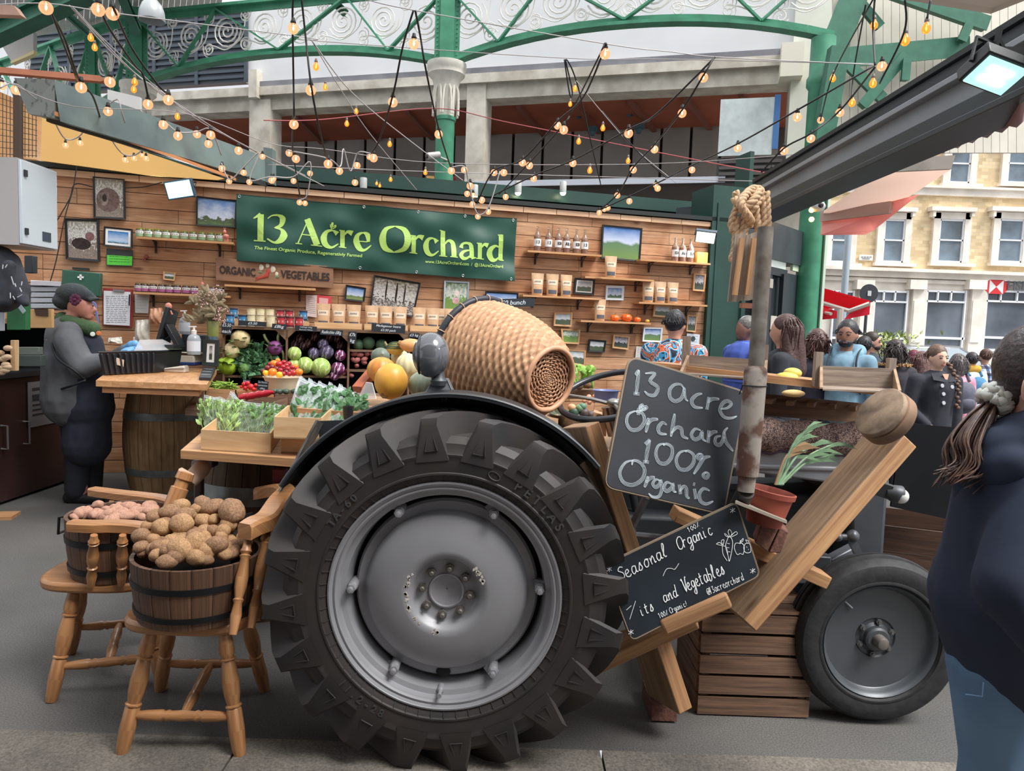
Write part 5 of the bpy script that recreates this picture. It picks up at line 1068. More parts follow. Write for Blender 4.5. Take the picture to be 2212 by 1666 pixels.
def jar(label,cat,lidc,bodyc,labc,loc,h=.085,r=.034,txt=True,grp=None):
 t=thing('jar',label,cat,mat=Matrix.Identity(4),group=grp)
 mb=M();mb.lathe([(0,0),(r*.95,0),(r,.004),(r,h*.8),(r*.85,h*.88),(r*.82,h*.9)],None,16);build(mb,'glass',P(bodyc,.15,spec=.6),t)
 mb=M();mb.lathe([(r*.88,h*.86),(r*.9,h*.87),(r*.9,h),(0,h)],None,16);build(mb,'lid',P(lidc,.35,metal=.4),t)
 mb=M();mb.lathe([(r*1.02,h*.12),(r*1.02,h*.72)],None,14,-PI*.95,-.05*PI);lb=build(mb,'label',P(labc,.7),t)
 mb=M();mb.lathe([(r*1.03,h*.44),(r*1.03,h*.70)],None,14,-PI*.95,-.05*PI);build(mb,'label_band',P((226,226,222),.7),t)
 mb=M()
 for i,a in enumerate((-.75,-.68,-.6,-.5,-.42,-.34,-.27)):mb.bar((r*1.035*math.cos(a*PI),r*1.035*math.sin(a*PI),h*.5),(r*1.035*math.cos(a*PI),r*1.035*math.sin(a*PI),h*.62),.0055 if i%2 else.003,.002,(math.cos(a*PI),math.sin(a*PI),0))
 build(mb,'print',P((60,64,60),.7),t);return t
FW=math.atan2(WD_.y,WD_.x)
j=jar('glass jar with green label in the upper jar row','jar',(150,150,60),(70,84,60),(120,150,116),None,grp='green labelled jars')
ps=[onshelf(SH['jar1'],302+i*19.2,.09)for i in range(10)]
for i,p in enumerate(ps):
 if i==0:setm(j,TR(p,FW+.1))
 else:dup(j,TR(p,FW+random.uniform(-.2,.2)),'glass jar with green label in the upper jar row')
j=jar('dark jar with purple label in the lower jar row','jar',(150,130,90),(40,22,28),(150,84,130),None,grp='purple labelled jars')
for i,x in enumerate((300,313,331,350,366,383,402,420,459,477)):
 p=onshelf(SH['jar2'],x,.09)
 if i==0:setm(j,TR(p,FW))
 else:dup(j,TR(p,FW+random.uniform(-.2,.2)),'dark jar with purple label in the lower jar row')
def bottle():
 t=thing('bottle','x','bottle',mat=Matrix.Identity(4));
 mb=M();mb.lathe([(0,0),(.036,0),(.038,.006),(.038,.15),(.034,.172),(.016,.2),(.013,.21),(.013,.25),(.015,.252),(.015,.262),(0,.262)],None,18);build(mb,'glass',P((205,196,184),.06,trans=.85,spec=.6,name='clear_glass'),t)
 mb=M();mb.lathe([(0,.004),(.0365,.004),(.0365,.148),(.03,.16),(0,.16)],None,18);build(mb,'drink',P((176,96,60),.1,name='cider'),t)
 mb=M();mb.lathe([(.0388,.055),(.0388,.13)],None,14,-PI*.98,-.02*PI);lb=build(mb,'label',P((232,230,226),.7),t)
 return t
bt=bottle()
T6=['13 A','13 Ac','13','Acr','13','13 Ac','13','Acr','13']
for i,(k,x)in enumerate([('bot1',x)for x in(1160,1184,1205,1223,1244,1262)]+[('bot2',x)for x in(1457,1473,1490)]):
 p=onshelf(SH[k],x,.075);lab='rose cider bottle with white label in the row of %s'%('six right of the banner' if k=='bot1' else 'three at the far right')
 o=bt if i==0 else dup(bt,TR(p,FW),lab)
 o['label']=lab;o['group']='cider bottles in the row of six' if k=='bot1' else 'cider bottles in the row of three'
 if i==0:setm(bt,TR(p,FW))
 mb=M();s_=T6[i];m_=TR(p,FW)@frame((-.028 if len(s_)>2 else-.018,-.0402,.08),(1,0,0),(0,0,1));mb.text(s_[:3],.046,m_,.001,'LEFT',.0003);build(mb,'print',P('2a2a2c',.7),o,0)
qb=onshelf(SH['bot2'],1513,.075);mb=M();mb.box((0,0,.062),(.13,.08,.12),TR(qb,FW));solo(mb,'box',P((206,150,70),.6,nz=.06),'orange cardboard box at the end of the three bottle shelf','box')
kraft=P((196,160,124),.5,nz=.08,scale=20,name='kraft',bm=.1)
def pouch(label,grp,win=(84,84,92),w=.125,h=.215,lid=True):
 t=thing('pouch',label,'pouch',mat=Matrix.Identity(4),group=grp)
 def f(u,v):
  sg=1 if u<.5 else-1;a=u*2 if u<.5 else 2-u*2
  x=(a-.5)*w*(.84+.16*v);th=.034*(1-v**1.6)*math.sin(PI*a)**.5 if 0<a<1 else 0
  if v<.06:th*=(.6+.4*v/.06)
  return V((x,-sg*th,v*h))
 mb=M();mb.grid(f,20,12);mb.add([f(i/20,0)for i in range(20)],[tuple(range(20))]);build(mb,'bag',kraft,t,60)
 mb=M()
 def g(u,v,z0,z1,k):
  a=.12+u*.76;vv=z0+(z1-z0)*v;p=f(a/2,vv);return p+V((0,-.0015,0))
 mb.grid(lambda u,v:g(u,v,.1,.28,0),8,3);build(mb,'window',P(win,.3),t,60)
 mb=M();mb.grid(lambda u,v:g(u,v,.5,.72,0),8,3);build(mb,'label',P((214,196,172),.7),t,60)
 mb=M()
 for i in range(5):mb.bar(V((-.03+i*.013,-.034*(1-.62**1.6)-.004,h*.6)),V((-.03+i*.013,-.034*(1-.66**1.6)-.004,h*.66)),.005,.002,(0,1,0))
 build(mb,'print',P('4a4440',.7),t);return t
pc_=pouch('x','g');first=[True]
def putp(k,xs,lab,grp,back=.075,s=1.1):
 for x in xs:
  p=onshelf(SH[k],x,back)
  if first[0]:setm(pc_,TR(p,FW,s=s));pc_['label']=lab;pc_['group']=grp;first[0]=False
  else:dup(pc_,TR(p,FW+random.uniform(-.15,.15),s=s),lab,grp)
putp('three',(1160,1192,1222),'kraft paper pouch in the row of three beside the black frame','pouches beside the black frame')
putp('thr2',(1399,1425,1452),'kraft paper pouch with dark window in the row of three above the dark haired head','pouches at the right end')
putp('one',(1318,),'kraft paper pouch standing alone under the big landscape',None);putp('pump',(1295,),'kraft paper pouch standing left of the small orange pumpkins',None)
def ribbed(c,r,k,n,m=None,deep=.08,zs=.75):
 mb=M();mb.ball(c,(r,r,r*zs),m,nu=n*4,nv=14,fn=lambda d,a,t:(1-deep*abs(math.cos(a*n/2))**1.0*math.sin(t))*(1-.18*math.exp(-((PI-t)/.35)**2)));return mb
for x,r,col,lab in((1328,.052,(222,106,36),'small orange pumpkin next to the single pouch'),(1353,.062,(224,100,28),'largest of the orange pumpkins on the wall shelf'),(1376,.042,(222,104,36),'small orange pumpkin right of the largest one'),(1398,.026,(220,170,60),'tiny yellow gourd at the end of the pumpkin shelf')):
 p=onshelf(SH['pump'],x,.075);t=thing('pumpkin',lab,'pumpkin',p);mb=ribbed(p+V((0,0,r*.72)),r,0,9);build(mb,'flesh',P(col,.4,nz=.08),t,60)
 mb=M();mb.tube([p+V((0,0,r*1.3)),p+V((.004,0,r*1.6)),p+V((.01,0,r*1.9))],[r*.14,r*.1,r*.08],6);build(mb,'stem',P((130,110,60),.8),t)
for k,x,lab in(('jar1',488,'small pink figurine at the right end of the green jar shelf'),('jar2',440,'small twiggy figurine among the purple jars')):
 p=onshelf(SH[k],x,.07);t=thing('figurine',lab,'figurine',p);mb=M();mb.ball(p+V((0,0,.06)),(.028,.02,.02));mb.ball(p+V((-.012,0,.1)),(.016,.014,.018))
 for s in(-.018,-.006,.006,.018):mb.tube([p+V((s,0,0)),p+V((s,0,.06))],.004,5)
 mb.tube([p+V((-.012,0,.11)),p+V((-.02,0,.14))],.003,4);mb.tube([p+V((-.012,0,.11)),p+V((0,0,.14))],.003,4);build(mb,'body',P((204,130,116),.7,nz=.3,scale=50),t,60)
mb=M();c=wp(316,555,.02);mb.ball(c,(.022,.015,.022));mb.tube([c,c+V((-.03,0,-.03)),c+V((-.04,0,-.02))],.006,5);mb.tube([c,c+V((-.015,0,-.045))],.006,5);solo(mb,'wall_ornament',P((94,66,50),.7,c2=(150,60,50),scale=40),'small red and green ornament hanging between the two jar shelves','ornament',smooth=60)
def flood(label,c,nrm,up,w,h,e,col,name='floodlight',bc='4a5a66',power=0):
 m=frame(c,V(up).cross(V(nrm)),V(up));nz_=V(nrm).normalized();x=V(up).cross(nz_).normalized();y=nz_.cross(x);m=Matrix(((x.x,y.x,nz_.x,c[0]),(x.y,y.y,nz_.y,c[1]),(x.z,y.z,nz_.z,c[2]),(0,0,0,1)))
 t=thing(name,label,'floodlight',c);mb=M();mb.box((0,0,-.02),(w*1.14,h*1.2,.04),m,1.0);build(mb,'housing',P(bc,.4),t,bev=.004)
 mb=M();mb.box((0,0,.003),(w,h,.005),m);build(mb,'lens',EM(col,e,'led'),t)
 mb=M();mb.tube([m@V((-w*.6,0,-.02)),m@V((-w*.6,h*.3,-.08)),m@V((w*.6,h*.3,-.08)),m@V((w*.6,0,-.02))],.006,6);build(mb,'yoke',P('30363a',.5),t)
 if power:
  l=bpy.data.lights.new('led','AREA');l.shape='RECTANGLE';l.size=w;l.size_y=h;l.energy=power;l.color=(.8,.92,1);o=bpy.data.objects.new('led',l);C.objects.link(o);o.matrix_world=Matrix.Translation(nz_*.02)@m@Matrix.Rotation(PI,4,'X')
 return t
flood('glowing blue-white LED floodlight on the plank wall left of the banner',wp(387,409,.16),(-.05,-1,-.25),(-.16,0,1),.235,.14,1.5,(150,222,255),power=7)
flood('bright LED floodlight under the ceiling at the right end of the bottle shelf',wp(1524,513,.18),(-.3,-.8,-.9),(0,-.5,1),.2,.14,1.6,(225,240,215),power=6)
pfl=beampt(2150,165)+V((-.12,0,0));fl3=flood('large LED floodlight clamped to the black roof beam at the right edge',at(2150,162,1.95),(-.12,-.50,-.86),(.25,-.82,.5),.12,.085,.62,(170,222,215),bc='14181c',power=4)
m_=wmat(fl3)@Matrix.Identity(4)
mb=M()
for dx in(-.25,.25):c_=at(2150,162,1.95);nz_=V((-.12,-.50,-.86)).normalized();x_=V((.25,-.82,.5)).cross(nz_).normalized();y_=nz_.cross(x_);mb.bar(c_+nz_*.008+y_*dx*.06-x_*.035,c_+nz_*.008+y_*dx*.06+x_*.035,.014,.002,nz_)
build(mb,'led_bar',EM((235,255,255),6),fl3)
mb=M();mb.tube([at(2160,60,1.95),at(2150,110,1.95),at(2180,130,1.95),at(2155,85,1.95)],.008,6);mb.bar(at(2140,110,1.95),at(2212,112,1.95),.012,.02);mb.tube([at(2140,92,1.95),at(2138,118,1.95)],.004,5);solo(mb,'clamp',P('15181b',.5),'black clamp holding the large floodlight to the beam','clamp')
for i,(x,y)in enumerate(((785,411),(1025,425),(1119,417),(1216,417))):
 c=onp(x,y,PW,-.85);t=thing('spotlight','white cylinder spotlight on the dark fascia, '+('far left one','second from the left, behind the bulb cluster','third from the left','right-hand one')[i],'spotlight',c)
 mb=M();mb.lathe([(.035,0),(.04,.0),(.04,.13),(.036,.135),(0,.135)],Matrix.Translation(c),16);build(mb,'housing',P((176,180,176),.4),t);mb=M();mb.ball(c,(.033,.033,.03));build(mb,'lamp',EM((255,246,205),12),t)
t=thing('security_camera','white bullet security camera on the centre green column','camera',onp(938,338,PT,.3));c=onp(938,337,PT,.35);mb=M();mb.tube([c+V((-.1,-.06,-.02)),c+V((.08,.04,.03))],.055,12);build(mb,'body',P((190,186,182),.4),t);mb=M();mb.tube([c+V((.05,0,0)),c+V((.2,.2,-.02))],.02,6);build(mb,'bracket',P((190,186,182),.4),t);mb=M();mb.ball(c+V((-.1,-.065,-.02)),(.04,.02,.04));build(mb,'lens',P('50484a',.1),t)
t=thing('security_camera','white dome security camera on the right green column','camera',at(1768,446,10.0));c=at(1766,446,10.0);mb=M();mb.ball(c,(.1,.12,.075));build(mb,'dome',P((198,205,205),.3),t,180);mb=M();mb.ball(c+V((0,-.1,0)),(.04,.04,.04));build(mb,'lens',P('2e2a2e',.1),t)
for y in(454,474):
 c=at(1753,y,10.0);mb=M();mb.ball(c,.035);solo(mb,'small_lamp',EM((255,190,90),6),'small amber bulb on the right green column, '+('upper' if y<460 else 'lower')+' one','bulb')
t=thing('fascia_board','mustard yellow panel above the left end of the plank wall','panel',wp(280,360,.1))
mb=M();
mb.ext([wp(78,250,.18),wp(485,386,.18),wp(470,389,.18),wp(330,380,.18),wp(82,346,.18)],WN,-.02);build(mb,'panel',P((228,182,108),.55,name='yellow_board'),t)
gw=P((120,138,134),.7,nz=.12,scale=4,name='grey_green_paint',c2=(96,112,112))
def lbeam(label,pts,Y,t_,mat,name,cat):
 mb=M();mb.ext([at(x,y,yy)for(x,y),yy in zip(pts,Y)],V((0,1,0)),t_);return solo(mb,name,mat,label,cat)
lbeam('long grey-green painted timber beam sloping down above the yellow panel',[(116,172),(590,345),(590,398),(130,262)],(4.6,6.5,6.5,4.6),.08,gw,'timber_beam','beam')
lbeam('orange edge strip below the grey-green timber beam',[(118,240),(500,380),(500,386),(118,249)],(4.58,6.0,6.0,4.58),.1,P((206,140,88),.6),'edge_strip','strip')
lbeam('dark rail between the grey-green beam and the yellow panel',[(100,246),(575,392),(572,402),(100,262)],(4.7,6.4,6.4,4.7),.05,P((60,66,66),.6),'dark_rail','rail')
lbeam('grey-green square post end at the right of the sloping beam',[(569,318),(588,321),(588,396),(569,392)],(6.4,6.4,6.4,6.4),.1,gw,'post_end','post')
lbeam('reddish timber batten crossing the upper left corner',[(-30,142),(215,163),(228,172),(218,176),(-30,154)],(4.2,4.6,4.6,4.6,4.2),.05,P((168,104,76),.7,nz=.1),'timber_batten','batten')
lbeam('broken pale board end at the very top left',[(-30,8),(30,12),(45,33),(-30,30)],(4.2,4.2,4.2,4.2),.05,P((172,138,122),.8,nz=.15),'board_end','board')
lbeam('dark block with flaking paint at the start of the grey-green beam',[(30,168),(118,172),(118,255),(60,245)],(4.7,4.6,4.6,4.7),.05,P((52,60,60),.8,nz=.6,scale=20,c2=(130,135,130),lo=.55,hi=.7),'dark_block','block')
lbeam('white fascia board beyond the grey-green beam',[(232,193),(302,210),(302,238),(232,215)],(9,9,9,9),.05,P((222,220,216),.6),'white_fascia','fascia')
lbeam('timber boarding behind the wire mesh at the left edge',[(-30,185),(82,235),(78,345),(-30,335)],(5.2,5.6,5.6,5.2),.05,WD('a97a4a','cf9f68','boarding',island=.1,sx=1,sy=10),'boarding','boarding')
mb=M()
for k in range(12):mb.tube([at(-10+k*8,195+k*3.2,5.1),at(-10+k*8,340,5.1)],.0025,4)
for k in range(10):mb.tube([at(-20,205+k*14,5.1),at(80,238+k*11,5.1)],.0025,4)
solo(mb,'wire_mesh',P('3a3632',.6),'dark square wire mesh panel at the left edge','mesh')
lbeam('dark vertical timber behind the wire mesh',[(28,200),(42,206),(42,345),(28,345)],(5.05,5.05,5.05,5.05),.04,P('4c3c30',.8),'dark_timber','timber')
for lab,pts in(('black cable looping from the donkey photo down to the cabinet',[(200,404,.05),(162,398,.05),(150,430,.06),(120,482,.06)]),('black cable hanging beside the pig photo',[(170,312,.1),(160,398,.08),(140,470,.07),(122,560,.06),(108,610,.06)]),('black cable between the donkey photo and the LED floodlight',[(271,406,.05),(310,404,.05),(350,394,.06)])):
 mb=M();mb.tube(smoothpts([wp(x,y,o)for x,y,o in pts],6),.005,5);solo(mb,'cable',P('1d1c1c',.6),lab,'cable')
stave=WD('7e6246','b6946c','oak_staves',island=.0,sx=1.2,sy=14,rough=.75,patch='d0c8ba');hoop=P((120,124,122),.45,metal=.5,nz=.25,scale=12,name='galvanised')
def barrel(label,c,r,h,hoops,mat=stave):
 t=thing('barrel',label,'barrel',c);m=Matrix.Translation(c)
 rf=lambda z:r*(1-.19*(abs(z-h/2)/(h/2))**2)
 mb=M();ns=24
 for k in range(ns):
  a0=2*PI*k/ns+.006;a1=2*PI*(k+1)/ns-.006;mb.lathe([(rf(z),z)for z in[h*i/10 for i in range(11)]],m,2,a0,a1)
 mb.lathe([(rf(h)-.0,h),(rf(h)-.02,h),(rf(h)-.02,h-.04),(0,h-.04)],m,32);mb.lathe([(rf(z)-.004,z)for z in[h*i/10 for i in range(11)]],m,32)
 build(mb,'staves',mat,t,30)
 for z0,z1 in hoops:
  mb=M();mb.lathe([(rf(z0),z0*1.0),(rf(z0)+.004,z0),(rf(z1)+.004,z1),(rf(z1),z1)],m,40);build(mb,'hoop',hoop,t,30)
 return t
g=gz(326,1085);bc1=V((g.x,g.y+.33,0));barrel('upright oak barrel under the till counter, beside the woman in the cap',bc1,.36,.99,[(.015,.07),(.2,.26),(.66,.72),(.9,.985)])
bc2=at(572,1045,3.72);bc2 .z=0;barrel('dark oak barrel under the table with the bagged greens',bc2,.34,.93,[(.02,.08),(.24,.3),(.60,.69),(.85,.92)],WD('33281f','65503c','dark_staves',island=0,sx=1.2,sy=14,rough=.8))
def topslab(label,name,pts,Z,t,mat,cat='counter top',bev=.004):
 q=[gz(x,y,Z)for x,y in pts];mb=M();mb.slab(q,V((0,0,-1)),t);return solo(mb,name,mat,label,cat,bev=bev)
Zc=1.055;butcher=WD('a8703f','d9a878','butcher_block',island=.1,sx=3,sy=10,rough=.45,coat=.2)
q=[gz(207,822,Zc),gz(447,831,Zc),gz(468,798,Zc),gz(250,790,Zc)]
t=thing('till_counter','butcher block counter top on the oak barrel, holding the scale and card terminal','counter',(q[0]+q[2])/2)
for k in range(7):
 a=q[0].lerp(q[1],k/7+.0005);b=q[0].lerp(q[1],(k+1)/7-.0005);c=q[3].lerp(q[2],(k+1)/7);d=q[3].lerp(q[2],k/7)
mb=M()
for k in range(14):
 for l in range(6):
  f=lambda u,v:(q[0].lerp(q[1],u)).lerp(q[3].lerp(q[2],u),v)
  mb.slab([f(k/14,l/6),f((k+1)/14,l/6),f((k+1)/14,(l+1)/6),f(k/14,(l+1)/6)],V((0,0,-1)),.04)
build(mb,'block_top',butcher,t)
mb=M();mb.slab([p+V((.03,.02,-.041))if i in(0,3)else p+V((-.06,.02,-.041))for i,p in enumerate(q)],V((0,0,-1)),.042);build(mb,'under_board',WD('a06a40','cc9468','under_board',island=0),t)
Zc+=.0
Zt_=.93;tb=[gz(390,973,Zt_),gz(760,1000,Zt_),gz(760,925,Zt_),gz(440,930,Zt_)]
t=thing('produce_table','timber table top carrying the crates of bagged greens','table',(tb[0]+tb[2])/2)
for k in range(3):
 mb=M();f=lambda u,v:(tb[0].lerp(tb[1],u)).lerp(tb[3].lerp(tb[2],u),v);mb.slab([f(0,k/3),f(1,k/3),f(1,(k+1)/3-.01),f(0,(k+1)/3-.01)],V((0,0,-1)),.036);build(mb,'board',tim,t)
mb=M()
for x,y in((.28,.62),):mb.bar(f(.02,.5)+V((0,0,-.04)),f(.98,.5)+V((0,0,-.04)),.05,.02)
build(mb,'bearer',timd,t)
Zp=1.16;mb=M();pq=[gz(640,925,Zp),gz(1205,905,Zp),gz(1190,862,Zp),gz(690,868,Zp)];
mb=M();a=at(640,885,3.35);b=at(1206,905,2.98);a.z=b.z=(a.z+b.z)/2-.015;mb.slab([a,b,b+V((.05,.75,0)),a+V((0,.75,0))],V((0,0,-1)),.05);pl_=solo(mb,'plank_shelf',WD('8a6a4e','b8926c','shelf_plank',island=0,sx=1,sy=12),'thick plank behind the mudguard carrying the pumpkins and the basket','plank');ZP=a.z
mb=M();mb.slab([at(1190,935,3.0),at(1345,985,3.0),at(1345,945,3.7),at(1180,905,3.7)],V((0,0,-1)),.05);solo(mb,'low_shelf',WD('8a6a4e','b8926c','shelf_plank',island=0,sx=1,sy=12),'lower plank right of the mudguard carrying the steel bowl and kraft box','plank')
chw=WD('8c5c3a','bb8a5a','chair_pine',island=.03,sx=1,sy=30,rough=.42,coat=.35)
TL=[(.0,.017),(.06,.021),(.12,.024),(.2,.025),(.235,.019),(.24,.026),(.25,.026),(.255,.019),(.275,.022),(.42,.028),(.52,.026),(.6,.02),(.608,.026),(.618,.026),(.625,.02),(.64,.024),(.8,.026),(.95,.022),(1,.018)]
def turned(a,b,k=1,prof=TL,n=14):
 a=V(a);b=V(b);mb=M();mb.tube([a.lerp(b,s)for s,_ in prof],[r*k for _,r in prof],n);return mb
SP=[(0,.012),(.08,.014),(.12,.019),(.15,.013),(.17,.019),(.2,.014),(.4,.021),(.5,.02),(.62,.013),(.64,.018),(.67,.013),(.8,.018),(1,.012)]
ST=[(0,.011),(.15,.017),(.3,.02),(.33,.015),(.36,.02),(.39,.016),(.5,.019),(.61,.016),(.64,.02),(.67,.015),(.7,.02),(.85,.017),(1,.011)]
def chair(label,legs,sc_,zs,rail=None,seatr=(.225,.215),rot=0,spn=()):
 t=thing('armchair',label,'chair',(sc_.x,sc_.y,0));m=TR(sc_,rot)
 mb=M();pts=[]
 for i in range(40):
  a=2*PI*i/40;c,s=math.cos(a),math.sin(a);e=.62;pts.append((seatr[0]*abs(c)**e*(1 if c>0 else-1),seatr[1]*abs(s)**e*(1 if s>0 else-1)))
 mb.prism(pts,.04,m@Matrix.Translation((0,0,zs-.04)));build(mb,'seat',chw,t,50,bev=.012)
 tops=[V((sc_.x+(p.x-sc_.x)*.62,sc_.y+(p.y-sc_.y)*.62,zs-.035))for p in legs]
 for p,q in zip(legs,tops):build(turned(q,p,1.05),'leg',chw,t,50)
 L=lambda i,s:legs[i].lerp(tops[i],s)
 s=.3;A=L(0,s),L(1,s);B=L(3,s),L(2,s);build(turned(A[0],A[1],1,ST),'stretcher',chw,t,50);build(turned(B[0],B[1],1,ST),'stretcher',chw,t,50);build(turned((A[0]+A[1])/2,(B[0]+B[1])/2,1,ST),'stretcher',chw,t,50)
 if rail:
  for rp_,wd,ht in rail:
   P_=smoothpts(rp_,6);mb=M()
   for i in range(len(P_)):pass
   n=len(P_);vs=[];fs=[]
   for i,p in enumerate(P_):
    tt=(P_[min(i+1,n-1)]-P_[max(i-1,0)]).normalized();sd=tt.cross(V((0,0,1))).normalized();w=wd*(.8+.2*math.sin(PI*i/(n-1)))
    for c,s2 in((-1,-.8),(-1.05,.6),(-.8,1),(.8,1),(1.05,.6),(1,-.8)):vs.append(p+sd*c*w/2+V((0,0,1))*s2*ht/2)
   for i in range(n-1):
    for j in range(6):fs.append((i*6+j,i*6+(j+1)%6,(i+1)*6+(j+1)%6,(i+1)*6+j))
   fs.append(tuple(range(6))[::-1]);fs.append(tuple((n-1)*6+j for j in range(6)))
   mb.add(vs,fs);build(mb,'arm_rail',chw,t,35)
 for a,b,k in spn:build(turned(a,b,k,SP,12),'spindle',chw,t,50)
 return t
zs=.455
l1=[gz(263,1628),gz(518,1632),gz(572,1492),gz(345,1492)];s1=gz(430,1306,zs);s1 .z=0
R1=[at(528,1150,2.42),at(548,1138,2.46),at(575,1125,2.53),at(600,1090,2.68),at(618,1068,2.85),at(600,1060,3.0),at(560,1066,3.08)]
chair('nearest turned pine armchair holding the big tub of brown potatoes',l1,s1,zs,[(R1,.075,.06)],seatr=(.225,.19),rot=.0,spn=[(at(535,1168,2.44),gz(503,1372,zs),1.05),(at(578,1140,2.54),gz(542,1358,zs),1.0),(at(605,1100,2.7),gz(556,1340,zs),1)])
l2=[gz(110,1516),gz(352,1490),gz(262+90,1372),gz(153,1412)];l2[2]=l2[1]+(l2[3]-l2[0]);s2=(l2[0]+l2[1]+l2[2]+l2[3])/4;s2 .z=0
za=zs+.235
def ar(x,y,z=za):return gz(x,y,z)
chair('second turned pine armchair behind, holding the tub of pink potatoes',l2,s2,zs,[([ar(152,1136),ar(200,1138),ar(250,1137),ar(300,1141),ar(345,1150)],.06,.042),([ar(199,1062),ar(260,1070),ar(330,1078),ar(368,1086),ar(395,1105)],.06,.04)],rot=.05,seatr=(.235,.22),spn=[(ar(203,1145)-V((0,0,.02)),gz(197,1266,zs),1.05),(ar(265,1145)-V((0,0,.02)),gz(262,1264,zs),1.05),(ar(242,1072)-V((0,0,.02)),ar(242,1072)-V((0,.02,.235)),1),(ar(350,1088)-V((0,0,.02)),ar(350,1088)-V((0,.02,.235)),1)])
mb=M();a=at(368,1105,2.95);b=at(402,1022,3.0);mb.tube([a,a.lerp(b,.6),a.lerp(b,.62),a.lerp(b,.8),a.lerp(b,.83),b],[.034,.037,.028,.028,.036,.034],14);mb.lathe([(0,.004),(.02,.003),(.025,0)],zto(b,b-a),12)
solo(mb,'turned_post',chw,'short turned wooden post rising behind the pink potatoes','post')
tubw=WD('241a15','7c5a44','tub_staves',island=.25,sx=.8,sy=34,rough=.55,bm=.4,knots=False);iron=P('17181b',.45,metal=.3,name='black_iron')
def tub(label,c,r0,r1,h,handle=False):
 t=thing('barrel_tub',label,'tub',c);m=Matrix.Translation(c);rf=lambda z:r0+(r1-r0)*z/h
 mb=M();ns=20
 for k in range(ns):
  a0=2*PI*k/ns+.004;a1=2*PI*(k+1)/ns-.004;mb.lathe([(rf(0),0),(rf(h*.5)+.004,h*.5),(rf(h),h),(rf(h)-.014,h),(rf(h)-.016,h-.03),(rf(0)-.016,.02)],m,3,a0,a1)
 build(mb,'staves',tubw,t,30);mb=M();mb.lathe([(0,.02),(r0-.01,.02)],m,24);mb.lathe([(0,h*.62),(rf(h*.62)-.016,h*.62)],m,24);build(mb,'base',P('1c1613',.9),t)
 for z0,z1 in((h*.13,h*.22),(h*.6,h*.7)):
  mb=M();mb.lathe([(rf(z0)+.003,z0),(rf(z0)+.008,z0),(rf(z1)+.008,z1),(rf(z1)+.003,z1)],m,36);build(mb,'hoop',iron,t,30)
 if handle:
  mb=M();a=PI*.98;o=V((math.cos(a),math.sin(a),0));tt=V((-math.sin(a),math.cos(a),0))
  mb.tube([c+o*(r1+.006)+tt*s*.04+V((0,0,h*z))+o*k for s,z,k in((-1,.93,0),(-1,.9,.03),(-1,.62,.035),(1,.62,.035),(1,.9,.03),(1,.93,0))],.006,6);build(mb,'handle',iron,t)
 return t
g1=gz(374,1364,zs);tc1=V((g1 .x,g1 .y+.19,zs));tub('near half barrel tub heaped with brown potatoes on the front chair',tc1,.198,.218,.212)
g2=gz(222,1262,zs);tc2=V((g2 .x-.02,g2 .y+.17,zs));tub('rear half barrel tub of pink potatoes on the second chair',tc2,.18,.2,.24,True)
def potmesh(name,mat,el,seed):
 mb=M();o=V((seed*3.1,seed,0));mb.ball((0,0,0),(1*el,.86,.8),nu=22,nv=14,fn=lambda d,a,t:1+.13*noise.noise(d*1.5+o)+.03*noise.noise(d*5+o));b=build(mb,name,mat,None,180);return b
def inst(protos,used,p,s,label,cat,grp,name,rs,rot=None):
 b=rs.choice(protos)
 if id(b)in used:o=b.copy();C.objects.link(o)
 else:o=b;used.add(id(b))
 o.matrix_world=Matrix.Translation(p)@(rot or Matrix.Rotation(rs.uniform(0,6),4,'Z')@Matrix.Rotation(rs.uniform(-.5,.5),4,'X')@Matrix.Rotation(rs.uniform(-.5,.5),4,'Y'))@(Matrix.Diagonal((s,s,s,1)))
 tag(o,label,cat,grp);return o
bp=P((176,138,98),.8,nz=.15,scale=9,c2=(122,92,64),lo=.3,hi=.62,bm=.1,name='potato_skin',detail=8);bp2=P((158,122,90),.8,nz=.15,scale=7,c2=(110,80,58),lo=.35,hi=.7,bm=.1,name='potato_skin_b',detail=8)
pp_=P((190,146,126),.7,nz=.1,scale=8,c2=(150,110,88),bm=.2,name='pink_potato_skin')
rs=random.Random(12)
pr=[potmesh('potato',bp,1.0,1),potmesh('potato',bp2,1.12,2),potmesh('potato',bp,1.05,3)];us=set()
PB=[(905,215,46),(995,205,56),(1090,215,52),(1055,155,46),(1160,140,50),(1160,175,44),(1163,250,52),(1240,222,38),(1262,168,54),(1350,200,74),(925,290,56),(1055,283,70),(1237,297,40),(1310,300,44),(818,345,56),(832,397,44),(890,350,40),(1003,360,46),(925,407,52),(1157,375,66),(1273,400,62),(1057,428,76),(1200,470,40),(1100,345,44),(1190,330,40),(960,250,40),(880,260,36),(1020,250,40),(1120,200,40),(1330,260,46),(1230,360,40),(960,440,40),(1130,440,44),(1300,330,40)]
for X,Y_,r in PB:
 px,py=X/2.704,1050+Y_/2.704;f=(py-1085)/(1228-1085);Yd=tc1 .y+.13-f*.27;p=at(px,py,Yd);inst(pr,us,p,r/2.704/F*Yd*1.12,'brown earthy potato heaped in the near tub','potato','brown potatoes in the near tub','potato',rs)
for k in range(52):
 a=k*2.4;r=.168*((k+.5)/52)**.5;p=tc1+V((r*math.cos(a),r*math.sin(a),(.205+(.168-r)*.35)));inst(pr,us,p,rs.uniform(.028,.036),'brown earthy potato heaped in the near tub','potato','brown potatoes in the near tub','potato',rs)
pr2=[potmesh('potato',pp_,1.45,5),potmesh('potato',pp_,1.2,6)];us2=set()
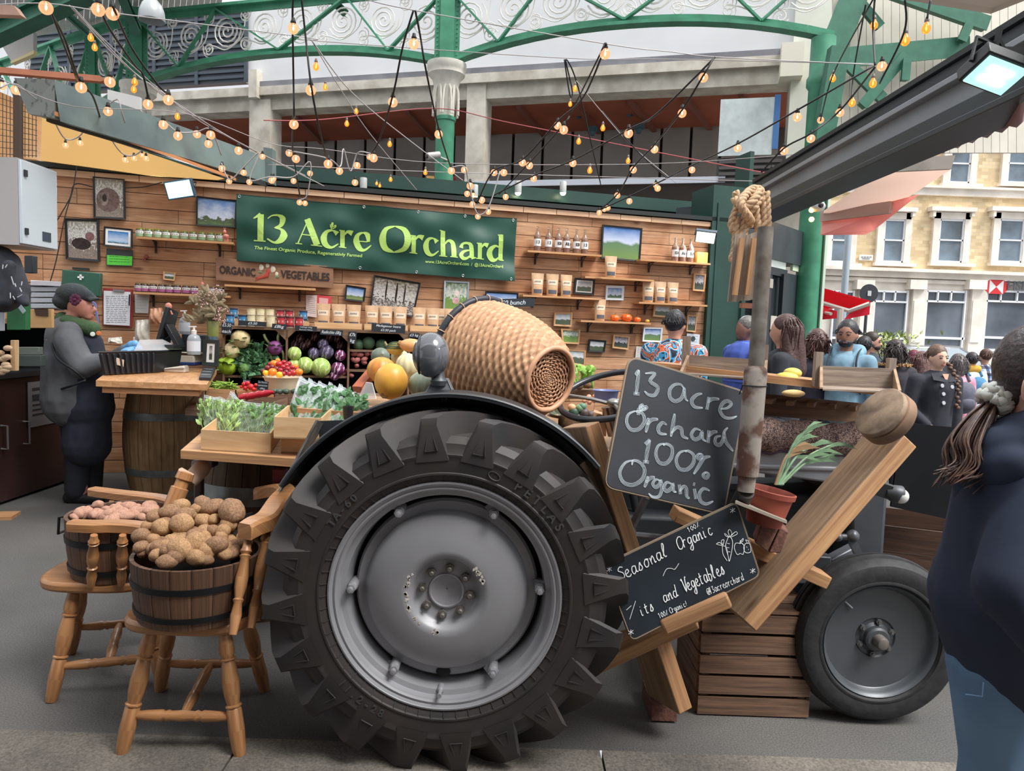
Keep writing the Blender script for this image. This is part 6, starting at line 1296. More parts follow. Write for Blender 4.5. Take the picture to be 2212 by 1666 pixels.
for X,Y_,r in[(470,190,42),(580,145,42),(560,192,38),(655,160,38),(750,158,46),(650,190,32),(735,202,38),(820,170,34),(885,180,42),(690,140,32),(830,205,32),(800,145,28),(520,165,34),(610,165,34),(700,170,32),(860,150,30),(430,200,26),(480,160,30),(640,215,30)]:
 px,py=X/2.704,1050+Y_/2.704;f=(py-1100)/(1128-1100);Yd=tc2 .y+.12-f*.22;p=at(px,py,Yd);inst(pr2,us2,p,r/2.704/F*Yd*.92,'pinkish potato in the rear tub','potato','pink potatoes in the rear tub','potato',rs)
for k in range(14):
 a=rs.uniform(0,6.28);r=rs.uniform(0,.14);inst(pr2,us2,tc2+V((r*math.cos(a),r*math.sin(a),.21)),.032,'pinkish potato in the rear tub','potato','pink potatoes in the rear tub','potato',rs)
mb=M();mb.slab([at(497,1222,2.50),at(525,1215,2.62),at(545,1107,2.66),at(507,1118,2.54)],V((0,1,0)),.006);solo(mb,'price_card',P('1a1d22',.5),'blank black card stuck between the brown potatoes','card')
mb=M();
for k in range(9):
 a=at(547-k*2.0,1152+k*2.2,2.63+k*.004);b=at(585-k*2,1118+k*1.5,2.8+k*.004);mb.slab([a,b,b+V((.0,.02,.03)),a+V((0,.02,.03))],V((-.4,-1,.2)),.0015)
solo(mb,'paper_bag_stack',P((170,142,122),.7),'stack of folded brown paper bags tucked under the chair arm','paper bags')
pa=P((196,166,142),.6,nz=.06,scale=10,name='paper')
mb=M();ax=zto(at(428,1020,3.1),V((-.55,-.5,-.75)));mb.lathe([(.0,-.06),(.03,-.05),(.038,-.02),(.036,.035),(.034,.05)],ax,20);mb.add([ax@V(p)for p in((.03,0,.05),(.0,.03,.05),(-.02,.012,.11),(.0,-.0,.12))],[(0,1,2,3)]);solo(mb,'wooden_scoop',pa,'pale rounded scoop hanging by the dark barrel','scoop',smooth=60)
mb=M();mb.slab([at(386,1013,3.0),at(413,1028,3.0),at(400,1045,2.98),at(380,1040,2.98)],V((0,1,0)),.03);solo(mb,'paper_bag',pa,'crumpled small paper bag left of the pale scoop','paper bag')
mb=M();mb.slab([at(408,1025,3.25),at(462,1010,3.25),at(462,995,3.3),at(412,995,3.3)],V((0,1,0)),.06);a_=at(430,1000,3.3);mb.bar(a_,(a_.x,a_.y,0),.04,.04);solo(mb,'seat_back',P('4a3a36',.6),'dark curved chair back just under the table edge','chair back',bev=.01)
ply=WD('bd9468','dfc096','plywood',island=.04,sx=1,sy=8,rough=.6,knots=False,bm=.05)
def box4(label,pts,h,mat=ply,t=.006,name='plywood_crate',cat='crate',group=None):
 th=thing(name,label,cat,(pts[0]+pts[2])/2,group=group);H=V((0,0,h));c=(pts[0]+pts[1]+pts[2]+pts[3])/4
 for i in range(4):
  a,b=pts[i],pts[(i+1)%4];n=(b-a).cross(V((0,0,1))).normalized();n=n if n.dot(c-a)>0 else-n
  mb=M();mb.slab([a,b,b+H,a+H],n,t);build(mb,'side',mat,th)
 mb=M();mb.slab(pts,V((0,0,1)),t);build(mb,'base',mat,th);return th
Z=Zt_;A=[gz(434,973,Z),gz(584,982,Z),gz(612,938,Z),gz(478,934,Z)];box4('plywood crate in front holding bags of pale green shoots',A,.09)
B0=[gz(607,979,Z),gz(700,982,Z),gz(705,950,Z),gz(625,948,Z)];box4('lower plywood crate, half hidden by the folded sign',B0,.075)
B1_=[gz(591,949,Z+.075)+V((0,0,.004)),gz(694,952,Z+.075)+V((0,0,.004)),gz(720,922,Z+.075)+V((0,0,.004)),gz(622,918,Z+.075)+V((0,0,.004))];box4('upper plywood crate holding bags of dark leafy greens',B1_,.09)
film=FILM((225,236,236),a=.13,rough=.12);lf1=P((150,182,112),.6,nz=.2,scale=30,island=.3,name='shoots');lf2=P((62,104,62),.55,nz=.2,scale=30,island=.35,name='leaves')
def leaf(mb,p,d,L,w,up,curl=.2):
 d=d.normalized();s=d.cross(up);s=s.normalized()if s.length>1e-4 else V((1,0,0));n=s.cross(d)
 a=p;q=[a,a+d*L*.35+s*w-n*w*.3,a+d*L*.7+s*w*.8-n*L*curl*.5,a+d*L-n*L*curl,a+d*L*.7-s*w*.8-n*L*curl*.5,a+d*L*.35-s*w-n*w*.3,a+d*L*.38+n*w*.15,a+d*L*.7-n*L*curl*.35]
 mb.add(q,[(0,1,6),(0,6,5),(1,2,7,6),(5,6,7,4),(2,3,7),(4,7,3)])
def greens(label,px,Y,dY,lm,n,ang,seed,stems=True,grp=None,filmm=None,lw=.009,ll=.05):
 rs=random.Random(seed);q=[at(x,y,Y+(dY if i>1 else 0))for i,(x,y)in enumerate(px)];t=thing('bag_of_greens',label,'bag of greens',(q[0]+q[1])/2,group=grp)
 f=lambda u,v:(q[0].lerp(q[1],u)).lerp(q[3].lerp(q[2],u),v);nn=quadn([q[3],q[2],q[1],q[0]]);nn=nn if nn.y<0 else-nn;up=(q[3]-q[0]).normalized()
 mb=M()
 for k in range(n):
  u=rs.uniform(.06,.94);v=rs.uniform(.0,.72);p=f(u,v)+nn*rs.uniform(-.03,.025);d=(up+(q[1]-q[0]).normalized()*(rs.gauss(ang,.28))+nn*rs.uniform(-.2,.2)).normalized();L=rs.uniform(.06,.12)*min(1,(1-v)*1.6)
  if stems:mb.tube([p,p+d*L*.5+nn*.004,p+d*L],.0018,4,caps=False)
  for j in range(3):leaf(mb,p+d*L*rs.uniform(.4,1),(d+V((rs.uniform(-.9,.9),rs.uniform(-.6,.4),rs.uniform(-.3,.6)))),rs.uniform(.6,1)*ll*min(1,1.15-v),lw*rs.uniform(.6,1.2),V((rs.uniform(-1,1),-1,rs.uniform(-.4,.8))))
 build(mb,'greens',lm,t,0)
 mb=M();off=rs.uniform(0,5)
 def bf(sg):
  def g(u,v):
   e=(math.sin(PI*u)**.5)*(math.sin(PI*min(1,.12+v*.88))**.6 if v<1 else 0);w=.035*e+.006*math.sin(u*23+v*9+off)+.005*math.sin(v*31-u*11+off)
   return f(u,v)+nn*(sg*w)+up*.01*math.sin(u*7+off)*v
  return g
 mb.grid(bf(1),18,14);mb.grid(bf(-1),18,14);build(mb,'bag',filmm or film,t,180)
 mb=M();mb.tube([f(.02,.95),f(.5,.955),f(.98,.95)],.0028,4);mb.tube([f(.02,.985),f(.5,.99),f(.98,.985)],.002,4);build(mb,'zip_seal',P((205,212,220),.3,name='zip'),t)
 return t
greens('zip bag of pea shoots at the left end of the front crate',[(442,952),(500,955),(500,868),(440,852)],3.42,.05,lf1,120,.0,1)
greens('zip bag of pea shoots in the middle of the front crate, its corner peaked',[(468,955),(545,958),(535,880),(497,845)],3.48,.06,lf1,130,.25,2)
greens('widest zip bag of green stems at the right of the front crate',[(505,956),(585,958),(622,880),(520,866)],3.44,.08,P((98,136,78),.6,nz=.2,scale=30,island=.3),150,.35,3)
for k,(x,lab)in enumerate(((612,'leftmost leaning bag of kale in the upper crate'),(632,'second leaning bag of kale in the upper crate'),(654,'third leaning bag of kale in the upper crate'),(676,'fourth leaning bag of kale, over the folded sign'),(698,'rightmost leaning bag of kale, by the small black cup'))):
 greens(lab,[(x-6,940),(x+46,944),(x+86,838+k*5),(x+34,815+k*4)],3.28-k*.02,.3,lf2,90,.55,10+k,stems=False,lw=.018,ll=.085)
mb=M();c=at(752,892,3.2);mb.lathe([(.02,-.03),(.026,.03),(.023,.03),(.018,-.02)],Matrix.Translation(c),16);solo(mb,'cup',P('23262a',.4),'small black cup behind the mudguard edge','cup')
mb=M();q=[at(x,y,3.45)for x,y in((772,862),(812,862),(803,828),(790,826))];mb.slab(q,V((0,1,0)),.02);solo(mb,'empty_bag',FILM(a=.45,rough=.3),'empty clear bag standing left of the big yellow squash','bag')
mb=M();mb.slab([at(605,1062,2.55),at(612,1058,2.9),at(702,918,2.95),at(687,908,2.6)],V((-1,-.3,.1)),.008);e_=solo(mb,'folded_sign',P((128,126,122),.7,nz=.4,scale=12,c2=(70,70,72)),'scratched thin sign leaning edge-on against the mudguard','sign')
mb=M();mb.slab([at(690,955,2.85),at(734,935,2.85),at(742,908,2.85),at(688,910,2.85)],V((0,1,0)),.01);solo(mb,'chalk_slate',P('22272c',.6,nz=.2,scale=30),'small slate behind the folded sign','slate')
mb=M();mb.box(at(605,1035,3.1),(.05,.05,.09));solo(mb,'red_box',P((120,40,50),.4),'small red box beside the dark barrel','box')
PR=(PW[0]+WN*.55,WN);
def rk(px,py,o=0):return onp(px,py,PR,o)
Za=(rk(490,702).z+rk(985,722).z)/2
rack=thing('produce_rack','dark wooden produce rack with three compartments against the plank wall','rack',rk(740,810))
A=rk(470,702);B=rk(992,722);A.z=B.z=Za;rb=rk(700,812).z;u0=(A-PR[0]).dot(WD_);u1_=(B-PR[0]).dot(WD_)
rkw=WD('5c4636','8c6e56','rack_wood',island=.1,sx=1,sy=20)
mb=M();mb.slab([A,B,B-WN*.53,A-WN*.53],V((0,0,-1)),.022);build(mb,'top_board',rkw,rack)
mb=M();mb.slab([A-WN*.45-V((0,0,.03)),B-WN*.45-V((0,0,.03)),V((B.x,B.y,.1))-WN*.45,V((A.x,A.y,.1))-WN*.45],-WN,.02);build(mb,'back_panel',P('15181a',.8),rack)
for x in(481,617,751,882,990):
 p=rk(x,750);mb=M();mb.slab([V((p.x,p.y,.1)),V((p.x,p.y,Za-.023)),V((p.x,p.y,Za-.023))-WN*.44,V((p.x,p.y,.1))-WN*.44],WD_,.018);build(mb,'divider',rkw,rack)
for x,sg in((481,1),(617,-1),(617,1),(751,-1),(751,1),(882,-1)):
 p=rk(x,720);p.z=Za-.024;mb=M();mb.ext([p,p+WD_*sg*.09,p-V((0,0,.09))],-WN,.015);build(mb,'corner_bracket',rkw,rack)
for a,b,zz in((481,617,812),(617,751,812),(751,882,800),(751,882,757)):
 p=rk(a,zz);q=rk(b,zz);z=(p.z+q.z)/2;p.z=q.z=z;mb=M();mb.slab([p-WN*.02,q-WN*.02,q-WN*.44,p-WN*.44],V((0,0,-1)),.02);build(mb,'shelf',rkw,rack)
def tin(c1,c2,lab):
 t=thing('tin',lab,'tin',mat=Matrix.Identity(4));mb=M();mb.lathe([(0,0),(.0385,0),(.0385,.108),(0,.108)],None,20);build(mb,'can',P(c1,.4,metal=.1,name='tin_paint'),t)
 mb=M();mb.lathe([(.0395,.0),(.0405,.003),(.0395,.006)],None,20);mb.lathe([(.0395,.102),(.0405,.106),(.037,.108),(.036,.105),(0,.105)],None,20);build(mb,'rim',P((190,180,165),.3,metal=.7),t)
 mb=M();mb.lathe([(.0392,.025),(.0392,.085)],None,10,-PI*.8,-PI*.2);build(mb,'label',P(c2,.5),t)
 mb=M();rs=random.Random(1)
 for k in range(22):
  a=rs.choice([rs.uniform(-.99,-.83),rs.uniform(-.17,-.01)])*PI;z=rs.uniform(.015,.095);mb.ball((.039*math.cos(a),.039*math.sin(a),z),.0032,nu=6,nv=4)
 for k in range(4):mb.bar((-.02+k*.013,-.0395+abs(-.02+k*.013)*.25,.045),(-.02+k*.013,-.0395+abs(-.02+k*.013)*.25,.065),.006,.001,(0,1,0))
 build(mb,'print',P((225,215,205),.5),t);return t
tins={'b':(tin((42,56,84),(52,128,178),'x'),'dark blue tin with a sky blue label'),'c':(tin((214,202,160),(226,214,176),'x'),'cream tin with faint red print'),'r':(tin((96,34,44),(184,46,56),'x'),'dark red tin with white dots')}
fi={k:True for k in tins}
for k,x,row,w_ in(('b',497,0,'at the left end of the lower row'),('b',524,0,'second in the lower row'),('c',543,0,'leftmost cream one of the lower row'),('c',562,0,'middle cream one of the lower row'),('c',585,0,'right-hand cream one of the lower row'),('r',607,0,'leftmost red one of the lower row'),('r',626,0,'middle red one of the lower row'),('r',646,0,'right-hand red one of the lower row'),('b',505,1,'standing highest at the left'),('c',543,1,'leftmost cream one of the upper row'),('c',563,1,'middle cream one of the upper row'),('c',583,1,'right-hand cream one of the upper row'),('r',605,1,'left red one of the upper row'),('r',625,1,'right red one of the upper row'),('b',655,1,'standing higher, right of the red ones')):
 p=rk(x,700,-.14 if row==0 else-.30);u=(p-PR[0]).dot(WD_);p.z=Za+(0 if row==0 else.062);o,l=tins[k];o=o if fi[k]else dup(o,TR(p,FW),'x');fi[k]=False;setm(o,TR(p,FW));o['label']=l+', '+w_
mb=M();p=rk(490,700,-.34);q=rk(668,706,-.34);p.z=q.z=Za+.03;mb.slab([p+WN*.1,q+WN*.1,q-WN*.08,p-WN*.08],V((0,0,1)),.03);mb.slab([p+WN*.1-V((0,0,.03)),q+WN*.1-V((0,0,.03)),q+WN*.08-V((0,0,.03)),p+WN*.08-V((0,0,.03))],V((0,0,1)),.03);solo(mb,'riser',pine,'pine riser under the upper row of tins','riser')
for x0,x1,xs,lab in((678,783,(698,731,764),'left'),(786,882,(803,833,864),'middle'),(885,985,(905,934,973),'right-hand')):
 a=rk(x0,712,-.08);b=rk(x1,716,-.08);a.z=b.z=Za+.001;box4('shallow pine box of kraft pouches on the rack, '+lab+' one',[a,b,b-WN*.22,a-WN*.22],.06,pine,.008,'pine_box','box')
 for x in xs+((955,)if x0==885 else()):
  p=rk(x,700,-.2 if x!=955 else-.26);p.z=Za+.012;dup(pc_,TR(p,FW+random.uniform(-.1,.1),s=1.06),'kraft paper pouch standing in the %s pine box on the rack'%lab,'pouches in the %s pine box'%lab)
blk=P('20262d',.6,name='price_slate')
def psign(label,px,txt,o=.03,h=.035,pl=None,bold=.01,dd=.006,ang=0):
 q=[onp(x,y,pl or PR,o)for x,y in px];n=quadn(q);n=n if n.y<0 else-n;t=thing('price_sign',label,'price sign',(q[2]+q[3])/2)
 mb=M();mb.ext(q,n,-dd);build(mb,'slate',blk,t)
 ex=(q[2]-q[3]);ey=(q[0]-q[3]);
 k=len(txt);mb=M()
 for i,tx in enumerate(txt):
  H=ey.length/k*.55;tmp=M();tmp.text(tx,1,Matrix.Identity(4),bold,'LEFT',0,shear=.2);xs=[p.x for p in tmp.v];W=max(xs)-min(xs);L=min(ex.length*.86,W*H*1.5);X=ex.normalized();Yv=ey.normalized();o_=q[3]+X*(ex.length-L)/2+ey*((k-1-i+.28)/k)
  mb.add([o_+X*((p.x-min(xs))*L/W)+Yv*(p.y*H/.72)+n*.001 for p in tmp.v],tmp.f)
 build(mb,'writing',chalk,t,0);return t
psign('long black price sign under the cream tins',[(516,692),(576,696),(575,706),(515,702)],['£5.50'])
psign('small upright black price sign left of the rack opening',[(479,695),(501,697),(500,724),(478,722)],['£5.50','each'])
psign('short black price sign under the red tins',[(588,699),(619,701),(618,713),(587,711)],['£8kg'])
psign('black price sign above the radicchio, first one',[(638,703),(685,706),(684,717),(637,714)],['Cabbage £4kg','Red and White'],bold=.0)
psign('black price sign reading radicchio over the dark cabbages',[(692,711),(741,714),(740,726),(691,723)],['Radicchio £8/g'])
psign('black price sign reading £2.50 pack in front of the middle pine box',[(803,698),(876,703),(875,721),(802,716)],['Madagascar beans','£2.50 pack'],o=.05)
psign('upright black price sign at the left of the green squash compartment',[(754,716),(771,717),(769,744),(753,742)],['£7k','kg'])
psign('tiny black price sign behind the gloss grey lamp',[(884,719),(906,720),(905,730),(883,729)],['£3 kg'])
psign('wide black price sign behind the basket rim',[(1046,647),(1156,644),(1154,662),(1046,665)],['£2.50 bunch'],pl=PW,o=.25)
def veg(name,label,cat,px,py,o,r,mat,fn=None,sc3=(1,1,1),pl=None,grp=None,nu=20):
 c=onp(px,py,pl or PR,o)if not isinstance(o,tuple)else at(px,py,o[0]);rr=r/F*c.y;t=thing(name,label,cat,c-V((0,0,rr*sc3[2])),group=grp);mb=M();mb.ball(c,(rr*sc3[0],rr*sc3[1],rr*sc3[2]),Matrix.Rotation(random.uniform(0,6),4,'Z'),nu=nu,nv=14,fn=fn);b=build(mb,'flesh',mat,t,180);return t,c,rr
def cabmat(c1,c2,sc_=3.2):
 m,nt,b=newmat('cabbage');tc=N(nt,'ShaderNodeTexCoord');w_=N(nt,'ShaderNodeTexWave');w_.inputs['Scale'].default_value=sc_*2;w_.inputs['Distortion'].default_value=9;w_.inputs['Detail'].default_value=3;w_.inputs['Detail Scale'].default_value=2;nt.links.new(tc.outputs['Object'],w_.inputs[0]);rp=N(nt,'ShaderNodeValToRGB');rp.color_ramp.elements[0].color=srgb(c1);rp.color_ramp.elements[1].color=srgb(c2);rp.color_ramp.elements[0].position=.72;nt.links.new(w_.outputs['Fac'],rp.inputs[0]);nt.links.new(rp.outputs[0],b.inputs['Base Color']);b.inputs['Roughness'].default_value=.45;bump(nt,b,w_.outputs['Fac'],.2);return m
cg=cabmat((158,186,98),(212,222,160));cd=cabmat((74,66,92),(150,140,170));cr_=cabmat((104,34,84),(214,190,210));crd=cabmat((58,30,44),(170,130,130),4)
for px,py,r,lab in((636,764,15,'green cabbage at the left, resting on the shelf edge'),(659,789,18,'middle green cabbage of the front row in the rack'),(693,794,21,'largest pale green cabbage'),(635,792,16,'green cabbage half behind the bowl of tomatoes')):veg('cabbage',lab,'cabbage',px,py,-.02,r,cg)
for px,py,r,lab in((678,764,13,'dark purple cabbage, left one'),(705,761,16,'dark blue-purple cabbage with pale veins'),(698,744,12,'dark purple cabbage at the back')):veg('cabbage',lab,'cabbage',px,py,-.08,r,cd)
for px,py,r,lab in((735,768,12,'small glossy red cabbage, upper one'),(730,797,15,'glossy red cabbage, lower one'),(722,812,10,'red onion like cabbage at the rack floor')):veg('cabbage',lab,'cabbage',px,py,-.03,r,cr_)
for i,(px,py)in enumerate(((647,732),(636,745),(666,742),(680,727),(729,731),(735,747),(655,747),(712,728))):veg('radicchio','dark radicchio head at the back of the middle compartment','radicchio',px,py,-.2,11,crd,grp='radicchio heads')
def caul(d,a,t):return 1+.16*abs(noise.noise(d*5))+.08*abs(noise.noise(d*11))
def leaves(t,c,r,mat,n,seed,L=1.2,w=.35,name='leaf'):
 rs=random.Random(seed);mb=M()
 for k in range(n):
  a=2*PI*k/n+rs.uniform(-.2,.2);d=V((math.cos(a),math.sin(a)-.1,rs.uniform(-.1,.9))).normalized();leaf(mb,c+d*r*.6-V((0,0,r*.3)),d,r*L*rs.uniform(.7,1.1),r*w,V((0,0,1)),.1)
 build(mb,name,mat,t,0)
lgv=P((104,140,78),.6,nz=.2,scale=30,island=.3,name='outer_leaf')
for nm,lab,px,py,r,col in(('cauliflower','cream cauliflower at the back of the left compartment',519,733,19,(206,188,140)),('cauliflower','cream cauliflower in front at the left divider',501,757,17,(222,208,160)),('purple_cauliflower','purple cauliflower beside the divider',594,752,15,(128,66,124)),('romanesco','bright lime romanesco at the left front of the rack',491,790,20,(156,190,44))):
 t,c,rr=veg(nm,lab,nm.replace('_',' '),px,py,-.05,r,P(col,.6,nz=.1,scale=60),caul,nu=36);leaves(t,c,rr,lgv,12,px)
t,c,rr=veg('broccoli','green broccoli head below the leafy bunch','broccoli',527,797,-.02,12,P((92,130,64),.6,nz=.2,scale=60),caul,nu=30);leaves(t,c,rr,lgv,10,5)
t=thing('leafy_bunch','big bunch of dark leafy greens in the left compartment','leafy greens',rk(545,808));rs=random.Random(31);mb=M()
for k in range(150):
 px=rs.gauss(548,17);py=rs.gauss(776,16);
 if 508<px<592 and 742<py<812:leaf(mb,rk(px,py,-.12+.002*(py-745)),V((rs.uniform(-1,1),-.5,rs.uniform(-.8,1))),rs.uniform(.07,.12),.024,V((rs.uniform(-.5,.5),-1,.5)),.2)
build(mb,'leaf',P((66,110,70),.5,nz=.2,scale=30,island=.4,name='spinach'),t,0)
t=thing('leek_stalks','pale bent stalks behind the purple cauliflower','stalks',rk(600,800));mb=M()
for a,b,c in(((575,752),(583,765),(592,790)),((604,752),(612,765),(612,790)),((570,722),(574,732),(582,742)),((603,718),(600,730),(602,742))):mb.tube(smoothpts([rk(*a,-.05),rk(*b,-.05),rk(*c,-.08)],5),.012,7)
build(mb,'stalk',P((150,166,110),.6),t)
for px,py,r,lab in((774,745,12,'dark green artichoke squash, left one'),(796,741,14,'dark green knobbly squash, middle one'),(824,746,13,'dark green squash, right one')):veg('squash',lab,'squash',px,py,-.1,r,P((70,100,72),.6,nz=.2,scale=25),lambda d,a,t:1+.06*noise.noise(d*6))
pr3=[potmesh('red_potato',P((158,92,86),.65,nz=.2,scale=20),1.2,7)];us3=set()
for px,py,r in((765,770,8),(778,772,7),(792,770,7),(804,771,7),(772,783,7),(790,781,7),(806,780,7),(760,781,6),(786,788,6),(800,789,6),(815,775,6),(812,787,6),(770,795,6),(742,812,6),(750,806,6),(757,815,6),(735,818,6)):
 p=rk(px,py,-.06);inst(pr3,us3,p,r/F*p.y,'small red potato in the right-hand compartment','potato','red potatoes in the rack','red_potato',rs)
Yb_=5.55;bcn=at(611,838,Yb_);t=thing('bowl','cream bowl heaped with tomatoes in front of the rack','bowl',bcn-V((0,0,.02)));k=42/F*Yb_
rimz=at(611,814,Yb_).z-bcn.z;mb=M();mb.lathe([(0,-.04),(k*.66,-.04),(k*.82,rimz*.4),(k*.97,rimz*.95),(k*1.0,rimz),(k*.96,rimz),(k*.8,rimz*.5),(0,rimz*.4)],Matrix.Translation(bcn),36);build(mb,'bowl',P((222,208,178),.35,name='cream_enamel'),t,60)
tm={'o':((232,128,28),'orange tomato'),'y':((236,182,40),'yellow tomato'),'r':((190,34,34),'red tomato'),'d':((120,28,36),'dark cherry tomato'),'c':((168,30,44),'red cherry tomato')}
for i,(k,px,py,r)in enumerate((('o',592,786,9),('r',603,787,8),('o',589,804,10),('y',574,806,7),('y',604,810,8),('o',646,804,9),('r',634,806,8),('o',638,792,7),('d',578,795,7),('d',588,793,6),('c',612,793,6),('c',622,797,6),('c',632,794,6),('c',613,783,6),('c',624,786,6),('c',606,800,6),('d',618,804,6),('c',625,808,6),('c',612,808,6),('d',597,797,6),('c',642,797,5),('d',568,802,5),('c',583,787,5),('o',600,779,6),('c',619,790,6),('d',628,802,5))):
 c=at(px,py,Yb_-.07+(815-py)*.006);rr=r/F*c.y;mb=M();mb.ball(c,(rr*(1.0),rr,rr*.9),nu=14,nv=10,fn=lambda d,a,t:1-.03*abs(math.cos(a*2.5)));col,nm=tm[k]
 solo(mb,'tomato',P(col,.22,spec=.6),nm+' in the cream bowl','tomato',nm+'es in the cream bowl',smooth=180)
def crpx(label,x0,x1,y0,Y,hpx,dep,mat):
 a=at(x0,y0,Y);b=at(x1,y0+(x1-x0)*.03,Y);h=hpx/F*Y;z=a.z-h;a.z=b.z=z;box4(label,[a,b,b+V((0,dep,.0)),a+V((0,dep,.0))],h,mat);return a,b,z+h
crpx('brown crate of green beans below the romanesco',443,510,840,5.2,34,.35,WD('a07a56','c49a72','crate_brown',island=.05));crpx('reddish crate of vine tomatoes left of the bowl',513,572,846,5.2,32,.35,WD('96603e','b97e58','crate_red',island=.05));crpx('grey crate of avocados below the bowl',592,700,852,5.1,28,.35,cratew)
mb=M();rs=random.Random(5)
for k in range(70):
 p=at(rs.uniform(450,505),rs.uniform(828,842),5.35);d=V((rs.uniform(-1,1),rs.uniform(-.4,.4),rs.uniform(-.1,.2))).normalized()*.05;mb.tube([p-d,p+V((0,0,.008)),p+d],.0045,5)
tag(solo(mb,'green_beans',P((134,172,70),.5,island=.3),'loose green beans heaped in the brown crate','beans'),kind='stuff')
for px,py,r in((527,830,5),(535,828,5),(542,836,7),(530,838,5),(553,832,4),(548,841,5),(522,836,4)):
 c=at(px,py,5.35);mb=M();mb.ball(c,r/F*c.y,nu=12,nv=8);solo(mb,'vine_tomato',P((206,42,50),.25),'small red vine tomato left of the black sign','tomato','vine tomatoes in the reddish crate',smooth=180)
for i,px in enumerate((592,604,618,637,655,672)):
 c=at(px,846,5.2);mb=M();mb.ball(c,(.03,.024,.022),Matrix.Rotation(i,4,'Z'),nu=14,nv=8);solo(mb,'avocado',P((64,82,66),.5,nz=.2,scale=60),'dark green avocado below the bowl','avocado','avocados below the bowl',smooth=180)
crpx('grey slatted crate of long red peppers behind the bags of shoots',512,592,866,4.75,34,.3,cratew)
for i,(px,py)in enumerate(((530,857),(545,855),(560,852),(575,850))):
 mb=M();c=at(px,py,4.9);mb.tube([c-V((.04,0,.01)),c,c+V((.05,0,.012))],[.02,.026,.01],8);solo(mb,'red_pepper',P((170,28,44),.25),'long red pepper behind the bags of shoots','pepper','red peppers behind the bags',smooth=60)
q=[at(x,y,5.1)for x,y in((557,822),(580,825),(578,844),(555,842))];psign('black price sign in front of the cream bowl',[(557,822),(580,825),(578,844),(555,842)],['San Marzano','tomatoes','£8kg'],pl=(q[0],V((0,-1,0))),o=0,bold=0)
psign('tiny black sign above the vine tomatoes',[(525,820),(541,821),(540,827),(524,826)],['Cherry'],pl=(at(530,820,5.4),V((0,-1,0))),o=0)
mb=M();mb.slab([gz(400,885,.86),gz(860,900,.86),gz(860,850,.86),gz(430,845,.86)],V((0,0,-1)),.04);solo(mb,'low_counter',rkw,'dark counter in front of the rack carrying the crates','counter')
def pump(label,px,py,Y,r,col,n,zs=.9,sx_=1,c2=None,deep=.1,stemc=None,rot=None,name='pumpkin',stem=None,extra=None):
 c=at(px,py,Y);rr=r/F*Y;t=thing(name,label,'pumpkin' if name!='squash' else 'squash',c-V((0,0,rr*zs)))
 mb=M();mb.ball(c,(rr*sx_,rr*.95,rr*zs),rot,nu=max(24,n*4),nv=18,fn=(lambda d,a,t:(1-deep*abs(math.cos(a*n/2))*math.sin(t)))if n else(lambda d,a,t:1+.03*noise.noise(d*2)))
 build(mb,'flesh',P(col,.42,nz=.08,scale=14,c2=c2,name='pumpkin_skin'),t,180)
 if stem:
  mb=M();s0=c+V((stem[0],0,stem[1]))*rr*.8;mb.tube([s0,s0+V((stem[0]*.1,0,stem[1]*.15))*rr,s0+V((stem[0]*.2+.1,0,stem[1]*.3))*rr],[rr*.13,rr*.09,rr*.08],7);build(mb,'stem',P((120,112,84),.8),t)
 return t,c,rr
t,c,rr=pump('large yellow squash in front with a dry corky blossom end',845,824,3.25,37,(224,166,62),0,1.07,.98,c2=(206,150,60),name='squash')
mb=M();rs=random.Random(6);b0=at(834,857,3.25)+V((0,-rr*.55,.012))
for k in range(26):a=rs.uniform(0,6.28);mb.tube([b0+V((.018*math.cos(a),0,.014*math.sin(a))),b0+V((.012*math.cos(a+1),-.006,.01*math.sin(a+1))),b0+V((.016*math.cos(a+2),-.003,.016*math.sin(a+2)))],.0022,4)
build(mb,'blossom_end',P((150,118,78),.85),t)
pump('orange and cream ribbed pumpkin behind the yellow squash',824,800,3.55,32,(206,168,90),11,.9,1,c2=(200,124,48),stem=(-.05,1))
pump('white ribbed pumpkin left of the gloss grey lamp',880,790,3.5,27,(218,208,164),10,1.0,.95,deep=.12)
pump('cream pumpkin between the striped gourd and the white pumpkin',864,772,3.7,20,(206,196,150),10,.8,deep=.12)
pump('grey-green ribbed pumpkin right of the yellow squash',915,832,3.3,34,(150,158,136),12,.92,1.0,c2=(132,146,128),deep=.08)
pump('dark grey-green squash at the back left',822,770,3.85,21,(104,116,104),8,.9,deep=.05)
t,c,rr=pump('butternut squash lying on top of the pumpkins',888,746,3.6,20,(218,158,104),0,.72,1.25,name='squash');mb=M();mb.tube([at(868,744,3.6),at(860,740,3.6)],[.02,.012],8);build(mb,'stem',P((150,112,70),.8),t)
t,c,rr=pump('green striped delicata squash with a curved stalk',854,753,3.65,16,(206,182,96),0,.9,1.2,name='squash');mb=M()
for k in range(9):
 a0=PI*k/9*2;mb.tube([c+V((rr*1.19*math.cos(q),-rr*.96*math.sin(q)*abs(math.cos(a0*.5+.3)),rr*.91*math.sin(q)*math.sin(a0*.5+.3)))for q in[PI*i/10 for i in range(11)]],.003,4)
build(mb,'stripe',P((62,84,52),.5),t);mb=M();mb.tube([at(840,752,3.65),at(834,744,3.65),at(831,738,3.65)],[.012,.007,.005],6);build(mb,'stem',P((150,140,90),.8),t)
pump('yellow striped pumpkin peeking out left of the basket rim',982,742,3.75,17,(222,176,84),9,.9,c2=(190,120,60));pump('teal pumpkin behind the grey lamp',964,738,3.9,12,(96,110,104),8);pump('orange pumpkin just left of the basket rim, lower',978,764,3.7,14,(224,150,100),9)
mb=M();mb.bar(at(772,842,3.5),at(812,795,3.7),.05,.035);solo(mb,'terracotta_block',P((158,84,54),.7),'reddish clay block leaning left of the pumpkins','block')
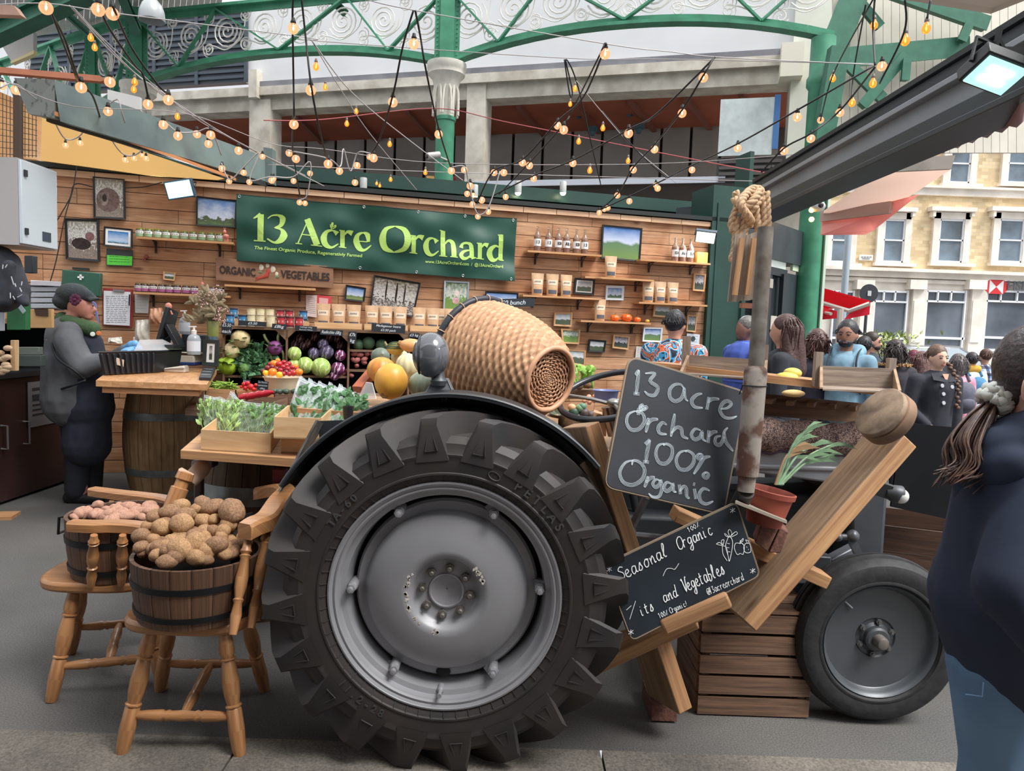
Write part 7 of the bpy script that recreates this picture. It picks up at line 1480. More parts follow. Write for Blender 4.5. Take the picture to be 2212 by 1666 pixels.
t=thing('celery','bunch of bright green celery stalks with brown roots behind the steering wheel','celery',at(1262,850,3.9));rs=random.Random(9);mb=M()
for k in range(34):
 x=rs.uniform(1240,1285);p=at(x,838,3.9);q=at(x+rs.uniform(-14,14)-(12 if x<1250 else 0),rs.uniform(790,806),3.9+rs.uniform(-.1,.1));mb.tube([p,p.lerp(q,.5),q],.006,5)
 if k<28:leaf(mb,q,V((rs.uniform(-1,1),-.3,rs.uniform(-.3,1))),.032,.012,V((0,-1,.3)),.2)
build(mb,'stalk',P((142,190,84),.5,island=.25,name='celery_green'),t)
for px,py,r in((1251,834,9),(1270,832,8)):mb=M();mb.ball(at(px,py,3.85),r/F*3.85,fn=lambda d,a,t:1+.1*noise.noise(d*6));build(mb,'root',P((122,88,62),.85,nz=.2,scale=60),t,180)
mb=M();mb.slab([at(1225,862,3.9),at(1290,862,3.9),at(1290,843,3.9),at(1225,843,3.9)],V((0,1,0)),.3);solo(mb,'brown_box',timd,'brown box holding the celery','box')
mb=M();c=at(1308,870,3.7);mb.lathe([(.055,0),(.065,.06),(.07,.065)],Matrix.Translation(c),20);mb.lathe([(0,.01),(.055,.01)],Matrix.Translation(c),20);solo(mb,'blue_tub',P((112,122,170),.4),'round blue-violet tub behind the steering wheel hub','tub')
c=at(1252,903,3.4);t=thing('steel_bowl','steel bowl of dark green avocados beneath the steering wheel','bowl',c-V((0,0,.1)));mb=M();mb.lathe([(0,-.1),(.07,-.1),(.125,-.04),(.145,.015),(.15,.02),(.14,.015),(.0,-.05)],Matrix.Translation(c),32);build(mb,'bowl',P((150,150,150),.2,metal=.9),t,60)
for i,(px,py,r,col)in enumerate(((1208,885,11,(150,176,140)),(1222,895,11,(78,100,84)),(1240,890,12,(66,92,76)),(1262,892,12,(86,74,72)),(1252,882,10,(118,152,112)),(1216,900,7,(110,150,120)),(1275,896,9,(92,70,70)),(1235,880,9,(226,170,130)),(1258,878,9,(100,140,118)))):
 cc=at(px,py,3.35);rr=r/F*cc.y;mb=M();mb.ball(cc,(rr,rr*.9,rr*.85),nu=16,nv=10);solo(mb,'fruit',P(col,.5,nz=.15,scale=50),('avocado' if i not in(0,7)else('pale green fruit' if i==0 else 'peach coloured squash'))+' in the steel bowl under the steering wheel','fruit','fruit in the steel bowl' if i not in(0,7)else None,smooth=180)
for i,(px,py,r)in enumerate(((1272,858,6),(1285,857,6),(1284,866,5),(1273,870,5),(1262,866,5))):
 cc=at(px,py,3.8);mb=M();mb.ball(cc,r/F*cc.y,nu=12,nv=8);solo(mb,'onion',P((222,160,128),.4),'small pale orange onion behind the steering wheel','onion','onions behind the steering wheel',smooth=180)
mb=M();q=[at(1284,940,3.12),at(1309,943,3.12),at(1309,900,3.12),at(1282,890,3.12)];mb.slab(q,V((.15,1,0)),.1);kb=solo(mb,'kraft_box',P((186,146,112),.7),'kraft cardboard carrier with a cut-out handle right of the steel bowl','box');mb=M();mb.slab([at(1288,906,3.115),at(1299,908,3.115),at(1299,900,3.115),at(1288,898,3.115)],V((0,-1,0)),.003);build(mb,'handle_hole',P('1e1a18'),kb)
mb=M();mb.tube([at(1318,878,3.1),at(1330,940,3.1)],[.04,.034],16);solo(mb,'steel_can',P((140,130,125),.25,metal=.8),'steel can beside the left edge of the large chalkboard','can')
def bulbproto(ed):
 t=thing('festoon_bulb','x','light bulb',mat=Matrix.Identity(4));r=1.0
 mb=M();mb.lathe([(.42,1.35),(.5,1.3),(.5,1.0),(.38,.85),(0,.85)]if not ed else[(.4,1.9),(.48,1.85),(.48,1.45),(.36,1.3),(0,1.3)],None,10);mb.lathe([(0,2.0),(.3,1.95),(.42,1.35)]if not ed else[(0,2.5),(.25,2.45),(.4,1.9)],None,8);build(mb,'socket',P('1b1a1b',.5)if not ed else P((120,112,108),.5),t,50)
 m,nt,b=newmat('amber_glass');nt.nodes.remove(b);o=nt.nodes['Material Output']
 tr_=N(nt,'ShaderNodeBsdfTransparent');tr_.inputs[0].default_value=(1,.80,.60,1)if not ed else(1,.66,.25,1);gl=N(nt,'ShaderNodeBsdfGlossy');gl.inputs['Roughness'].default_value=.05;em=N(nt,'ShaderNodeEmission');em.inputs[0].default_value=(1,.5,.26,1)if not ed else(1,.34,.04,1);em.inputs[1].default_value=.9 if not ed else 1.1
 lw=N(nt,'ShaderNodeLayerWeight');lw.inputs[0].default_value=.35;mx=N(nt,'ShaderNodeMixShader');mr=N(nt,'ShaderNodeMapRange');mr.inputs[3].default_value=.05;mr.inputs[4].default_value=.5;nt.links.new(lw.outputs['Fresnel'],mr.inputs[0]);nt.links.new(mr.outputs[0],mx.inputs[0]);nt.links.new(tr_.outputs[0],mx.inputs[1]);nt.links.new(gl.outputs[0],mx.inputs[2])
 m2=N(nt,'ShaderNodeMixShader');m2 .inputs[0].default_value=.38;nt.links.new(mx.outputs[0],m2 .inputs[1]);nt.links.new(em.outputs[0],m2 .inputs[2]);nt.links.new(m2 .outputs[0],o.inputs[0])
 mb=M();
 if not ed:mb.ball((0,0,0),1.0,nu=18,nv=12);mb.lathe([(.4,.8),(.36,1.0)],None,12)
 else:mb.lathe([(0,-1.0),(.45,-.9),(.8,-.5),(.9,0),(.8,.5),(.5,1.0),(.36,1.4)],None,18)
 build(mb,'globe',m,t,180)
 mb=M();mb.ball((0,0,.05),(.17,.17,.42),nu=8,nv=6);mb.tube([(0,0,.4),(0,0,.9)],.05,4);build(mb,'filament',EM((255,205,130)if not ed else(255,190,80),14),t,180);return t
BG=bulbproto(False);BE=bulbproto(True);ug={0:False,1:False}
BR=.029
def bulbY(d,x):return min(max(F*2*BR/d,2.9),5.6 if x<620 else 6.3)
def bulb(x,y,d,ed,lab,grp,tilt=0):
 Y=bulbY(d,x);p=at(x,y,Y);s=d/2/F*Y;pr=BE if ed else BG;mm=TR(p,random.uniform(0,6),tilt,s=s)
 if ed not in ug or not ug[ed]:setm(pr,mm);pr['label']=lab;pr['group']=grp;ug[ed]=True
 else:dup(pr,mm,lab,grp)
 return p+V((0,0,s*(2.0 if not ed else 2.5))),Y
k1=2.949;k3=2.724
L1='293,50,80 625,62,78 716,88,76 517,558,66 700,523,64 943,665,60 1072,637,62 12,547,50 100,574,56 273,700,50 392,683,56 555,745,40 645,776,50 688,710,55 795,820,50 983,847,36 1040,795,55 1133,866,54 1255,855,48 1342,860,54 1328,917,48 1520,960,50 418,927,36 510,912,36 797,1020,36 853,1008,34 905,990,28 930,1010,34 1414,1074,42 1460,1155,36 1552,1100,38 1588,1160,36 1672,998,36 1730,1150,40 1745,1138,30 1870,1153,36 1975,1105,36 1842,975,44 1885,1012,50 2090,1045,54 2162,1090,46 1872,793,58 1868,183,66 1979,576,64 1908,1290,36 1943,1295,34 578,243,40,e 603,305,38,e 858,525,40,e 852,572,38,e 1130,745,36,e 2013,428,42,e 2072,558,34,e'
L2='572,280,64 438,652,60 210,1055,44 288,1000,34 315,1007,52 197,1163,40 730,856,52 811,1088,46 893,1083,42 930,1185,44 912,1235,38 950,1245,34 1005,1275,42 945,1300,36 980,1380,36 1047,1350,36 1157,1255,38 1790,343,66 1488,800,48 1527,828,54 1940,850,56 2105,952,48 1264,1037,46 1308,1055,46 1083,1100,42 1145,1100,44 1335,1137,42 1585,1040,46 1970,1082,44 1868,1245,38 2113,1180,34 2125,1200,40 1945,1282,38 1808,1325,34 1785,1335,30 1753,1355,34 204,712,32,e 145,790,32,e 418,920,32,e 424,1145,26,e 645,1100,30,e 335,1170,20,e 355,1185,20,e 1598,567,34,e 1568,665,28,e 1776,818,34,e 1622,903,34,e 1693,1088,36,e 1937,1027,32,e'
L3='1375,390,54 1128,663,48 1015,707,38 958,816,48 800,888,46 878,690,50 527,872,44 258,1000,38 728,1010,38 667,1076,32 325,457,54 200,667,50 37,878,44 57,1110,34 1330,150,46,e 1513,240,56,e 1637,170,54,e 1323,493,46,e 1087,463,38,e 1200,606,44,e'
for L,ox,k,wh in((L1,0,k1,0),(L2,700,k1,1),(L3,1400,k3,2)):
 for s in L.split():
  f=s.split(',');x=ox+float(f[0])/k;y=float(f[1])/k;d=float(f[2])/k;ed=len(f)>3
  if wh==0:reg='hanging over the yellow panel and the left of the stall' if x<500 else 'hanging between the grey-green beam and the centre column'
  elif wh==1:reg='hanging above the banner, near the centre column' if x<1090 else 'hanging above the bottle shelves, right of the centre column'
  else:reg='hanging along the black roof beam towards the right' if x>1640 else 'strung across the upper right of the plank wall'
  if d>24 and not ed and x<300:reg='among the three nearest ones at the top left corner'
  bulb(x,y,d,1 if ed else 0,('clear globe bulb ' if not ed else 'small amber pear-shaped bulb ')+reg,('globe' if not ed else 'pear')+' bulbs '+reg)
cb=P('201e20',.5,name='black_flex');cw=P((176,172,172),.6,name='pale_flex');cpk=P((186,96,100),.7,name='pink_cord')
CB=[('black flex',cb,.006,'110,28,3.4 140,85,3.7 170,170,4 200,207,4.3 216,253,4.9'),('black flex',cb,.006,'243,12,3.4 285,105,3.8 345,188,4.1 363,200,4.2'),('black flex',cb,.006,'213,8,3.4 235,60,3.6 290,140,4 308,160,4.1 320,210,4.2'),('black flex',cb,.005,'98,-8,3.3 112,30,3.4 168,176,4'),('black flex',cb,.006,'633,-5,4 632,45,4.1 634,170,4.4 635,250,4.5 632,320,5.2 648,425,6'),('black flex',cb,.006,'651,-5,4 660,80,4.1 672,185,4.1 690,280,4.4 707,345,4.9'),('black flex',cb,.006,'893,22,4 870,100,4.1 848,208,4.3 820,300,4.8 803,330,5'),('black flex',cb,.006,'897,22,4 908,78,4.1 920,150,4.2 947,275,4.8 973,360,5.6'),('black flex',cb,.006,'1310,95,4 1260,210,4.6 1205,262,5 1128,345,5.5 1066,370,5.8 1030,440,6.1'),('black flex',cb,.005,'1306,94,4 1290,130,4.1 1235,240,5 1218,268,5 1145,350,5.7 1078,420,6.1'),('black flex',cb,.005,'1219,128,5 1231,205,5.1 1236,195,5.1 1222,128,5 1245,175,5.1 1275,300,5.6 1298,400,6'),('black flex',cb,.005,'1300,240,5.5 1380,330,5.8 1440,385,6'),('black flex',cb,.006,'1545,123,4.3 1420,245,4.6 1358,280,4.7 1240,345,5.4 1152,380,5.8 1060,425,6.1'),('black flex',cb,.006,'1542,125,4.3 1518,165,4.3 1473,238,4.6 1412,315,5.2 1368,362,5.4 1335,418,6 1297,452,6.1'),('black flex',cb,.006,'1888,142,4.3 1722,238,4.5 1593,311,5.2 1494,358,5.8 1415,398,6 1300,452,6.2'),('black flex',cb,.006,'1890,145,4.2 1815,238,4.8 1752,288,4.8 1694,320,5 1645,372,5.2'),('black flex',cb,.006,'1890,-5,4.2 1886,60,4.5 1890,140,4.3'),('black flex',cb,.005,'1885,0,4.2 1800,160,5.4 1772,262,5.6'),('black flex',cb,.006,'1955,0,4 1953,70,4.2 1900,180,4.6'),('black flex',cb,.006,'2010,0,4 2003,40,4'),('black flex',cb,.005,'1870,10,4.4 1845,150,5 1840,212,5'),('pale wire',cw,.003,'-10,10,4 105,8,3.6 260,30,3.8 670,82,4.6 705,90,5 1210,125,5.2 1450,128,5.2 1890,138,4.4'),('pale wire',cw,.003,'785,-3,4 893,22,4 1310,95,4.1 1450,112,4.3 1560,124,4.4 1890,140,4.4'),('pale wire',cw,.004,'155,14,4 200,65,4.2 330,190,4.8 520,310,5.6 700,402,6.2'),('pale wire',cw,.004,'150,12,4 275,145,4.6 460,275,5.2 560,330,5.6 660,380,6'),('pale wire',cw,.003,'160,18,4 240,100,4.3 400,240,5 500,300,5.4 640,372,6'),('pale wire',cw,.004,'672,85,4.6 760,200,5 880,300,5.6 1000,390,6.2'),('pale wire',cw,.003,'672,86,4.6 740,200,5 800,290,5.4 900,410,6.2'),('pale wire',cw,.003,'0,170,4 160,230,4.6 400,245,5 585,310,5.6 700,322,5.7 950,352,5.9 1400,354,5.8 1765,330,5'),('pale wire',cw,.003,'580,356,5.6 900,370,6 1300,382,6 1640,392,5'),('pale wire',cw,.003,'1245,175,5 1305,248,5.4 1370,320,5.8 1460,395,6'),('pale flex',cw,.005,'0,190,4.4 34,182,4.5 92,222,4.7 133,215,4.7 188,240,4.9 215,250,4.9 232,228,4.9 255,215,4.9 262,240,4.9 270,265,5'),('pale flex',cw,.005,'188,245,4.9 176,290,5.3 141,300,5.3 112,250,5'),('pale flex',cw,.005,'218,262,5 262,330,5.5 300,330,5.5 333,275,5.5 352,262,5.2 384,285,5.2 425,285,5.3 455,280,5.3 478,335,5.5'),('pale flex',cw,.005,'478,352,5.5 496,388,5.5 525,362,5.5 560,330,5.5 540,388,5.5 585,382,5.5 634,382,5.6 670,350,5.6 664,420,5.7 645,432,5.7'),('pale flex',cw,.005,'620,325,5.3 707,342,5 735,360,5.4 742,322,5.5 757,370,5.6 773,330,5.6 800,332,5.4'),('pale flex',cw,.005,'975,362,5.6 1003,360,5.6 1012,392,5.7 1030,460,5.8 1055,448,5.8 1080,370,5.8'),('pink cord',cpk,.006,'570,260,7 700,258,8 940,234,9 1100,265,8.5 1450,335,7.5 1660,375,6.5')]
cnt={}
for i,(nm,mt,r,s)in enumerate(CB):
 pts=[at(*[float(q)for q in w.split(',')])for w in s.split()];x0=[float(w.split(',')[0])for w in s.split()];mx_=sum(x0)/len(x0)
 P_=smoothpts(pts,6);
 reg=('at the top left' if mx_<350 else 'left of the centre column' if mx_<900 else 'right of the centre column' if mx_<1500 else 'beside the black roof beam')
 mb=M();mb.tube(P_,r,5);solo(mb,'light_cable',mt,nm+' of the festoon lights '+reg if nm!='pink cord' else 'long pink cord stretched across the open floor of the building','cable',None if nm=='pink cord' else nm+' '+reg,smooth=180)
for n_,w_,(x,y)in(('globe',BG,(0,0)),):
 pass
SK=(196,150,128)
def cloth(c,name='cloth',nz=.12,sc_=14,bm=.25):return P(c,.85,nz=nz,scale=sc_,bm=bm,name=name,dist=.01)
def hand_ext(mb,w,d,side,up=V((0,0,1))):
 d=V(d).normalized();s=d.cross(up).normalized()*side;n=s.cross(d)
 for k,(o,L)in enumerate(((-.027,.062),(-.009,.074),(.009,.07),(.026,.055))):
  a=w+d*.06+s*o;b=a+d*L*.5-n*.006;c=b+(d*.75-n*.6).normalized()*L*.5;mb.tube([a-d*.02,a,b,c],[.0085,.0085,.008,.006],8)
 a=w+d*.02-s*.03;mb.tube([a,a-s*.02+d*.025,a-s*.018+d*.055],[.011,.0095,.008],8)
def blobx(prims,name,mat,parent,vox,ext=None,sm=3):
 o=blob(prims,name,mat,parent,vox,sm)
 if ext and ext.v:
  me=o.data;b=M();b.v=[wmat(o)@v.co for v in me.vertices];b.f=[list(p.vertices)for p in me.polygons];b.uv=[None]*len(b.f);b.mi=[0]*len(b.f);b.merge(ext)
  bpy.data.objects.remove(o);bpy.data.meshes.remove(me);o=build(b,name,mat,parent,180)
 return o
def strands(c,rx,ry,rz_,n,mat,par,L,seed,m=None,r=.004,spread=.02,name='strands',a0=0,a1=6.28,wave=0):
 rs=random.Random(seed);mb=M()
 for k in range(n):
  a=a0+(a1-a0)*rs.random();t=rs.uniform(.05,.5)*PI
  d=V((math.sin(t)*math.cos(a),math.sin(t)*math.sin(a),math.cos(t)));p=V((d.x*rx,d.y*ry,d.z*rz_));pts=[p*1.02,V((p.x*1.25,p.y*1.25,p.z*.4)),V((p.x*1.3+rs.uniform(-1,1)*spread,p.y*1.3+rs.uniform(-1,1)*spread,-L*.5)),V((p.x*1.15+rs.uniform(-1,1)*spread*1.5,p.y*1.15+rs.uniform(-1,1)*spread*1.5,-L*rs.uniform(.85,1.05)))]
  pts=smoothpts(pts,4)
  if wave:pts=[q+V((math.sin(i*1.1+k)*wave,math.cos(i*1.1+k)*wave,0))for i,q in enumerate(pts)]
  mb.tube([(m@q if m else q)+V(c)*0 if m else q+V(c)for q in pts],[r*(1-.5*i/len(pts))for i in range(len(pts))],5)
 return build(mb,name,mat,par,180)
def person(label,px,pyt,Y,rz,topc,legc,hairc,style='short',skin=SK,vox=.016,face=False,beard=False,arms=None,bulk=1.0,coatlen=.0,extra=None):
 tp=at(px,pyt,Y);H=tp.z/1.01;m=TR((tp.x,tp.y,0),rz);h=lambda x,y,z:m@V((x*H,y*H,z*H))
 t=thing('person',label,'person',mat=m);sk=P(skin,.55,name='skin',nz=.04,scale=20)
 sh=.105*bulk;A=arms or(((-.135,0,.63),(-.125,-.05,.49)),((.135,0,.63),(.125,-.05,.49)))
 hc=h(0,-.008,.932);q=rz
 head=[(hc,(.043*H,.052*H,.066*H),Matrix.Rotation(rz,4,'Z')),(h(0,-.02,.905),(.034*H,.036*H,.038*H)),(h(0,-.058,.918),h(0,-.062,.912),.009*H,.008*H),(h(0,0,.84),h(0,-.002,.9),.031*H,.03*H),(h(-.045,0,.925),(.01*H,.012*H,.018*H)),(h(.045,0,.925),(.01*H,.012*H,.018*H))]
 arm=[];ex=M();sl=[]
 for s,(e,w)in zip((-1,1),A):
  e=h(*e);w=h(*w);s0=h(s*sh,0,.80);arm+=[(s0,e,.028*H,.023*H),(e,w,.023*H,.016*H),(w,w+(w-e).normalized()*.05*H,.02*H,.024*H)];sl+=[(s0,e,.040*H*bulk,.033*H*bulk),(e,w,.033*H*bulk,.025*H*bulk)];hand_ext(ex,w+(w-e).normalized()*.02*H,(w-e),s)
 tor=[(h(0,0,.53),h(0,0,.63),.068*H,.066*H),(h(0,0,.63),h(0,0,.76),.066*H,.078*H),(h(-.07,0,.79),h(.07,0,.79),.045*H,.045*H)]
 leg=[]
 for s in(-1,1):leg+=[(h(s*.045,0,.51),h(s*.05,-.005,.28),.05*H,.033*H),(h(s*.05,-.005,.28),h(s*.052,.01,.05),.033*H,.022*H)]
 feet=[(h(s*.052,.012,.03),h(s*.056,-.09,.018),.024*H,.018*H)for s in(-1,1)]
 blobx(head+tor+arm+leg+feet,'body',sk,t,vox,ex)
 k=1.16*bulk
 jt=[(h(0,0,.55-coatlen),h(0,0,.64),.078*H*k,.074*H*k),(h(0,0,.64),h(0,0,.76),.074*H*k,.082*H*k),(h(-sh*.7,.004,.79),h(sh*.7,.004,.79),.05*H,.05*H),(h(0,.01,.80),h(0,.01,.83),.05*H,.042*H)]+sl
 tm_=topc if hasattr(topc,'name')else cloth(topc);jk=blob(jt,'jacket',tm_,t,vox,2)
 blob([(a,b,ra*1.12,rb*1.15)for a,b,ra,rb in leg]+[(h(0,0,.53),h(0,0,.56),.074*H,.07*H)],'trousers',cloth(legc),t,vox,2)
 blob([(a,b,ra*1.2,rb*1.2)for a,b,ra,rb in feet],'shoe',P((40,38,40),.6),t,vox,2)
 hm=P(hairc,.5,nz=.35,scale=60,bm=.4,name='hair',spec=.5)
 if style!='none':
  hp=[(h(0,.006,.952),(.050*H,.058*H,.059*H),Matrix.Rotation(rz,4,'Z'))]
  if style=='cap':pass
  if style in('bob','curly'):hp+=[(h(0,.03,.93),h(0,.025,.87),.05*H,.048*H),(h(-.035,.01,.92),h(-.04,.015,.875),.025*H,.028*H),(h(.035,.01,.92),h(.04,.015,.875),.025*H,.028*H)]
  if style=='long':hp+=[(h(0,.035,.93),h(0,.055,.76),.05*H,.05*H),(h(-.038,.012,.93),h(-.045,.03,.8),.022*H,.03*H),(h(.038,.012,.93),h(.045,.03,.8),.022*H,.03*H)]
  hr=blob(hp,'hair',hm,t,.010,2)
  if style=='short':strands((0,0,0),.047*H,.054*H,.062*H,60,hm,hr,.02,len(label),TR(h(0,.012,.945),rz),.0035,.02,a0=-.2,a1=3.4)
  if style=='curly':strands((0,0,0),.05*H,.056*H,.06*H,90,hm,hr,.14,len(label),TR(h(0,.012,.94),rz),.006,.04,a0=-.4,a1=3.5,wave=.008)
  if style in('long','bob'):strands((0,0,0),.05*H,.056*H,.062*H,110,hm,hr,.26 if style=='long' else.12,len(label),TR(h(0,.012,.945),rz),.0045,.02,a0=-.35,a1=3.5)
 if face:
  mb=M()
  for s in(-1,1):mb.ball(h(s*.018,-.0555,.932),(.0075*H*1.1,.004*H,.004*H));
  build(mb,'eyes',P((40,30,28),.3),t,180)
  mb=M()
  for s in(-1,1):mb.tube([h(s*.008,-.058,.942),h(s*.018,-.0585,.946),h(s*.029,-.051,.942)],.0022*H,5)
  build(mb,'brows',hm,t,180);mb=M();mb.tube([h(-.014,-.054,.893),h(0,-.0585,.892),h(.014,-.054,.893)],[.002*H,.0036*H,.002*H],6);build(mb,'mouth',P((150,88,80),.5),t,180)
 if beard:blob([(h(0,-.03,.892),(.034*H,.03*H,.024*H)),(h(-.034,-.01,.9),h(-.04,0,.93),.012*H,.008*H),(h(.034,-.01,.9),h(.04,0,.93),.012*H,.008*H)],'beard',hm,t,.008,2)
 if extra:extra(t,h,H,m)
 return t
def mixmat(name,cols,scale=8,vor=True):
 m,nt,b=newmat(name);tc=N(nt,'ShaderNodeTexCoord');vo=N(nt,'ShaderNodeTexNoise');vo.inputs['Scale'].default_value=scale;vo.inputs['Detail'].default_value=1;vo.inputs['Distortion'].default_value=2.5;nt.links.new(tc.outputs['Object'],vo.inputs['Vector']);rp=N(nt,'ShaderNodeValToRGB');rp.color_ramp.interpolation='CONSTANT';e=rp.color_ramp.elements
 for i,(p,c)in enumerate(cols):
  x=e[0]if i==0 else(e[1]if i==1 else e.new(p));x.position=p;x.color=srgb(c)
 nt.links.new(vo.outputs['Fac'],rp.inputs[0]);nt.links.new(rp.outputs[0],b.inputs['Base Color']);b.inputs['Roughness'].default_value=.8;return m
haw=mixmat('hawaiian',[(0,(30,34,48)),(.38,(58,150,196)),(.45,(214,222,226)),(.485,(206,98,58)),(.57,(60,36,36)),(.61,(60,142,190)),(.68,(220,120,74))],7)
def checker(name):
 m,nt,b=newmat(name);tc=N(nt,'ShaderNodeTexCoord');o=None
 for ax in('X','Z'):
  sp=N(nt,'ShaderNodeSeparateXYZ');nt.links.new(tc.outputs['Object'],sp.inputs[0]);ml=N(nt,'ShaderNodeMath',operation='MULTIPLY');ml.inputs[1].default_value=11;nt.links.new(sp.outputs[ax],ml.inputs[0]);fr=N(nt,'ShaderNodeMath',operation='FRACT');nt.links.new(ml.outputs[0],fr.inputs[0]);rp=N(nt,'ShaderNodeValToRGB');rp.color_ramp.interpolation='CONSTANT';rp.color_ramp.elements[0].color=(.12,.13,.2,1);rp.color_ramp.elements[1].position=.42;rp.color_ramp.elements[1].color=(.95,.88,.85,1);x=rp.color_ramp.elements.new(.72);x.color=(.45,.6,.8,1);nt.links.new(fr.outputs[0],rp.inputs[0])
  if o is None:o=rp.outputs[0]
  else:
   mx=N(nt,'ShaderNodeMix',data_type='RGBA',blend_type='MULTIPLY');mx.inputs[0].default_value=1;nt.links.new(o,mx.inputs[6]);nt.links.new(rp.outputs[0],mx.inputs[7]);o=mx.outputs[2]
 nt.links.new(o,b.inputs['Base Color']);b.inputs['Roughness'].default_value=.85;return m
def backpack(col,name='backpack'):
 def f(t,h,H,m):
  mb=M();mb.ball(h(0,.13,.68),(.085*H,.06*H,.12*H),m.to_3x3().to_4x4(),nu=20,nv=14);mb.ball(h(0,.17,.64),(.06*H,.03*H,.05*H),m.to_3x3().to_4x4());build(mb,name,P(col,.7,nz=.15,scale=20),t,180)
  for s in(-1,1):mb=M();mb.tube(smoothpts([h(s*.05,.09,.8),h(s*.065,.0,.86),h(s*.065,-.075,.8),h(s*.075,-.07,.68),h(s*.08,.06,.62)],4),.016,6,sq=.4);build(mb,'strap',P(col,.7),t,180)
 return f
def puff(t,h,H,m):
 for z in(.58,.65,.72,.78):mb=M();mb.tube([h(.103*math.cos(a)*1.0,.098*math.sin(a),z)for a in[2*PI*i/28 for i in range(28)]],.010*H,8,closed=True);build(mb,'quilted_band',cloth((62,84,160)),t,180)
 mb=M();mb.tube([h(.055*math.cos(a),.055*math.sin(a)+.01,.845)for a in[2*PI*i/20 for i in range(20)]],.02*H,8,closed=True);build(mb,'collar',cloth((84,110,180)),t,180)
def fur(t,h,H,m):
 mb=M();rs=random.Random(1)
 for i in range(260):
  a=rs.uniform(0,6.28);p=h(.085*math.cos(a),.02+.07*math.sin(a),.845);mb.tube([p,p+V((rs.uniform(-1,1),rs.uniform(-1,1),rs.uniform(-.6,1)))*.028],[.008,.002],4)
 build(mb,'fur_trim',P((176,140,98),.9,nz=.2,scale=30),t,180)
def hoodx(col):
 def f(t,h,H,m):
  blob([(h(-.05,.03,.85),h(.05,.03,.85),.038*H,.038*H),(h(0,.06,.84),h(0,.05,.80),.045*H,.04*H),(h(-.055,.0,.84),h(-.03,-.05,.80),.026*H,.018*H),(h(.055,.0,.84),h(.03,-.05,.80),.026*H,.018*H)],'hood',cloth(col),t,.012,2)
  mb=M();mb.slab([h(.128,-.05,.70),h(.142,-.0,.70),h(.142,.0,.73),h(.128,-.05,.73)],V((1,0,0)),.004);build(mb,'sleeve_badge',P((40,48,58),.7),t)
 return f
def plait(t,h,H,m):
 mb=M();pts=[h(.05,-.03,.9),h(.068,-.07,.83),h(.075,-.09,.76),h(.07,-.095,.66)];P_=smoothpts(pts,5)
 for i,p in enumerate(P_):mb.ball(p+V((.008 if i%2 else-.008,0,0)),(.018,.016,.016),nu=10,nv=8)
 build(mb,'plait',P((92,66,54),.6,nz=.3,scale=60),t,180)
 mb=M()
 for x,z in((-.032,.78),(.028,.775),(-.02,.735),(-.015,.685)):mb.lathe([(0,.004),(.014,.004),(.017,0),(.014,-.004)],zto(h(x,-.100,z),m.to_3x3()@V((0,-1,.1))),14)
 build(mb,'coat_button',P((196,200,206),.3,metal=.4),t);mb=M()
 for s in(-1,1):mb.ext([h(s*.01,-.092,.80),h(s*.075,-.08,.81),h(s*.07,-.05,.845),h(s*.035,-.055,.845)],V((0,-1,0)),.008)
 build(mb,'collar',cloth((38,40,48)),t)
 mb=M();mb.ext([h(-.02,-.075,.845),h(.02,-.075,.845),h(0,-.088,.80)],V((0,-1,0)),.004);build(mb,'neckline',P(SK,.5),t)
person('person with grey cropped hair in a bright blue puffer jacket behind the rusty pole',1614,681,6.6,-1.3,(58,80,156),(40,44,54),(96,92,92),'short',(128,92,78),bulk=1.25,extra=puff)
person('person with long straight brown hair and a black coat, left of the man in denim',1697,677,5.4,-2.0,(38,42,50),(36,38,46),(72,48,44),'long',coatlen=.1)
person('person with a reddish-brown bob between the long haired person and the man in denim',1764,709,6.1,-3.0,(48,44,60),(40,42,52),(74,46,42),'curly')
person('man with short dark hair and stubble in a pale blue denim jacket with backpack straps',1833,689,5.9,-.65,(110,142,160),(50,56,70),(34,32,38),'short',(150,108,88),face=True,beard=True,extra=lambda t,h,H,m:(hoodx((120,156,176))(t,h,H,m),backpack((52,60,68))(t,h,H,m)))
person('person with short black hair seen from behind, right of the man in denim',1869,725,7.6,2.4,(60,72,82),(40,44,52),(30,28,32),'short')
person('bearded man with swept dark hair looking right, in front of the green bush',1886,716,8.6,.9,(52,62,70),(40,44,52),(52,42,38),'short',face=True,beard=True)
person('person with dark hair and a fur trimmed hood behind the crate post',1934,732,6.8,3.0,(44,42,50),(40,44,52),(48,38,38),'curly',extra=fur)
person('person in a maroon hat behind the wavy haired one',1974,755,8.6,3.1,(120,60,80),(40,44,52),(110,44,64),'short')
person('person with long wavy brown hair, left of the woman in the buttoned black coat',1992,758,6.9,2.9,(70,60,66),(50,54,66),(104,76,72),'long')
person('woman in a black coat with big silver buttons and a side plait facing the camera',2027,743,6.0,.12,(38,41,50),(90,130,180),(98,72,58),'short',(214,172,150),face=True,bulk=1.12,coatlen=.1,arms=(((-.155,0,.64),(-.105,-.1,.56)),((.14,.0,.63),(.135,-.02,.5))),extra=plait)
person('person in a pink jumper with a grey backpack walking away',2070,763,7.6,3.1,(206,140,158),(88,120,160),(98,92,92),'bob',extra=backpack((84,86,100)))
person('person in a white T-shirt with a mustard scarf and blue backpack walking away',2100,760,8.8,3.1,(222,224,228),(90,120,160),(48,44,48),'short',extra=lambda t,h,H,m:(backpack((60,120,160))(t,h,H,m),blob([(h(-.04,.03,.86),h(.04,.03,.86),.035*H,.035*H)],'scarf',cloth((206,160,60)),t,.014,2)))
person('man in a blue and white checked shirt walking away',2130,753,9.6,3.14,checker('plaid'),(70,84,104),(84,56,48),'short')
person('pale haired person far off at the right, beyond the checked shirt',2155,766,11.5,3.1,(206,206,212),(90,100,120),(206,196,190),'short')
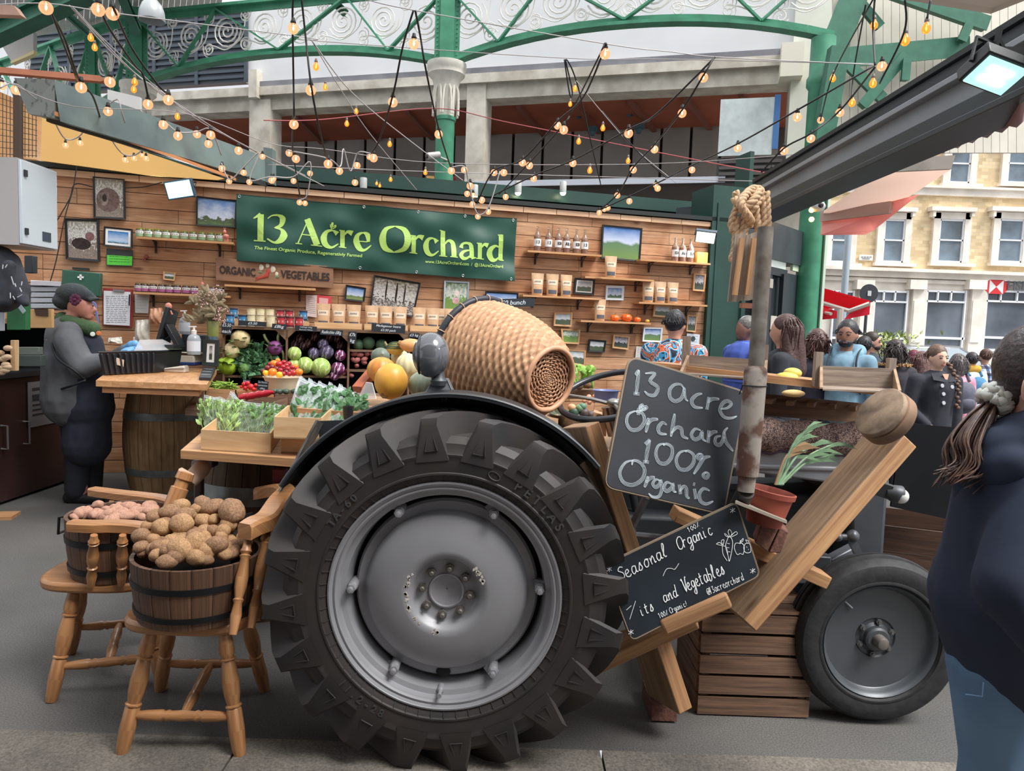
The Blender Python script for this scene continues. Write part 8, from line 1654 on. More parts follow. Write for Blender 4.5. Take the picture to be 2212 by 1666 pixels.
person('child in a pale pink patterned coat partly hidden by the ponytail',2152,830,4.6,3.0,mixmat('speckled',[(0,(60,58,62)),(.42,(206,184,186)),(.6,(226,214,214))],20),(90,110,160),(150,92,66),'short')
person('man with tousled black hair in an orange and blue patterned shirt at the plank wall',1460,668,5.9,2.55,haw,(46,50,60),(30,30,36),'short',(206,152,128),bulk=1.18)
Yk=gz(165,1086).y;J=lambda x,y,d=0:at(x,y,Yk+d)
t=thing('person','woman in grey coat and dark flowered cap packing greens with blue gloves','person',(J(165,1000).x,Yk,0));sk=P((206,140,122),.5,nz=.06,scale=20,name='skin_b')
ex=M();hd=[(J(168,655),(.085,.07,.11)),(J(185,668),(.07,.055,.075)),(J(206,668),J(208,672),.012,.012),(J(192,684),(.035,.04,.03)),(J(150,700),J(160,680),.055,.055)]
bd=[(J(150,735),J(165,860),.17,.19),(J(160,870),J(170,960),.11,.08),(J(170,960),J(175,1065),.075,.05),(J(190,870,.15),J(200,960,.15),.11,.08),(J(200,960,.15),J(205,1065,.15),.075,.05),(J(150,740,-.17),J(178,790,-.2),.055,.045),(J(178,790,-.2),J(232,778,-.17),.045,.035),(J(232,778,-.17),J(262,770,-.15),.035,.03),(J(165,740,.15),J(230,785,.15),.055,.045),(J(230,785,.15),J(275,752,.1),.045,.03)]
blob(hd+bd,'body',sk,t,.012,3)
mb=M();mb.ball(J(201,661,-.03),(.007,.01,.006));build(mb,'eye',P('2a2020',.3),t,180);mb=M();mb.tube([J(203,683,-.02),J(198,685,-.04)],.004,5);build(mb,'mouth',P((160,80,80),.5),t,180)
cg_=cloth((98,100,104),'grey_coat',sc_=10)
blob([(J(150,728),J(158,790),.17,.21),(J(158,790),J(160,862),.22,.235),(J(150,722,-.12),J(150,722,.12),.1,.1),(J(148,738,-.17),J(178,792,-.2),.105,.095),(J(178,792,-.2),J(232,778,-.17),.095,.06),(J(232,778,-.17),J(258,770,-.15),.058,.045),(J(165,740,.15),J(230,785,.15),.09,.07),(J(230,785,.15),J(268,756,.1),.065,.045)],'coat',cg_,t,.014,3)
blob([(J(188,745),J(190,800),.12,.16),(J(188,800),J(188,880),.175,.2),(J(190,880),J(188,960),.165,.18)],'apron',cloth((42,46,60),'navy_apron'),t,.014,3)
mb=M();mb.tube(smoothpts([J(112,742,-.2),J(125,775,-.27),J(160,800,-.31),J(185,822,-.25)],5),.009,6);mb.tube(smoothpts([J(185,822,-.27),J(150,835,-.27),J(118,845,-.15)],5),.009,6);build(mb,'apron_strap',P('16181c',.6),t,180)
blob([(J(160,880),J(168,965),.125,.1),(J(168,965),J(165,1060),.1,.085),(J(192,880,.15),J(198,965,.15),.125,.1),(J(198,965,.15),J(196,1060,.15),.1,.085)],'trousers',cloth((38,40,48),'dark_trousers'),t,.014,2)
blob([(J(150,1075),J(215,1078),.05,.045),(J(175,1070,.15),J(238,1074,.15),.05,.045)],'boot',P((30,30,34),.6),t,.012,2)
blob([(J(145,695,-.07),J(200,712,-.05),.055,.06),(J(140,692,.05),J(195,712,.05),.06,.06),(J(135,690),J(150,700),.06,.06)],'scarf',cloth((64,90,58),'green_scarf',sc_=50,bm=.6),t,.010,2)
blob([(J(158,635),(.125,.105,.085)),(J(140,650),(.085,.09,.07)),(J(188,640),J(205,645),.05,.02),(J(195,648,-.04),J(214,645,-.02),.018,.008),(J(195,648,.04),J(214,645,.02),.018,.008)],'cap',cloth((58,64,66),'wool_cap',sc_=60,bm=.6),t,.009,2)
mb=M();rs=random.Random(2);fc_=J(163,648,-.105)
for k in range(9):a=k*.7;mb.ball(fc_+V((.028*math.cos(a),-.004*k*.3,.028*math.sin(a))),(.02,.008,.016),Matrix.Rotation(a,4,'Y'),nu=10,nv=6)
mb.ball(fc_+V((0,-.008,0)),.014);build(mb,'flower',P((92,40,66),.8),t,180)
for a,b,lab in((J(258,770,-.15),J(275,762,-.12),0),(J(272,754,.1),J(286,747,.08),1)):
 ex=M();hand_ext(ex,b-(b-a).normalized()*.04,(b-a)+V((0,0,-.02)),1);blobx([(a,b,.034,.042),(b,b+(b-a).normalized()*.03,.042,.034)],'glove',P((104,164,214),.4,name='blue_glove'),t,.008,ex)
for x,y in((200,722),(213,720)):mb=M();mb.lathe([(0,.004),(.016,.003),(.018,0)],zto(J(x,y,-.13),(.4,-1,.2)),12);build(mb,'badge',P((214,222,214),.4)if x<210 else P((206,110,60),.4),t)
Yf_=1.78;J=lambda x,y,d=0:at(x,y,Yf_+d)
t=thing('person','woman in navy hoodie and jeans with brown ponytail, nearest at the right edge','person',(J(2250,1000).x,Yf_,0));sk=P((196,150,132),.5,name='skin_c',nz=.04,scale=20)
K=J(2262,1600);kz=V((0,0,1))
hip=J(2170,1440);hip2=J(2290,1470,.1)
gl_=lambda p,z,dx=0,dy=0:V((p.x+dx,p.y+dy,z))
blob([(J(2240,795),(.078,.092,.112)),(J(2285,850),(.055,.055,.06)),(J(2214,842,-.075),(.010,.014,.03)),(J(2235,930),J(2235,850),.05,.052),(J(2225,1060),J(2225,1400),.12,.12),(hip,gl_(hip,.40,-.01),.09,.06),(gl_(hip,.40,-.01),gl_(hip,.06,-.01,.04),.06,.045),(hip2,gl_(hip2,.40),.09,.06),(gl_(hip2,.40),gl_(hip2,.06),.06,.045),(J(2240,1080,-.12),J(2190,1290,-.18),.05,.045),(J(2190,1290,-.18),J(2250,1400,-.22),.045,.03)],'body',sk,t,.010,3)
navy=cloth((30,38,58),'navy_hoodie',sc_=5,nz=.08)
blob([(J(2208,1075),J(2195,1180),.155,.165),(J(2195,1180),J(2188,1290),.165,.195),(J(2188,1290),J(2222,1400),.195,.19),(J(2195,1020),J(2330,1040),.10,.11),(J(2222,1400),J(2300,1420),.18,.16),(J(2255,1070,-.10),J(2185,1270,-.17),.095,.085),(J(2185,1270,-.17),J(2250,1370,-.22),.08,.06),(J(2360,1090),J(2420,1300),.09,.08)],'hoodie',navy,t,.012,12)
blob([(J(2185,925,.05),J(2300,905,.02),.045,.05),(J(2160,950,.02),J(2250,930,-.06),.055,.06),(J(2150,970,.02),J(2095,1030,.03),.06,.045),(J(2095,1030,.03),J(2085,1075,.03),.045,.03),(J(2150,975,0),J(2280,960,-.1),.07,.06),(J(2120,1020,.0),J(2200,1010,-.08),.055,.06),(J(2200,1010,-.08),J(2320,985,-.1),.06,.06),(J(2090,1075,.03),J(2190,1060,-.06),.03,.05)],'hood',navy,t,.009,14)
den=P((98,126,152),.85,nz=.12,scale=4,c2=(76,104,134),bm=.2,name='denim',lo=.3,hi=.7)
blob([(hip,gl_(hip,.42,0),.135,.085),(gl_(hip,.42),gl_(hip,.09,-.0,.04),.085,.07),(hip2,gl_(hip2,.42),.135,.088),(gl_(hip2,.42),gl_(hip2,.09),.088,.072),(J(2190,1420),J(2300,1425),.14,.14)],'jeans',den,t,.011,3)
blob([(gl_(hip,.045,0,.08),gl_(hip,.035,.08,-.07),.042,.036),(gl_(hip2,.045,0,.06),gl_(hip2,.035,.08,-.09),.042,.036)],'shoe',P((200,200,200),.5),t,.010,2)
mb=M();mb.tube([J(2085,1500,-.135),J(2122,1505,-.15),J(2124,1475,-.155)],.0016,4);build(mb,'pocket_seam',P((120,160,196),.7),t)
hm=P((66,50,48),.42,nz=.3,scale=70,bm=.5,name='brown_hair',c2=(40,30,30))
hr=blob([(J(2232,792,.01),(.085,.10,.108)),(J(2205,835,.03),(.06,.07,.07)),(J(2215,870,.03),(.045,.05,.045)),(J(2163,855,.03),J(2140,868,.03),.042,.026)],'hair',hm,t,.008,3)
rs=random.Random(4);mb=M()
for k in range(90):
 a=rs.uniform(0,6.28);r=rs.uniform(0,.022);o=V((r*math.cos(a),r*math.sin(a),r*math.sin(a*2)*.5));e=rs.uniform(0,1)
 P_=smoothpts([J(2150,862,.03)+o*.6,J(2112,905,.02)+o*1.6,J(2085,955,.0)+o*2.2,J(2082+e*18,1000,-.02)+o*2.2,J(2035+e*45,1000+rs.uniform(15,50),-.03)+o*1.6],5);mb.tube(P_,[.0042*(1-.7*i/len(P_))for i in range(len(P_))],5)
build(mb,'ponytail',P((112,84,70),.4,nz=.3,scale=40,name='ponytail_hair',c2=(70,52,46)),t,180)
mb=M()
for k in range(2):c=J(2152,862,.03);mm=zto(c,J(2110,905)-J(2163,850));mb.tube([mm@V((.032*math.cos(a)*(1+.1*math.sin(7*a)),.032*math.sin(a)*(1+.1*math.sin(7*a)),.01*math.sin(9*a)+(k-.5)*.02))for a in[2*PI*i/40 for i in range(40)]],.012,8,closed=True)
build(mb,'scrunchie',P((196,192,182),.8),t,180)
BY=25.0;BP=(V((0,BY,0)),V((0,-1,0)))
brk=P((190,164,122),.85,nz=.15,scale=30,name='stock_brick',c2=(160,134,96));
def brickwall():
 m,nt,b=newmat('stock_brick');uv=N(nt,'ShaderNodeTexCoord');mp=N(nt,'ShaderNodeMapping');mp.inputs['Rotation'].default_value=(PI/2,0,0);br=N(nt,'ShaderNodeTexBrick');br.inputs['Scale'].default_value=2.2;br.inputs['Color1'].default_value=srgb((226,204,164));br.inputs['Color2'].default_value=srgb((196,172,132));br.inputs['Mortar'].default_value=srgb((196,182,158));br.inputs['Mortar Size'].default_value=.012;nt.links.new(uv.outputs['Object'],mp.inputs[0]);nt.links.new(mp.outputs[0],br.inputs[0]);nt.links.new(br.outputs[0],b.inputs['Base Color']);b.inputs['Roughness'].default_value=.9;return m
stone=P((236,228,216),.8,nz=.08,scale=2,name='portland_stone',c2=(214,206,194));wfr=P((232,234,236),.5,name='white_frame_paint')
gls=P((128,146,160),.08,name='window_glass',nz=.3,scale=.8,c2=(84,92,98),spec=.8)
bd_=thing('building','yellow brick building with pale stone shopfront and sash windows across the street','building',V((onp(2000,700,BP).x,BY,0)))
def bs(mb,x0,y0,x1,y1,o=0,t=.3,xr=None):
 xm=xr or(x0+x1)/2;a=onp(x0,(y0+y1)/2,BP).x;b=onp(x1,(y0+y1)/2,BP).x;z1=onp(xm,y0,BP).z;z0=onp(xm,y1,BP).z;mb.slab([V((a,BY-o,z0)),V((b,BY-o,z0)),V((b,BY-o,z1)),V((a,BY-o,z1))],V((0,1,0)),t)
mb=M();bs(mb,1600,-400,2600,590,0,.4,1990);build(mb,'brick_wall',brickwall(),bd_)
mb=M();bs(mb,1600,595,2600,860,-.05,.4,1990);build(mb,'shopfront_wall',stone,bd_)
mb=M();bs(mb,1600,583,2600,590,.35,.5,1990);bs(mb,1600,590,2600,602,.15,.4,1990);bs(mb,1600,604,2600,612,.05,.3,1990);build(mb,'cornice',stone,bd_)
mb=M();bs(mb,1600,406,2600,422,.12,.3,1990);bs(mb,1600,402,2600,407,.22,.3,1990);build(mb,'string_course',stone,bd_)
def sash(x0,y0,x1,y1,arch=False):
 w=M();bs(w,x0-14,y0-16,x0,y1+6,.12,.2);bs(w,x1,y0-16,x1+14,y1+6,.12,.2);bs(w,x0-14,y0-16,x1+14,y0-2,.12,.2);bs(w,x0-22,y0-26,x1+22,y0-17,.3,.4);bs(w,x0-22,y1+6,x1+22,y1+13,.2,.3);bs(w,x0-18,y0-20,x0-12,y0-6,.26,.3);bs(w,x1+12,y0-20,x1+18,y0-6,.26,.3)
 f=build(w,'window_surround',stone,bd_);w=M();bs(w,x0,y0-2,x1,y1+6,.02,.05);build(w,'pane',gls,f)
 w=M();ym=(y0+y1)/2
 for a in((x0,y0-2,x0+3,y1+5),(x1-3,y0-2,x1,y1+5),(x0,y0-2,x1,y0+2),(x0,y1+1,x1,y1+5),(x0,ym-1.5,x1,ym+1.5)):bs(w,*a,.07,.06)
 build(w,'sash_frame',wfr,f)
for x0,x1 in((1794,1834),(1906,1951),(2025,2078),(2154,2207),(2280,2330)):sash(x0,476,x1,563)
for x0,x1 in((1815,1855),(1930,1972),(2050,2094),(2175,2222),(2300,2345)):sash(x0,316,x1,392)
for x0,x1 in((1795,1840),(1883,1956),(1995,2081),(2124,2230)):
 w=M();bs(w,x0,630,x1,757,.0,.1);f=build(w,'shop_window',P((112,120,130),.06,nz=.35,scale=.5,c2=(60,66,74),spec=.8,name='shop_glass'),bd_)
 w=M();
 for a in((x0,628,x0+3,757),(x1-3,628,x1,757),(x0,628,x1,632),(x0,650,x1,654),(x0,728,x1,733),(x0,755,x1,760),((x0*2+x1)/3-1.5,630,(x0*2+x1)/3+1.5,652),((x0+2*x1)/3-1.5,630,(x0+2*x1)/3+1.5,652)):bs(w,*a,.08,.1)
 build(w,'shop_frame',wfr,f)
for x0,x1 in((1846,1878),(1960,1990),(2086,2118)):
 w=M();bs(w,x0,626,x1,860,.14,.2);bs(w,x0-3,606,x1+3,626,.3,.35);bs(w,x0+6,650,x1-6,740,.17,.03);build(w,'pilaster',stone,bd_)
w=M();c=onp(2151,620,BP,.12);s=.24
def tri(mb,pts):mb.ext([c+V((x*s,0,z*s))for x,z in pts],V((0,-1,0)),.03)
tri(w,[(-2,0),(-1,-1),(-1,1)]);tri(w,[(2,0),(1,1),(1,-1)]);tri(w,[(-1,1),(0,0),(1,1)][::-1]);tri(w,[(-1,-1),(1,-1),(0,0)]);sg=build(w,'bank_logo',P((214,50,54),.5),bd_)
w=M();w.text('HSBC UK',.42,frame(onp(2174,626,BP,.16),(1,0,0),(0,0,1)),.012,'LEFT',.01);build(w,'lettering',P((84,88,92),.6),sg)
w=M();tri(w,[(-1,-1),(0,0),(-1,1)]);tri(w,[(1,-1),(1,1),(0,0)]);build(w,'logo_field',P((236,234,232),.5),sg)
w=M();bs(w,1854,551,1883,563,.08,.04);np_=build(w,'name_plate',P((226,226,222),.6),bd_)
w=M();
for i in range(4):bs(w,1858+i*6,555,1862+i*6,556.5,.1,.02)
bs(w,1860,559,1876,560,.1,.02);build(w,'print',P((120,120,120),.6),np_)
def canvas(n_,c,tr):
 m,nt,b=newmat(n_);o=nt.nodes['Material Output'];t_=N(nt,'ShaderNodeBsdfTranslucent');t_.inputs[0].default_value=srgb(c);b.inputs['Base Color'].default_value=srgb(c);b.inputs['Roughness'].default_value=.8;mx=N(nt,'ShaderNodeMixShader');mx.inputs[0].default_value=tr;nt.links.new(b.outputs[0],mx.inputs[1]);nt.links.new(t_.outputs[0],mx.inputs[2]);nt.links.new(mx.outputs[0],o.inputs[0]);return m
def awn(mb,pts,Ys,t=.03):mb.ext([at(x,y,Y)for(x,y),Y in zip(pts,Ys)],V((0,0,-1)),t)
t=thing('pink_awning','large pale pink canopy with a grey slatted edge reaching out over the street','awning',at(1880,500,9))
w=M();w.ext([at(1775,474,10),at(1925,450,9),at(2055,365,7.2),at(1905,372,7.6),at(1780,455,9.6)],V((0,-.3,-1)),.003);build(w,'canvas',canvas('beige_canvas',(240,222,212),.6),t,0);w=M();w.ext([at(1772,508,9.6),at(1868,507,9.4),at(1888,497,9.2),at(1985,420,8.2),at(1925,450,8.9),at(1775,474,9.9)],V((0,-1,-.2)),.003);build(w,'pink_panel',canvas('pink_canvas',(250,196,190),.6),t,0)
w=M();w.slab([at(1905,372,7.5),at(2055,365,6.8),at(2064,335,6.8),at(1910,345,7.5)],V((0,1,0)),.04)
build(w,'edge_board',P((176,168,158),.8,nz=.15,scale=4),t)
w=M();w.bar(at(1775,468,9.8),at(1925,448,8.6),.05,.14);build(w,'bar',P((196,164,152),.7),t)
t=thing('red_awning','bright red shop awning on folding metal arms beside the right green column','awning',at(1820,650,13))
red=canvas('red_canvas',(226,40,62),.5)
w=M();w.ext([at(1763,618,14),at(1765,665,14.5),at(1880,660,12.8),at(1880,650,12.5)],V((0,0,-1)),.03);build(w,'canvas',red,t,0)
w=M();w.slab([at(1760,692,13),at(1808,688,13),at(1808,672,13),at(1760,660,13)],V((0,1,0)),.03);w.slab([at(1825,690,12.6),at(1878,680,12.6),at(1880,655,12.6),at(1838,676,12.6)],V((0,1,0)),.03);build(w,'valance',red,t)
w=M();w.tube([at(1762,650,13.5),at(1835,672,12.6),at(1878,656,12.5)],.04,6);w.tube([at(1762,672,13.4),at(1795,678,12.8)],.03,6);w.tube([at(1816,668,12.6),gz(1816,900)*0+V((at(1816,668,12.6).x,12.6,0))],.05,6);build(w,'arm',P((200,190,180),.4,metal=.3),t)
w=M();
lp_=at(1826,600,20);w.tube([V((lp_.x,20,0)),V((lp_.x,20,4.6))],.09,10);w.box((lp_.x+.2,20,4.7),(.3,.2,.12));solo(w,'lamp_post',P((160,172,182),.5,metal=.2),'grey street lamp post in front of the pale building','lamp post')
t=thing('round_sign','back of a dark round traffic sign on a post beside the red awning','traffic sign',V((at(1877,640,14).x,14,0)));c=at(1877,634,14)
w=M();w.lathe([(0,.01),(.175,.01),(.18,0),(.175,-.01),(0,-.01)],T_axis(c),28);build(w,'disc',P((46,50,58),.5),t);w=M();w.tube([V((c.x,14.05,0)),V((c.x,14.05,c.z+.15))],.03,8);build(w,'post',P((60,64,70),.5),t);w=M();w.box(c+V((0,-.02,0)),(.07,.01,.1));build(w,'sticker',P((190,196,200),.6),t)
t=thing('shrub','thin green bush standing behind the crowd in the street','shrub',V((at(1920,745,13).x,13,0)));w=M();rs=random.Random(3);bx_=at(1922,745,13)
for k in range(420):
 p=V((bx_.x+rs.gauss(0,.25),13+rs.gauss(0,.2),rs.uniform(.9,1.65)));leaf(w,p,V((rs.uniform(-1,1),rs.uniform(-1,1),rs.uniform(0,1.5))),.12,.02,V((0,0,1)))
build(w,'foliage',P((150,166,96),.7,island=.35),t,0);w=M()
for k in range(8):w.tube([V((bx_.x+rs.uniform(-.1,.1),13,.4)),V((bx_.x+rs.uniform(-.4,.4),13,1.5))],.012,5)
w.lathe([(.16,0),(.22,.5),(.2,.5)],Matrix.Translation((bx_.x,13,0)),16);build(w,'stem',P((110,100,70),.8),t)
t=thing('car','dark car with a shiny windscreen parked across the street behind the crowd','car',V((at(1975,745,17).x,17,0)));X=at(1978,745,17).x
w=M();prof=[(-2.1,.35),(-2.15,.75),(-1.9,.9),(-1.2,1.0),(-.6,1.42),(.7,1.45),(1.5,1.02),(2.0,.92),(2.1,.6),(2.05,.35)];w.prism(prof,1.7,Matrix(((1,0,0,X),(0,0,1,16.4),(0,1,0,0),(0,0,0,1))));build(w,'car_body',P((52,60,66),.25,coat=.6),t,30,bev=.06)
w=M();w.prism([(-1.1,1.02),(-.58,1.37),(.65,1.4),(1.35,1.03)],1.72,Matrix(((1,0,0,X),(0,0,1,16.39),(0,1,0,0),(0,0,0,1))));build(w,'window',P((196,208,216),.05,spec=.9),t)
for dx in(-1.35,1.35):w=M();w.lathe([(0,.02),(.2,.02),(.3,.0),(.32,.06),(.32,.2),(0,.2)],Matrix(((1,0,0,X+dx),(0,0,1,16.36),(0,1,0,.32),(0,0,0,1))),20);build(w,'wheel',P('1c1d20',.6),t)
w=M();n=26
top=[(1800+412*i/n,418-198*i/n)for i in range(n+1)];vs=[];Yv=lambda x:4.9-(x-1800)/412*2.9
for i,(x,y)in enumerate(top):
 xb2=x;yb2=395-(x-1833)*.352 if x>1833 else 400;vs+=[at(x,y,Yv(x)),at(x,max(y+2,yb2+(9 if i%2 else 0)),Yv(x))]
w.add(vs,[(2*i,2*i+1,2*i+3,2*i+2)for i in range(n)]);solo(w,'valance',P((112,92,106),.6,nz=.35,scale=9,name='purple_plastic',c2=(160,120,116)),'purple-brown scalloped valance hanging under the black roof beam','valance',smooth=0)
cx=gz(120,1042);cx2=gz(0,1105);XL=(cx.x+cx2 .x)/2+.0
t=thing('side_counter','dark serving counter at the left edge with a poster on its door','counter',V((XL-.4,5.2,0)))
w=M();w.box((XL-.4,5.35,.50),(.8,2.2,.96));build(w,'cabinet',P((58,38,36),.35,nz=.2,scale=3,name='dark_red_brown'),t,bev=.01)
w=M();w.box((XL-.42,5.35,1.0),(.9,2.3,.04));build(w,'worktop',P((34,38,40),.4),t)
w=M();w.box((XL-.5,5.35,1.42),(.85,2.3,.04));build(w,'shelf',WD('7a5638','b08256','dark_shelf',island=0,sx=1,sy=20),t)
w=M();w.box((XL-.88,5.35,1.2),(.03,2.3,.42));w.box((XL-.45,6.45,1.2),(.8,.04,.42));build(w,'back_board',P((26,46,44),.6),t)
w=M();w.slab([V((XL+.006,5.75,.28+.28)),V((XL+.006,6.2,.28+.28)),V((XL+.006,6.2,.93)),V((XL+.006,5.75,.93))],V((1,0,0)),.004);po=build(w,'poster',P((120,118,118),.5),t)
w=M()
for z,a,b,h_ in((.80,5.8,6.12,.05),(.87,5.8,6.0,.02),(.74,5.8,6.1,.012),(.70,5.8,6.05,.012),(.66,5.8,6.1,.012)):w.box((XL+.012,(a+b)/2,z),(.002,b-a,h_))
build(w,'print',P((50,50,54),.6),po)
w=M();
for y in(5.45,5.7):w.tube([V((XL,y,.62)),V((XL+.05,y,.62)),V((XL+.05,y,.44)),V((XL,y,.44))],.008,6)
build(w,'handle',P((170,165,165),.3,metal=.7),t)
w=M();w.box((XL+.01,5.3,.86),(.006,.07,.1));build(w,'sticker',P((150,170,190),.4),t)
w=M();w.bar(gz(-10,1125),gz(12,1112),.2,.05);
solo(w,'floor_board',tim,'cut end of a pale timber lying at the left edge','timber')
def pxbox(name,label,x0,y0,x1,y1,Y,dep,mat,cat,bev=.004):
 w=M();w.slab([at(x0,y1,Y),at(x1,y1,Y),at(x1,y0,Y),at(x0,y0,Y)],V((.0,1,0)),dep);return solo(w,name,mat,label,cat,bev=bev)
pxbox('green_crate','green cardboard produce box on the side shelf',14,652,54,713,5.0,.06,P((44,112,66),.6,nz=.15,scale=12),'box')
gb=pxbox('cardboard_box','open brown cardboard box beside the green one',55,668,112,709,5.3,.03,P((206,164,112),.7,nz=.05),'box')
w=M();w.slab([at(78,682,5.295),at(104,684,5.295),at(104,668,5.295),at(74,668,5.295)],V((0,-1,0)),.002);build(w,'handle_cutout',P('4a3322'),gb)
w=M();w.slab([at(36,660,4.98),at(50,678,4.98),at(56,672,4.98),at(44,656,4.98)],V((0,-1,0)),.003);solo(w,'paper_tag',P((186,200,206),.6),'pale blue tag on the green box','tag')
pxbox('paper_sheet','white paper hanging at the very left edge',-8,642,9,715,4.7,.01,P((206,210,220),.7),'paper')
t=thing('drawer_unit','grey plastic drawer unit with papers on top, behind the cap of the woman','drawers',at(100,668,5.9))
for i in range(4):w=M();w.slab([at(66,666-i*12,5.9),at(128,666-i*12,5.9),at(128,656-i*12,5.9),at(66,656-i*12,5.9)],V((0,1,0)),.25);build(w,'drawer',P((170,178,186),.3),t,bev=.004)
w=M();w.slab([at(62,669,5.95),at(90,669,5.95),at(90,615,5.95),at(62,615,5.95)],V((0,1,0)),.3);build(w,'frame',P((60,72,86),.4),t)
w=M()
for i in range(5):w.slab([at(66,616-i*2,5.88),at(132,618-i*2,5.88),at(128,618-i*2,6.1),at(66,615-i*2,6.1)],V((0,0,1)),.006)
build(w,'paper_pile',P((214,216,224),.7),t)
w=M();
t=thing('black_jacket','black quilted jacket hanging below the white cabinet','jacket',at(30,660,4.6))
blob([(at(0,565,4.6),at(5,635,4.6),.10,.12),(at(22,565,4.6),at(38,630,4.55),.06,.075),(at(38,630,4.55),at(55,655,4.5),.06,.025),(at(-10,590,4.6),at(-10,630,4.6),.12,.12),(at(20,575,4.5),at(12,650,4.5),.04,.05)],'jacket',cloth((48,50,58),'black_nylon',sc_=12,nz=.3,bm=.6),t,.012,2)
w=M();rs=random.Random(2)
for k in range(9):a=(rs.uniform(5,50),rs.uniform(570,640));w.tube([at(a[0],a[1],4.44),at(a[0]+rs.uniform(-12,12),a[1]+rs.uniform(5,18),4.43)],.003,4)
build(w,'cord',P((170,170,176),.5),t)
pxbox('socket_box','dark grey socket box under the white cabinet',52,552,70,590,5.4,.06,P((44,48,54),.5),'box')
pxbox('plywood_crate','tall pale crate end in the counter cubby',22,735,33,802,4.9,.04,ply,'crate');pxbox('tray_stack','stack of dark plastic trays in the counter cubby',34,768,88,792,5.2,.06,P((70,80,76),.5),'trays');pxbox('tray_stack','smaller pale topped tray standing on the dark tray stack',38,750,84,767,5.25,.05,P((110,118,110),.5),'trays')
w=M()
for k in range(14):w.ball(at(rs.uniform(-5,18),rs.uniform(742,806),4.85),(.03,.025,.02),nu=8,nv=6)
solo(w,'paper_tubs',P((206,176,142),.7),'small nested kraft tubs in the cubby at the left edge','tubs',smooth=60)
Yt=gz(330,810,Zc).y;tt_=lambda x,y,d=0:at(x,y,Yt+d)
t=thing('grow_tray','black ribbed plastic tray with a clear lid on the till counter','tray',tt_(270,815,-.05));blk2=P((30,32,36),.3,name='black_plastic')
a=gz(222,812,Zc);b=gz(335,806,Zc);a.y-=.0;dv=V((.04,.32,0))
w=M();H=V((0,0,.17));q=[a,b,b+dv,a+dv];cc=sum(q,V())/4;Q=[p+(p-cc)*.10+H for p in q];w.hexa(q+Q);build(w,'tray',blk2,t,bev=.008)
w=M()
for i in range(10):f=(i+.5)/10;w.bar(a.lerp(b,f)+V((0,-.004,.01)),Q[0].lerp(Q[1],f)+V((0,-.008,-.01)),.024,.02,(0,1,0))
build(w,'ribs',P((38,40,46),.25),t,bev=.004);w=M();w.tube(Q,.007,6,closed=True);build(w,'tray_rim',blk2,t)
w=M();w.slab([a.lerp(b,.28)+V((0,-.03,.08)),a.lerp(b,.42)+V((0,-.03,.06)),a.lerp(b,.44)+V((0,-.034,.11)),a.lerp(b,.3)+V((0,-.034,.13))],V((0,-1,0)),.002);build(w,'sticker',P((190,174,160),.6),t)
w=M();w.hexa([Q[0]*.4+Q[1]*.6+V((0,0,.006)),Q[1]+V((0,0,.006)),Q[2]+V((0,0,.006)),Q[3]*.4+Q[2]*.6+V((0,0,.006)),Q[0]*.35+Q[1]*.65+V((0,.04,.09)),Q[1]+V((-.03,.04,.03)),Q[2]+V((-.03,-.04,.03)),Q[3]*.35+Q[2]*.65+V((0,-.04,.09))]);build(w,'clear_lid',FILM(a=.3),t)
t=thing('scale','beige and blue shop scale with chives on its steel pan','scale',gz(390,792,Zc)+V((0,.12,0)));c=gz(388,790,Zc)+V((0,.12,0));
w=M();w.box(c+V((0,0,.055)),(.27,.24,.09));build(w,'housing',P((206,196,178),.4),t,bev=.015);w=M();w.box(c+V((0,0,.02)),(.275,.245,.035));build(w,'base',P((48,70,120),.4),t,bev=.008)
w=M();w.box(c+V((.0,0,.118)),(.36,.26,.014));build(w,'pan',P((196,190,170),.25,metal=.4),t,bev=.006)
w=M();rs=random.Random(2)
for k in range(90):
 p=c+V((rs.gauss(0,.07),rs.gauss(0,.05),.128));d=V((rs.uniform(-1,1),rs.uniform(-.5,.5),0)).normalized()*.06;w.tube([p-d,p+V((0,0,rs.uniform(.01,.03))),p+d],.0028,4)
tag(solo(w,'chives',P((96,150,70),.6,island=.3),'chopped chives lying on the scale pan','herbs'),kind='stuff')
t=thing('card_terminal','white card payment terminal lying on the till counter','card reader',gz(378,806,Zc));c=gz(378,805,Zc)+V((0,.03,0));w=M();w.hexa([c+V(p)for p in((-.10,-.035,.0),(.085,-.045,0),(.085,.045,0),(-.10,.04,0),(-.10,-.03,.03),(.08,-.04,.06),(.08,.04,.06),(-.10,.035,.03))]);build(w,'case',P((216,206,192),.35),t,bev=.012);w=M();w.tube([c+V((-.1,-.036,.018)),c+V((-.03,-.04,.03)),c+V((.086,-.046,.035))],.003,5);build(w,'seam',P((120,120,118),.5),t)
q=[gz(430,822,Zc),gz(455,823,Zc),gz(466,799,Zc),gz(440,797,Zc)];w=M();w.slab(q,V((0,0,1)),.022);t=solo(w,'price_slate',P((40,44,48),.6),'black price block lying at the right end of the till counter','slate');w=M()
for i in range(3):
 for j in range(3):p=q[0].lerp(q[1],.2+.25*j).lerp(q[3].lerp(q[2],.2+.25*j),.25+.25*i)+V((0,0,.023));w.box(p,(.025,.012,.001))
build(w,'writing',chalk,t)
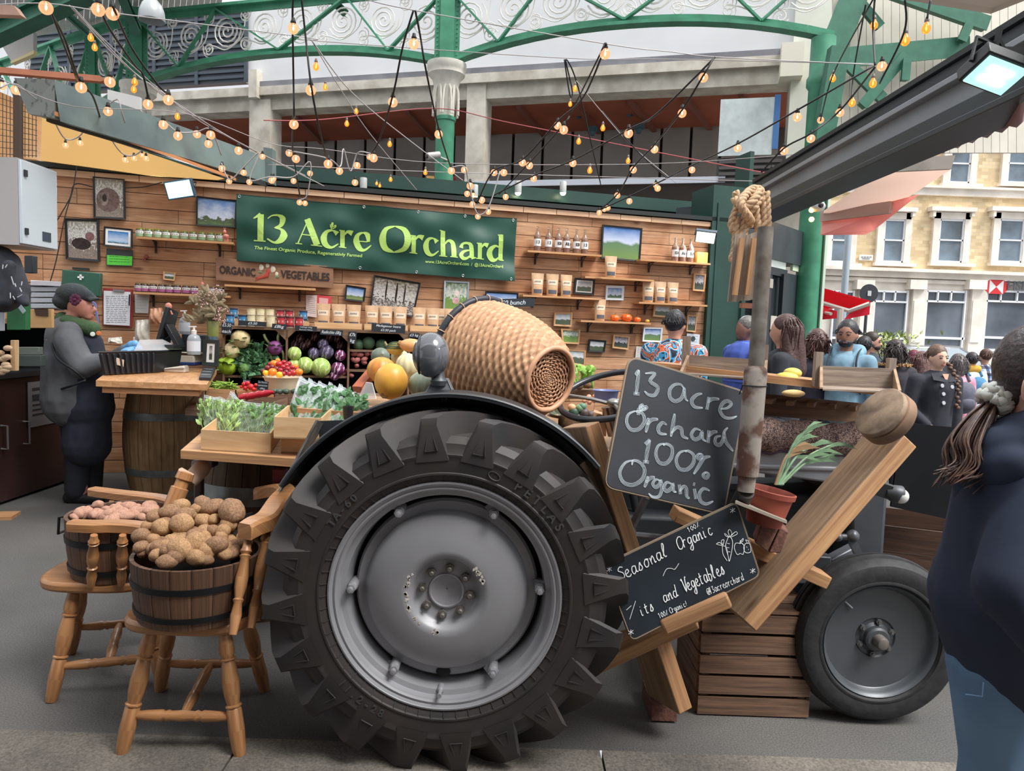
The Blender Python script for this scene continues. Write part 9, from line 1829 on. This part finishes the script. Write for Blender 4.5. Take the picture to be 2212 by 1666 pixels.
def pumpb(lab,x,y,d,s):
 c=tt_(x,y,d);t=thing('sanitiser_bottle',lab,'bottle',c);m_=TR(c,s=s);w=M();w.lathe([(0,0),(.036,0),(.038,.01),(.038,.09),(.03,.11),(.014,.12)],m_,18);build(w,'bottle',P((196,206,214),.1,trans=.5,name='clear_plastic'),t);w=M();w.lathe([(.014,.118),(.016,.14),(.006,.145),(.006,.165),(0,.165)],m_,12);w.bar(m_@V((-.03,0,.163)),m_@V((.014,0,.165)),.01,.01);build(w,'pump',P((226,222,216),.4),t);w=M();w.lathe([(.0385,.02),(.0385,.08)],m_,12,-PI,0);build(w,'label',P((206,212,220),.6),t)
pumpb('clear pump bottle of hand gel right of the chives',419,766,.3,1.35);pumpb('smaller pump bottle behind, near the vase',399,722,.7,1.2)
t=thing('tablet_stand','black folding till stand seen from the side','stand',tt_(370,745,.5));w=M();w.bar(tt_(352,740,.5),tt_(372,668,.55),.03,.2,(0,1,0));w.bar(tt_(364,702,.5),tt_(392,752,.5),.035,.12,(0,1,0));w.bar(tt_(355,735,.45),tt_(375,720,.45),.008,.02,(0,1,0));build(w,'stand',P('1e2226',.4),t,bev=.004);w=M();w.box(tt_(362,748,.45),(.2,.2,.03));build(w,'base',P('24282c',.4),t)
w=M();w.ball(tt_(364,662,.5),(.028,.02,.03));w.tube([tt_(366,668,.5),tt_(372,680,.5)],.008,5);solo(w,'small_doll',P((206,136,116),.6),'tiny pink headed ornament on top of the black stand','ornament',smooth=60)
t=thing('till_box','dark box behind the hand gel','box',tt_(410,775,.6));w=M();w.slab([tt_(392,760,.6),tt_(445,762,.6),tt_(445,725,.6),tt_(392,722,.6)],V((0,1,0)),.2);build(w,'case',P((40,48,54),.4),t,bev=.005)
frame4([(439,733),(472,735),(470,792),(436,790)],P('24302f',.4),'dark','dark green framed photo standing on the counter by the vase',.03,.02,plane=(tt_(450,760,.35),V((0,-1,0))),off=-.03)
for i,(x0,y0,x1,y1,col,lab)in enumerate(((291,690,322,745,(196,190,178),'clear bag of folded papers left of the till stand'),(322,665,350,700,(170,118,86),'bundle of brown paper bags hanging behind the till stand'),(346,672,368,745,(186,180,174),'crumpled clear film behind the till stand'),(287,726,312,748,(210,206,202),'white mug-like pot behind the blue gloves'),(233,728,262,742,(206,200,186),'cream socket plate behind the coat sleeve'))):
 w=M();rs=random.Random(i);q=[tt_(x0,y1,.75),tt_(x1,y1,.75),tt_(x1-2,y0,.8),tt_(x0+2,y0+2,.8)]
 w.grid(lambda u,v:(q[0].lerp(q[1],u)).lerp(q[3].lerp(q[2],u),v)+V((0,-.06*math.sin(PI*u)*math.sin(PI*min(1,v+.05))+.008*math.sin(u*17+v*9+i),0)),14,12);w.slab(q,V((0,1,0)),.02);solo(w,'counter_bag' if i<3 else 'counter_pot',P(col,.5,nz=.15,scale=25),lab,'bag' if i<3 else 'pot',smooth=60)
t=thing('vase','olive green vase of dried flowers and leaves at the end of the counter','vase',tt_(460,727,.5));c=tt_(460,727,.5);w=M();w.lathe([(0,0),(.045,0),(.048,.12),(.044,.125),(.043,.02),(0,.02)],TR(c),20);build(w,'pot',P((120,124,62),.4),t)
rs=random.Random(5);w=M();w2=M();w3=M()
for k in range(60):
 e=tt_(rs.gauss(452,17),rs.uniform(625,695),.5+rs.uniform(-.12,.12));p0=c+V((rs.uniform(-.03,.03),rs.uniform(-.03,.03),.1));mid=p0 .lerp(e,.5)+V((0,0,.02));w.tube([p0,mid,e],.0022,4)
 if k%2:
  for j in range(7):w2 .ball(e+V((rs.uniform(-.03,.03),rs.uniform(-.03,.03),rs.uniform(-.03,.03))),.007,nu=6,nv=4)
 else:
  for j in range(3):leaf(w3,e.lerp(mid,j*.2),V((rs.uniform(-1,.4),rs.uniform(-.5,.5),rs.uniform(-.3,.8))),.09,.018,V((0,-1,0)))
build(w,'stem',P((120,110,84),.8),t,0);build(w2,'dried_bloom',P((198,164,158),.8,island=.25),t,60);build(w3,'leaf',P((144,132,104),.8,island=.3),t,0)
w=M();w.lathe([(.03,0),(.034,.05),(.034,.055)],TR(tt_(460,742,.45)),16);solo(w,'glass_jar',P((120,150,170),.1,trans=.6),'small blue glass under the vase','jar')
mbp=M();mbp.slab([tt_(209,690,.5),tt_(213,700,.5),tt_(206,655,.5),tt_(198,650,.5)],V((0,1,0)),.01);solo(mbp,'blue_paper',P((120,132,190),.7),'blue-violet paper behind the face of the woman in the cap','paper')
for x,y,r,col,lab in((930,386,8,(206,160,90),'yellow box on the open floor ledge left of the column'),(975,388,9,(186,40,56),'red ball on the ledge right of the column'),(1062,398,8,(206,90,90),'red and white box on the ledge right of the pillar')):
 w=M();c=onp(x,y,PC,-.5);rr=r/F*c.y
 if 'ball' in lab:w.ball(c,rr)
 else:w.box(c,(rr*2,rr,rr*1.2))
 solo(w,'ledge_item',P(col,.6),lab,'ball' if 'ball' in lab else 'box')
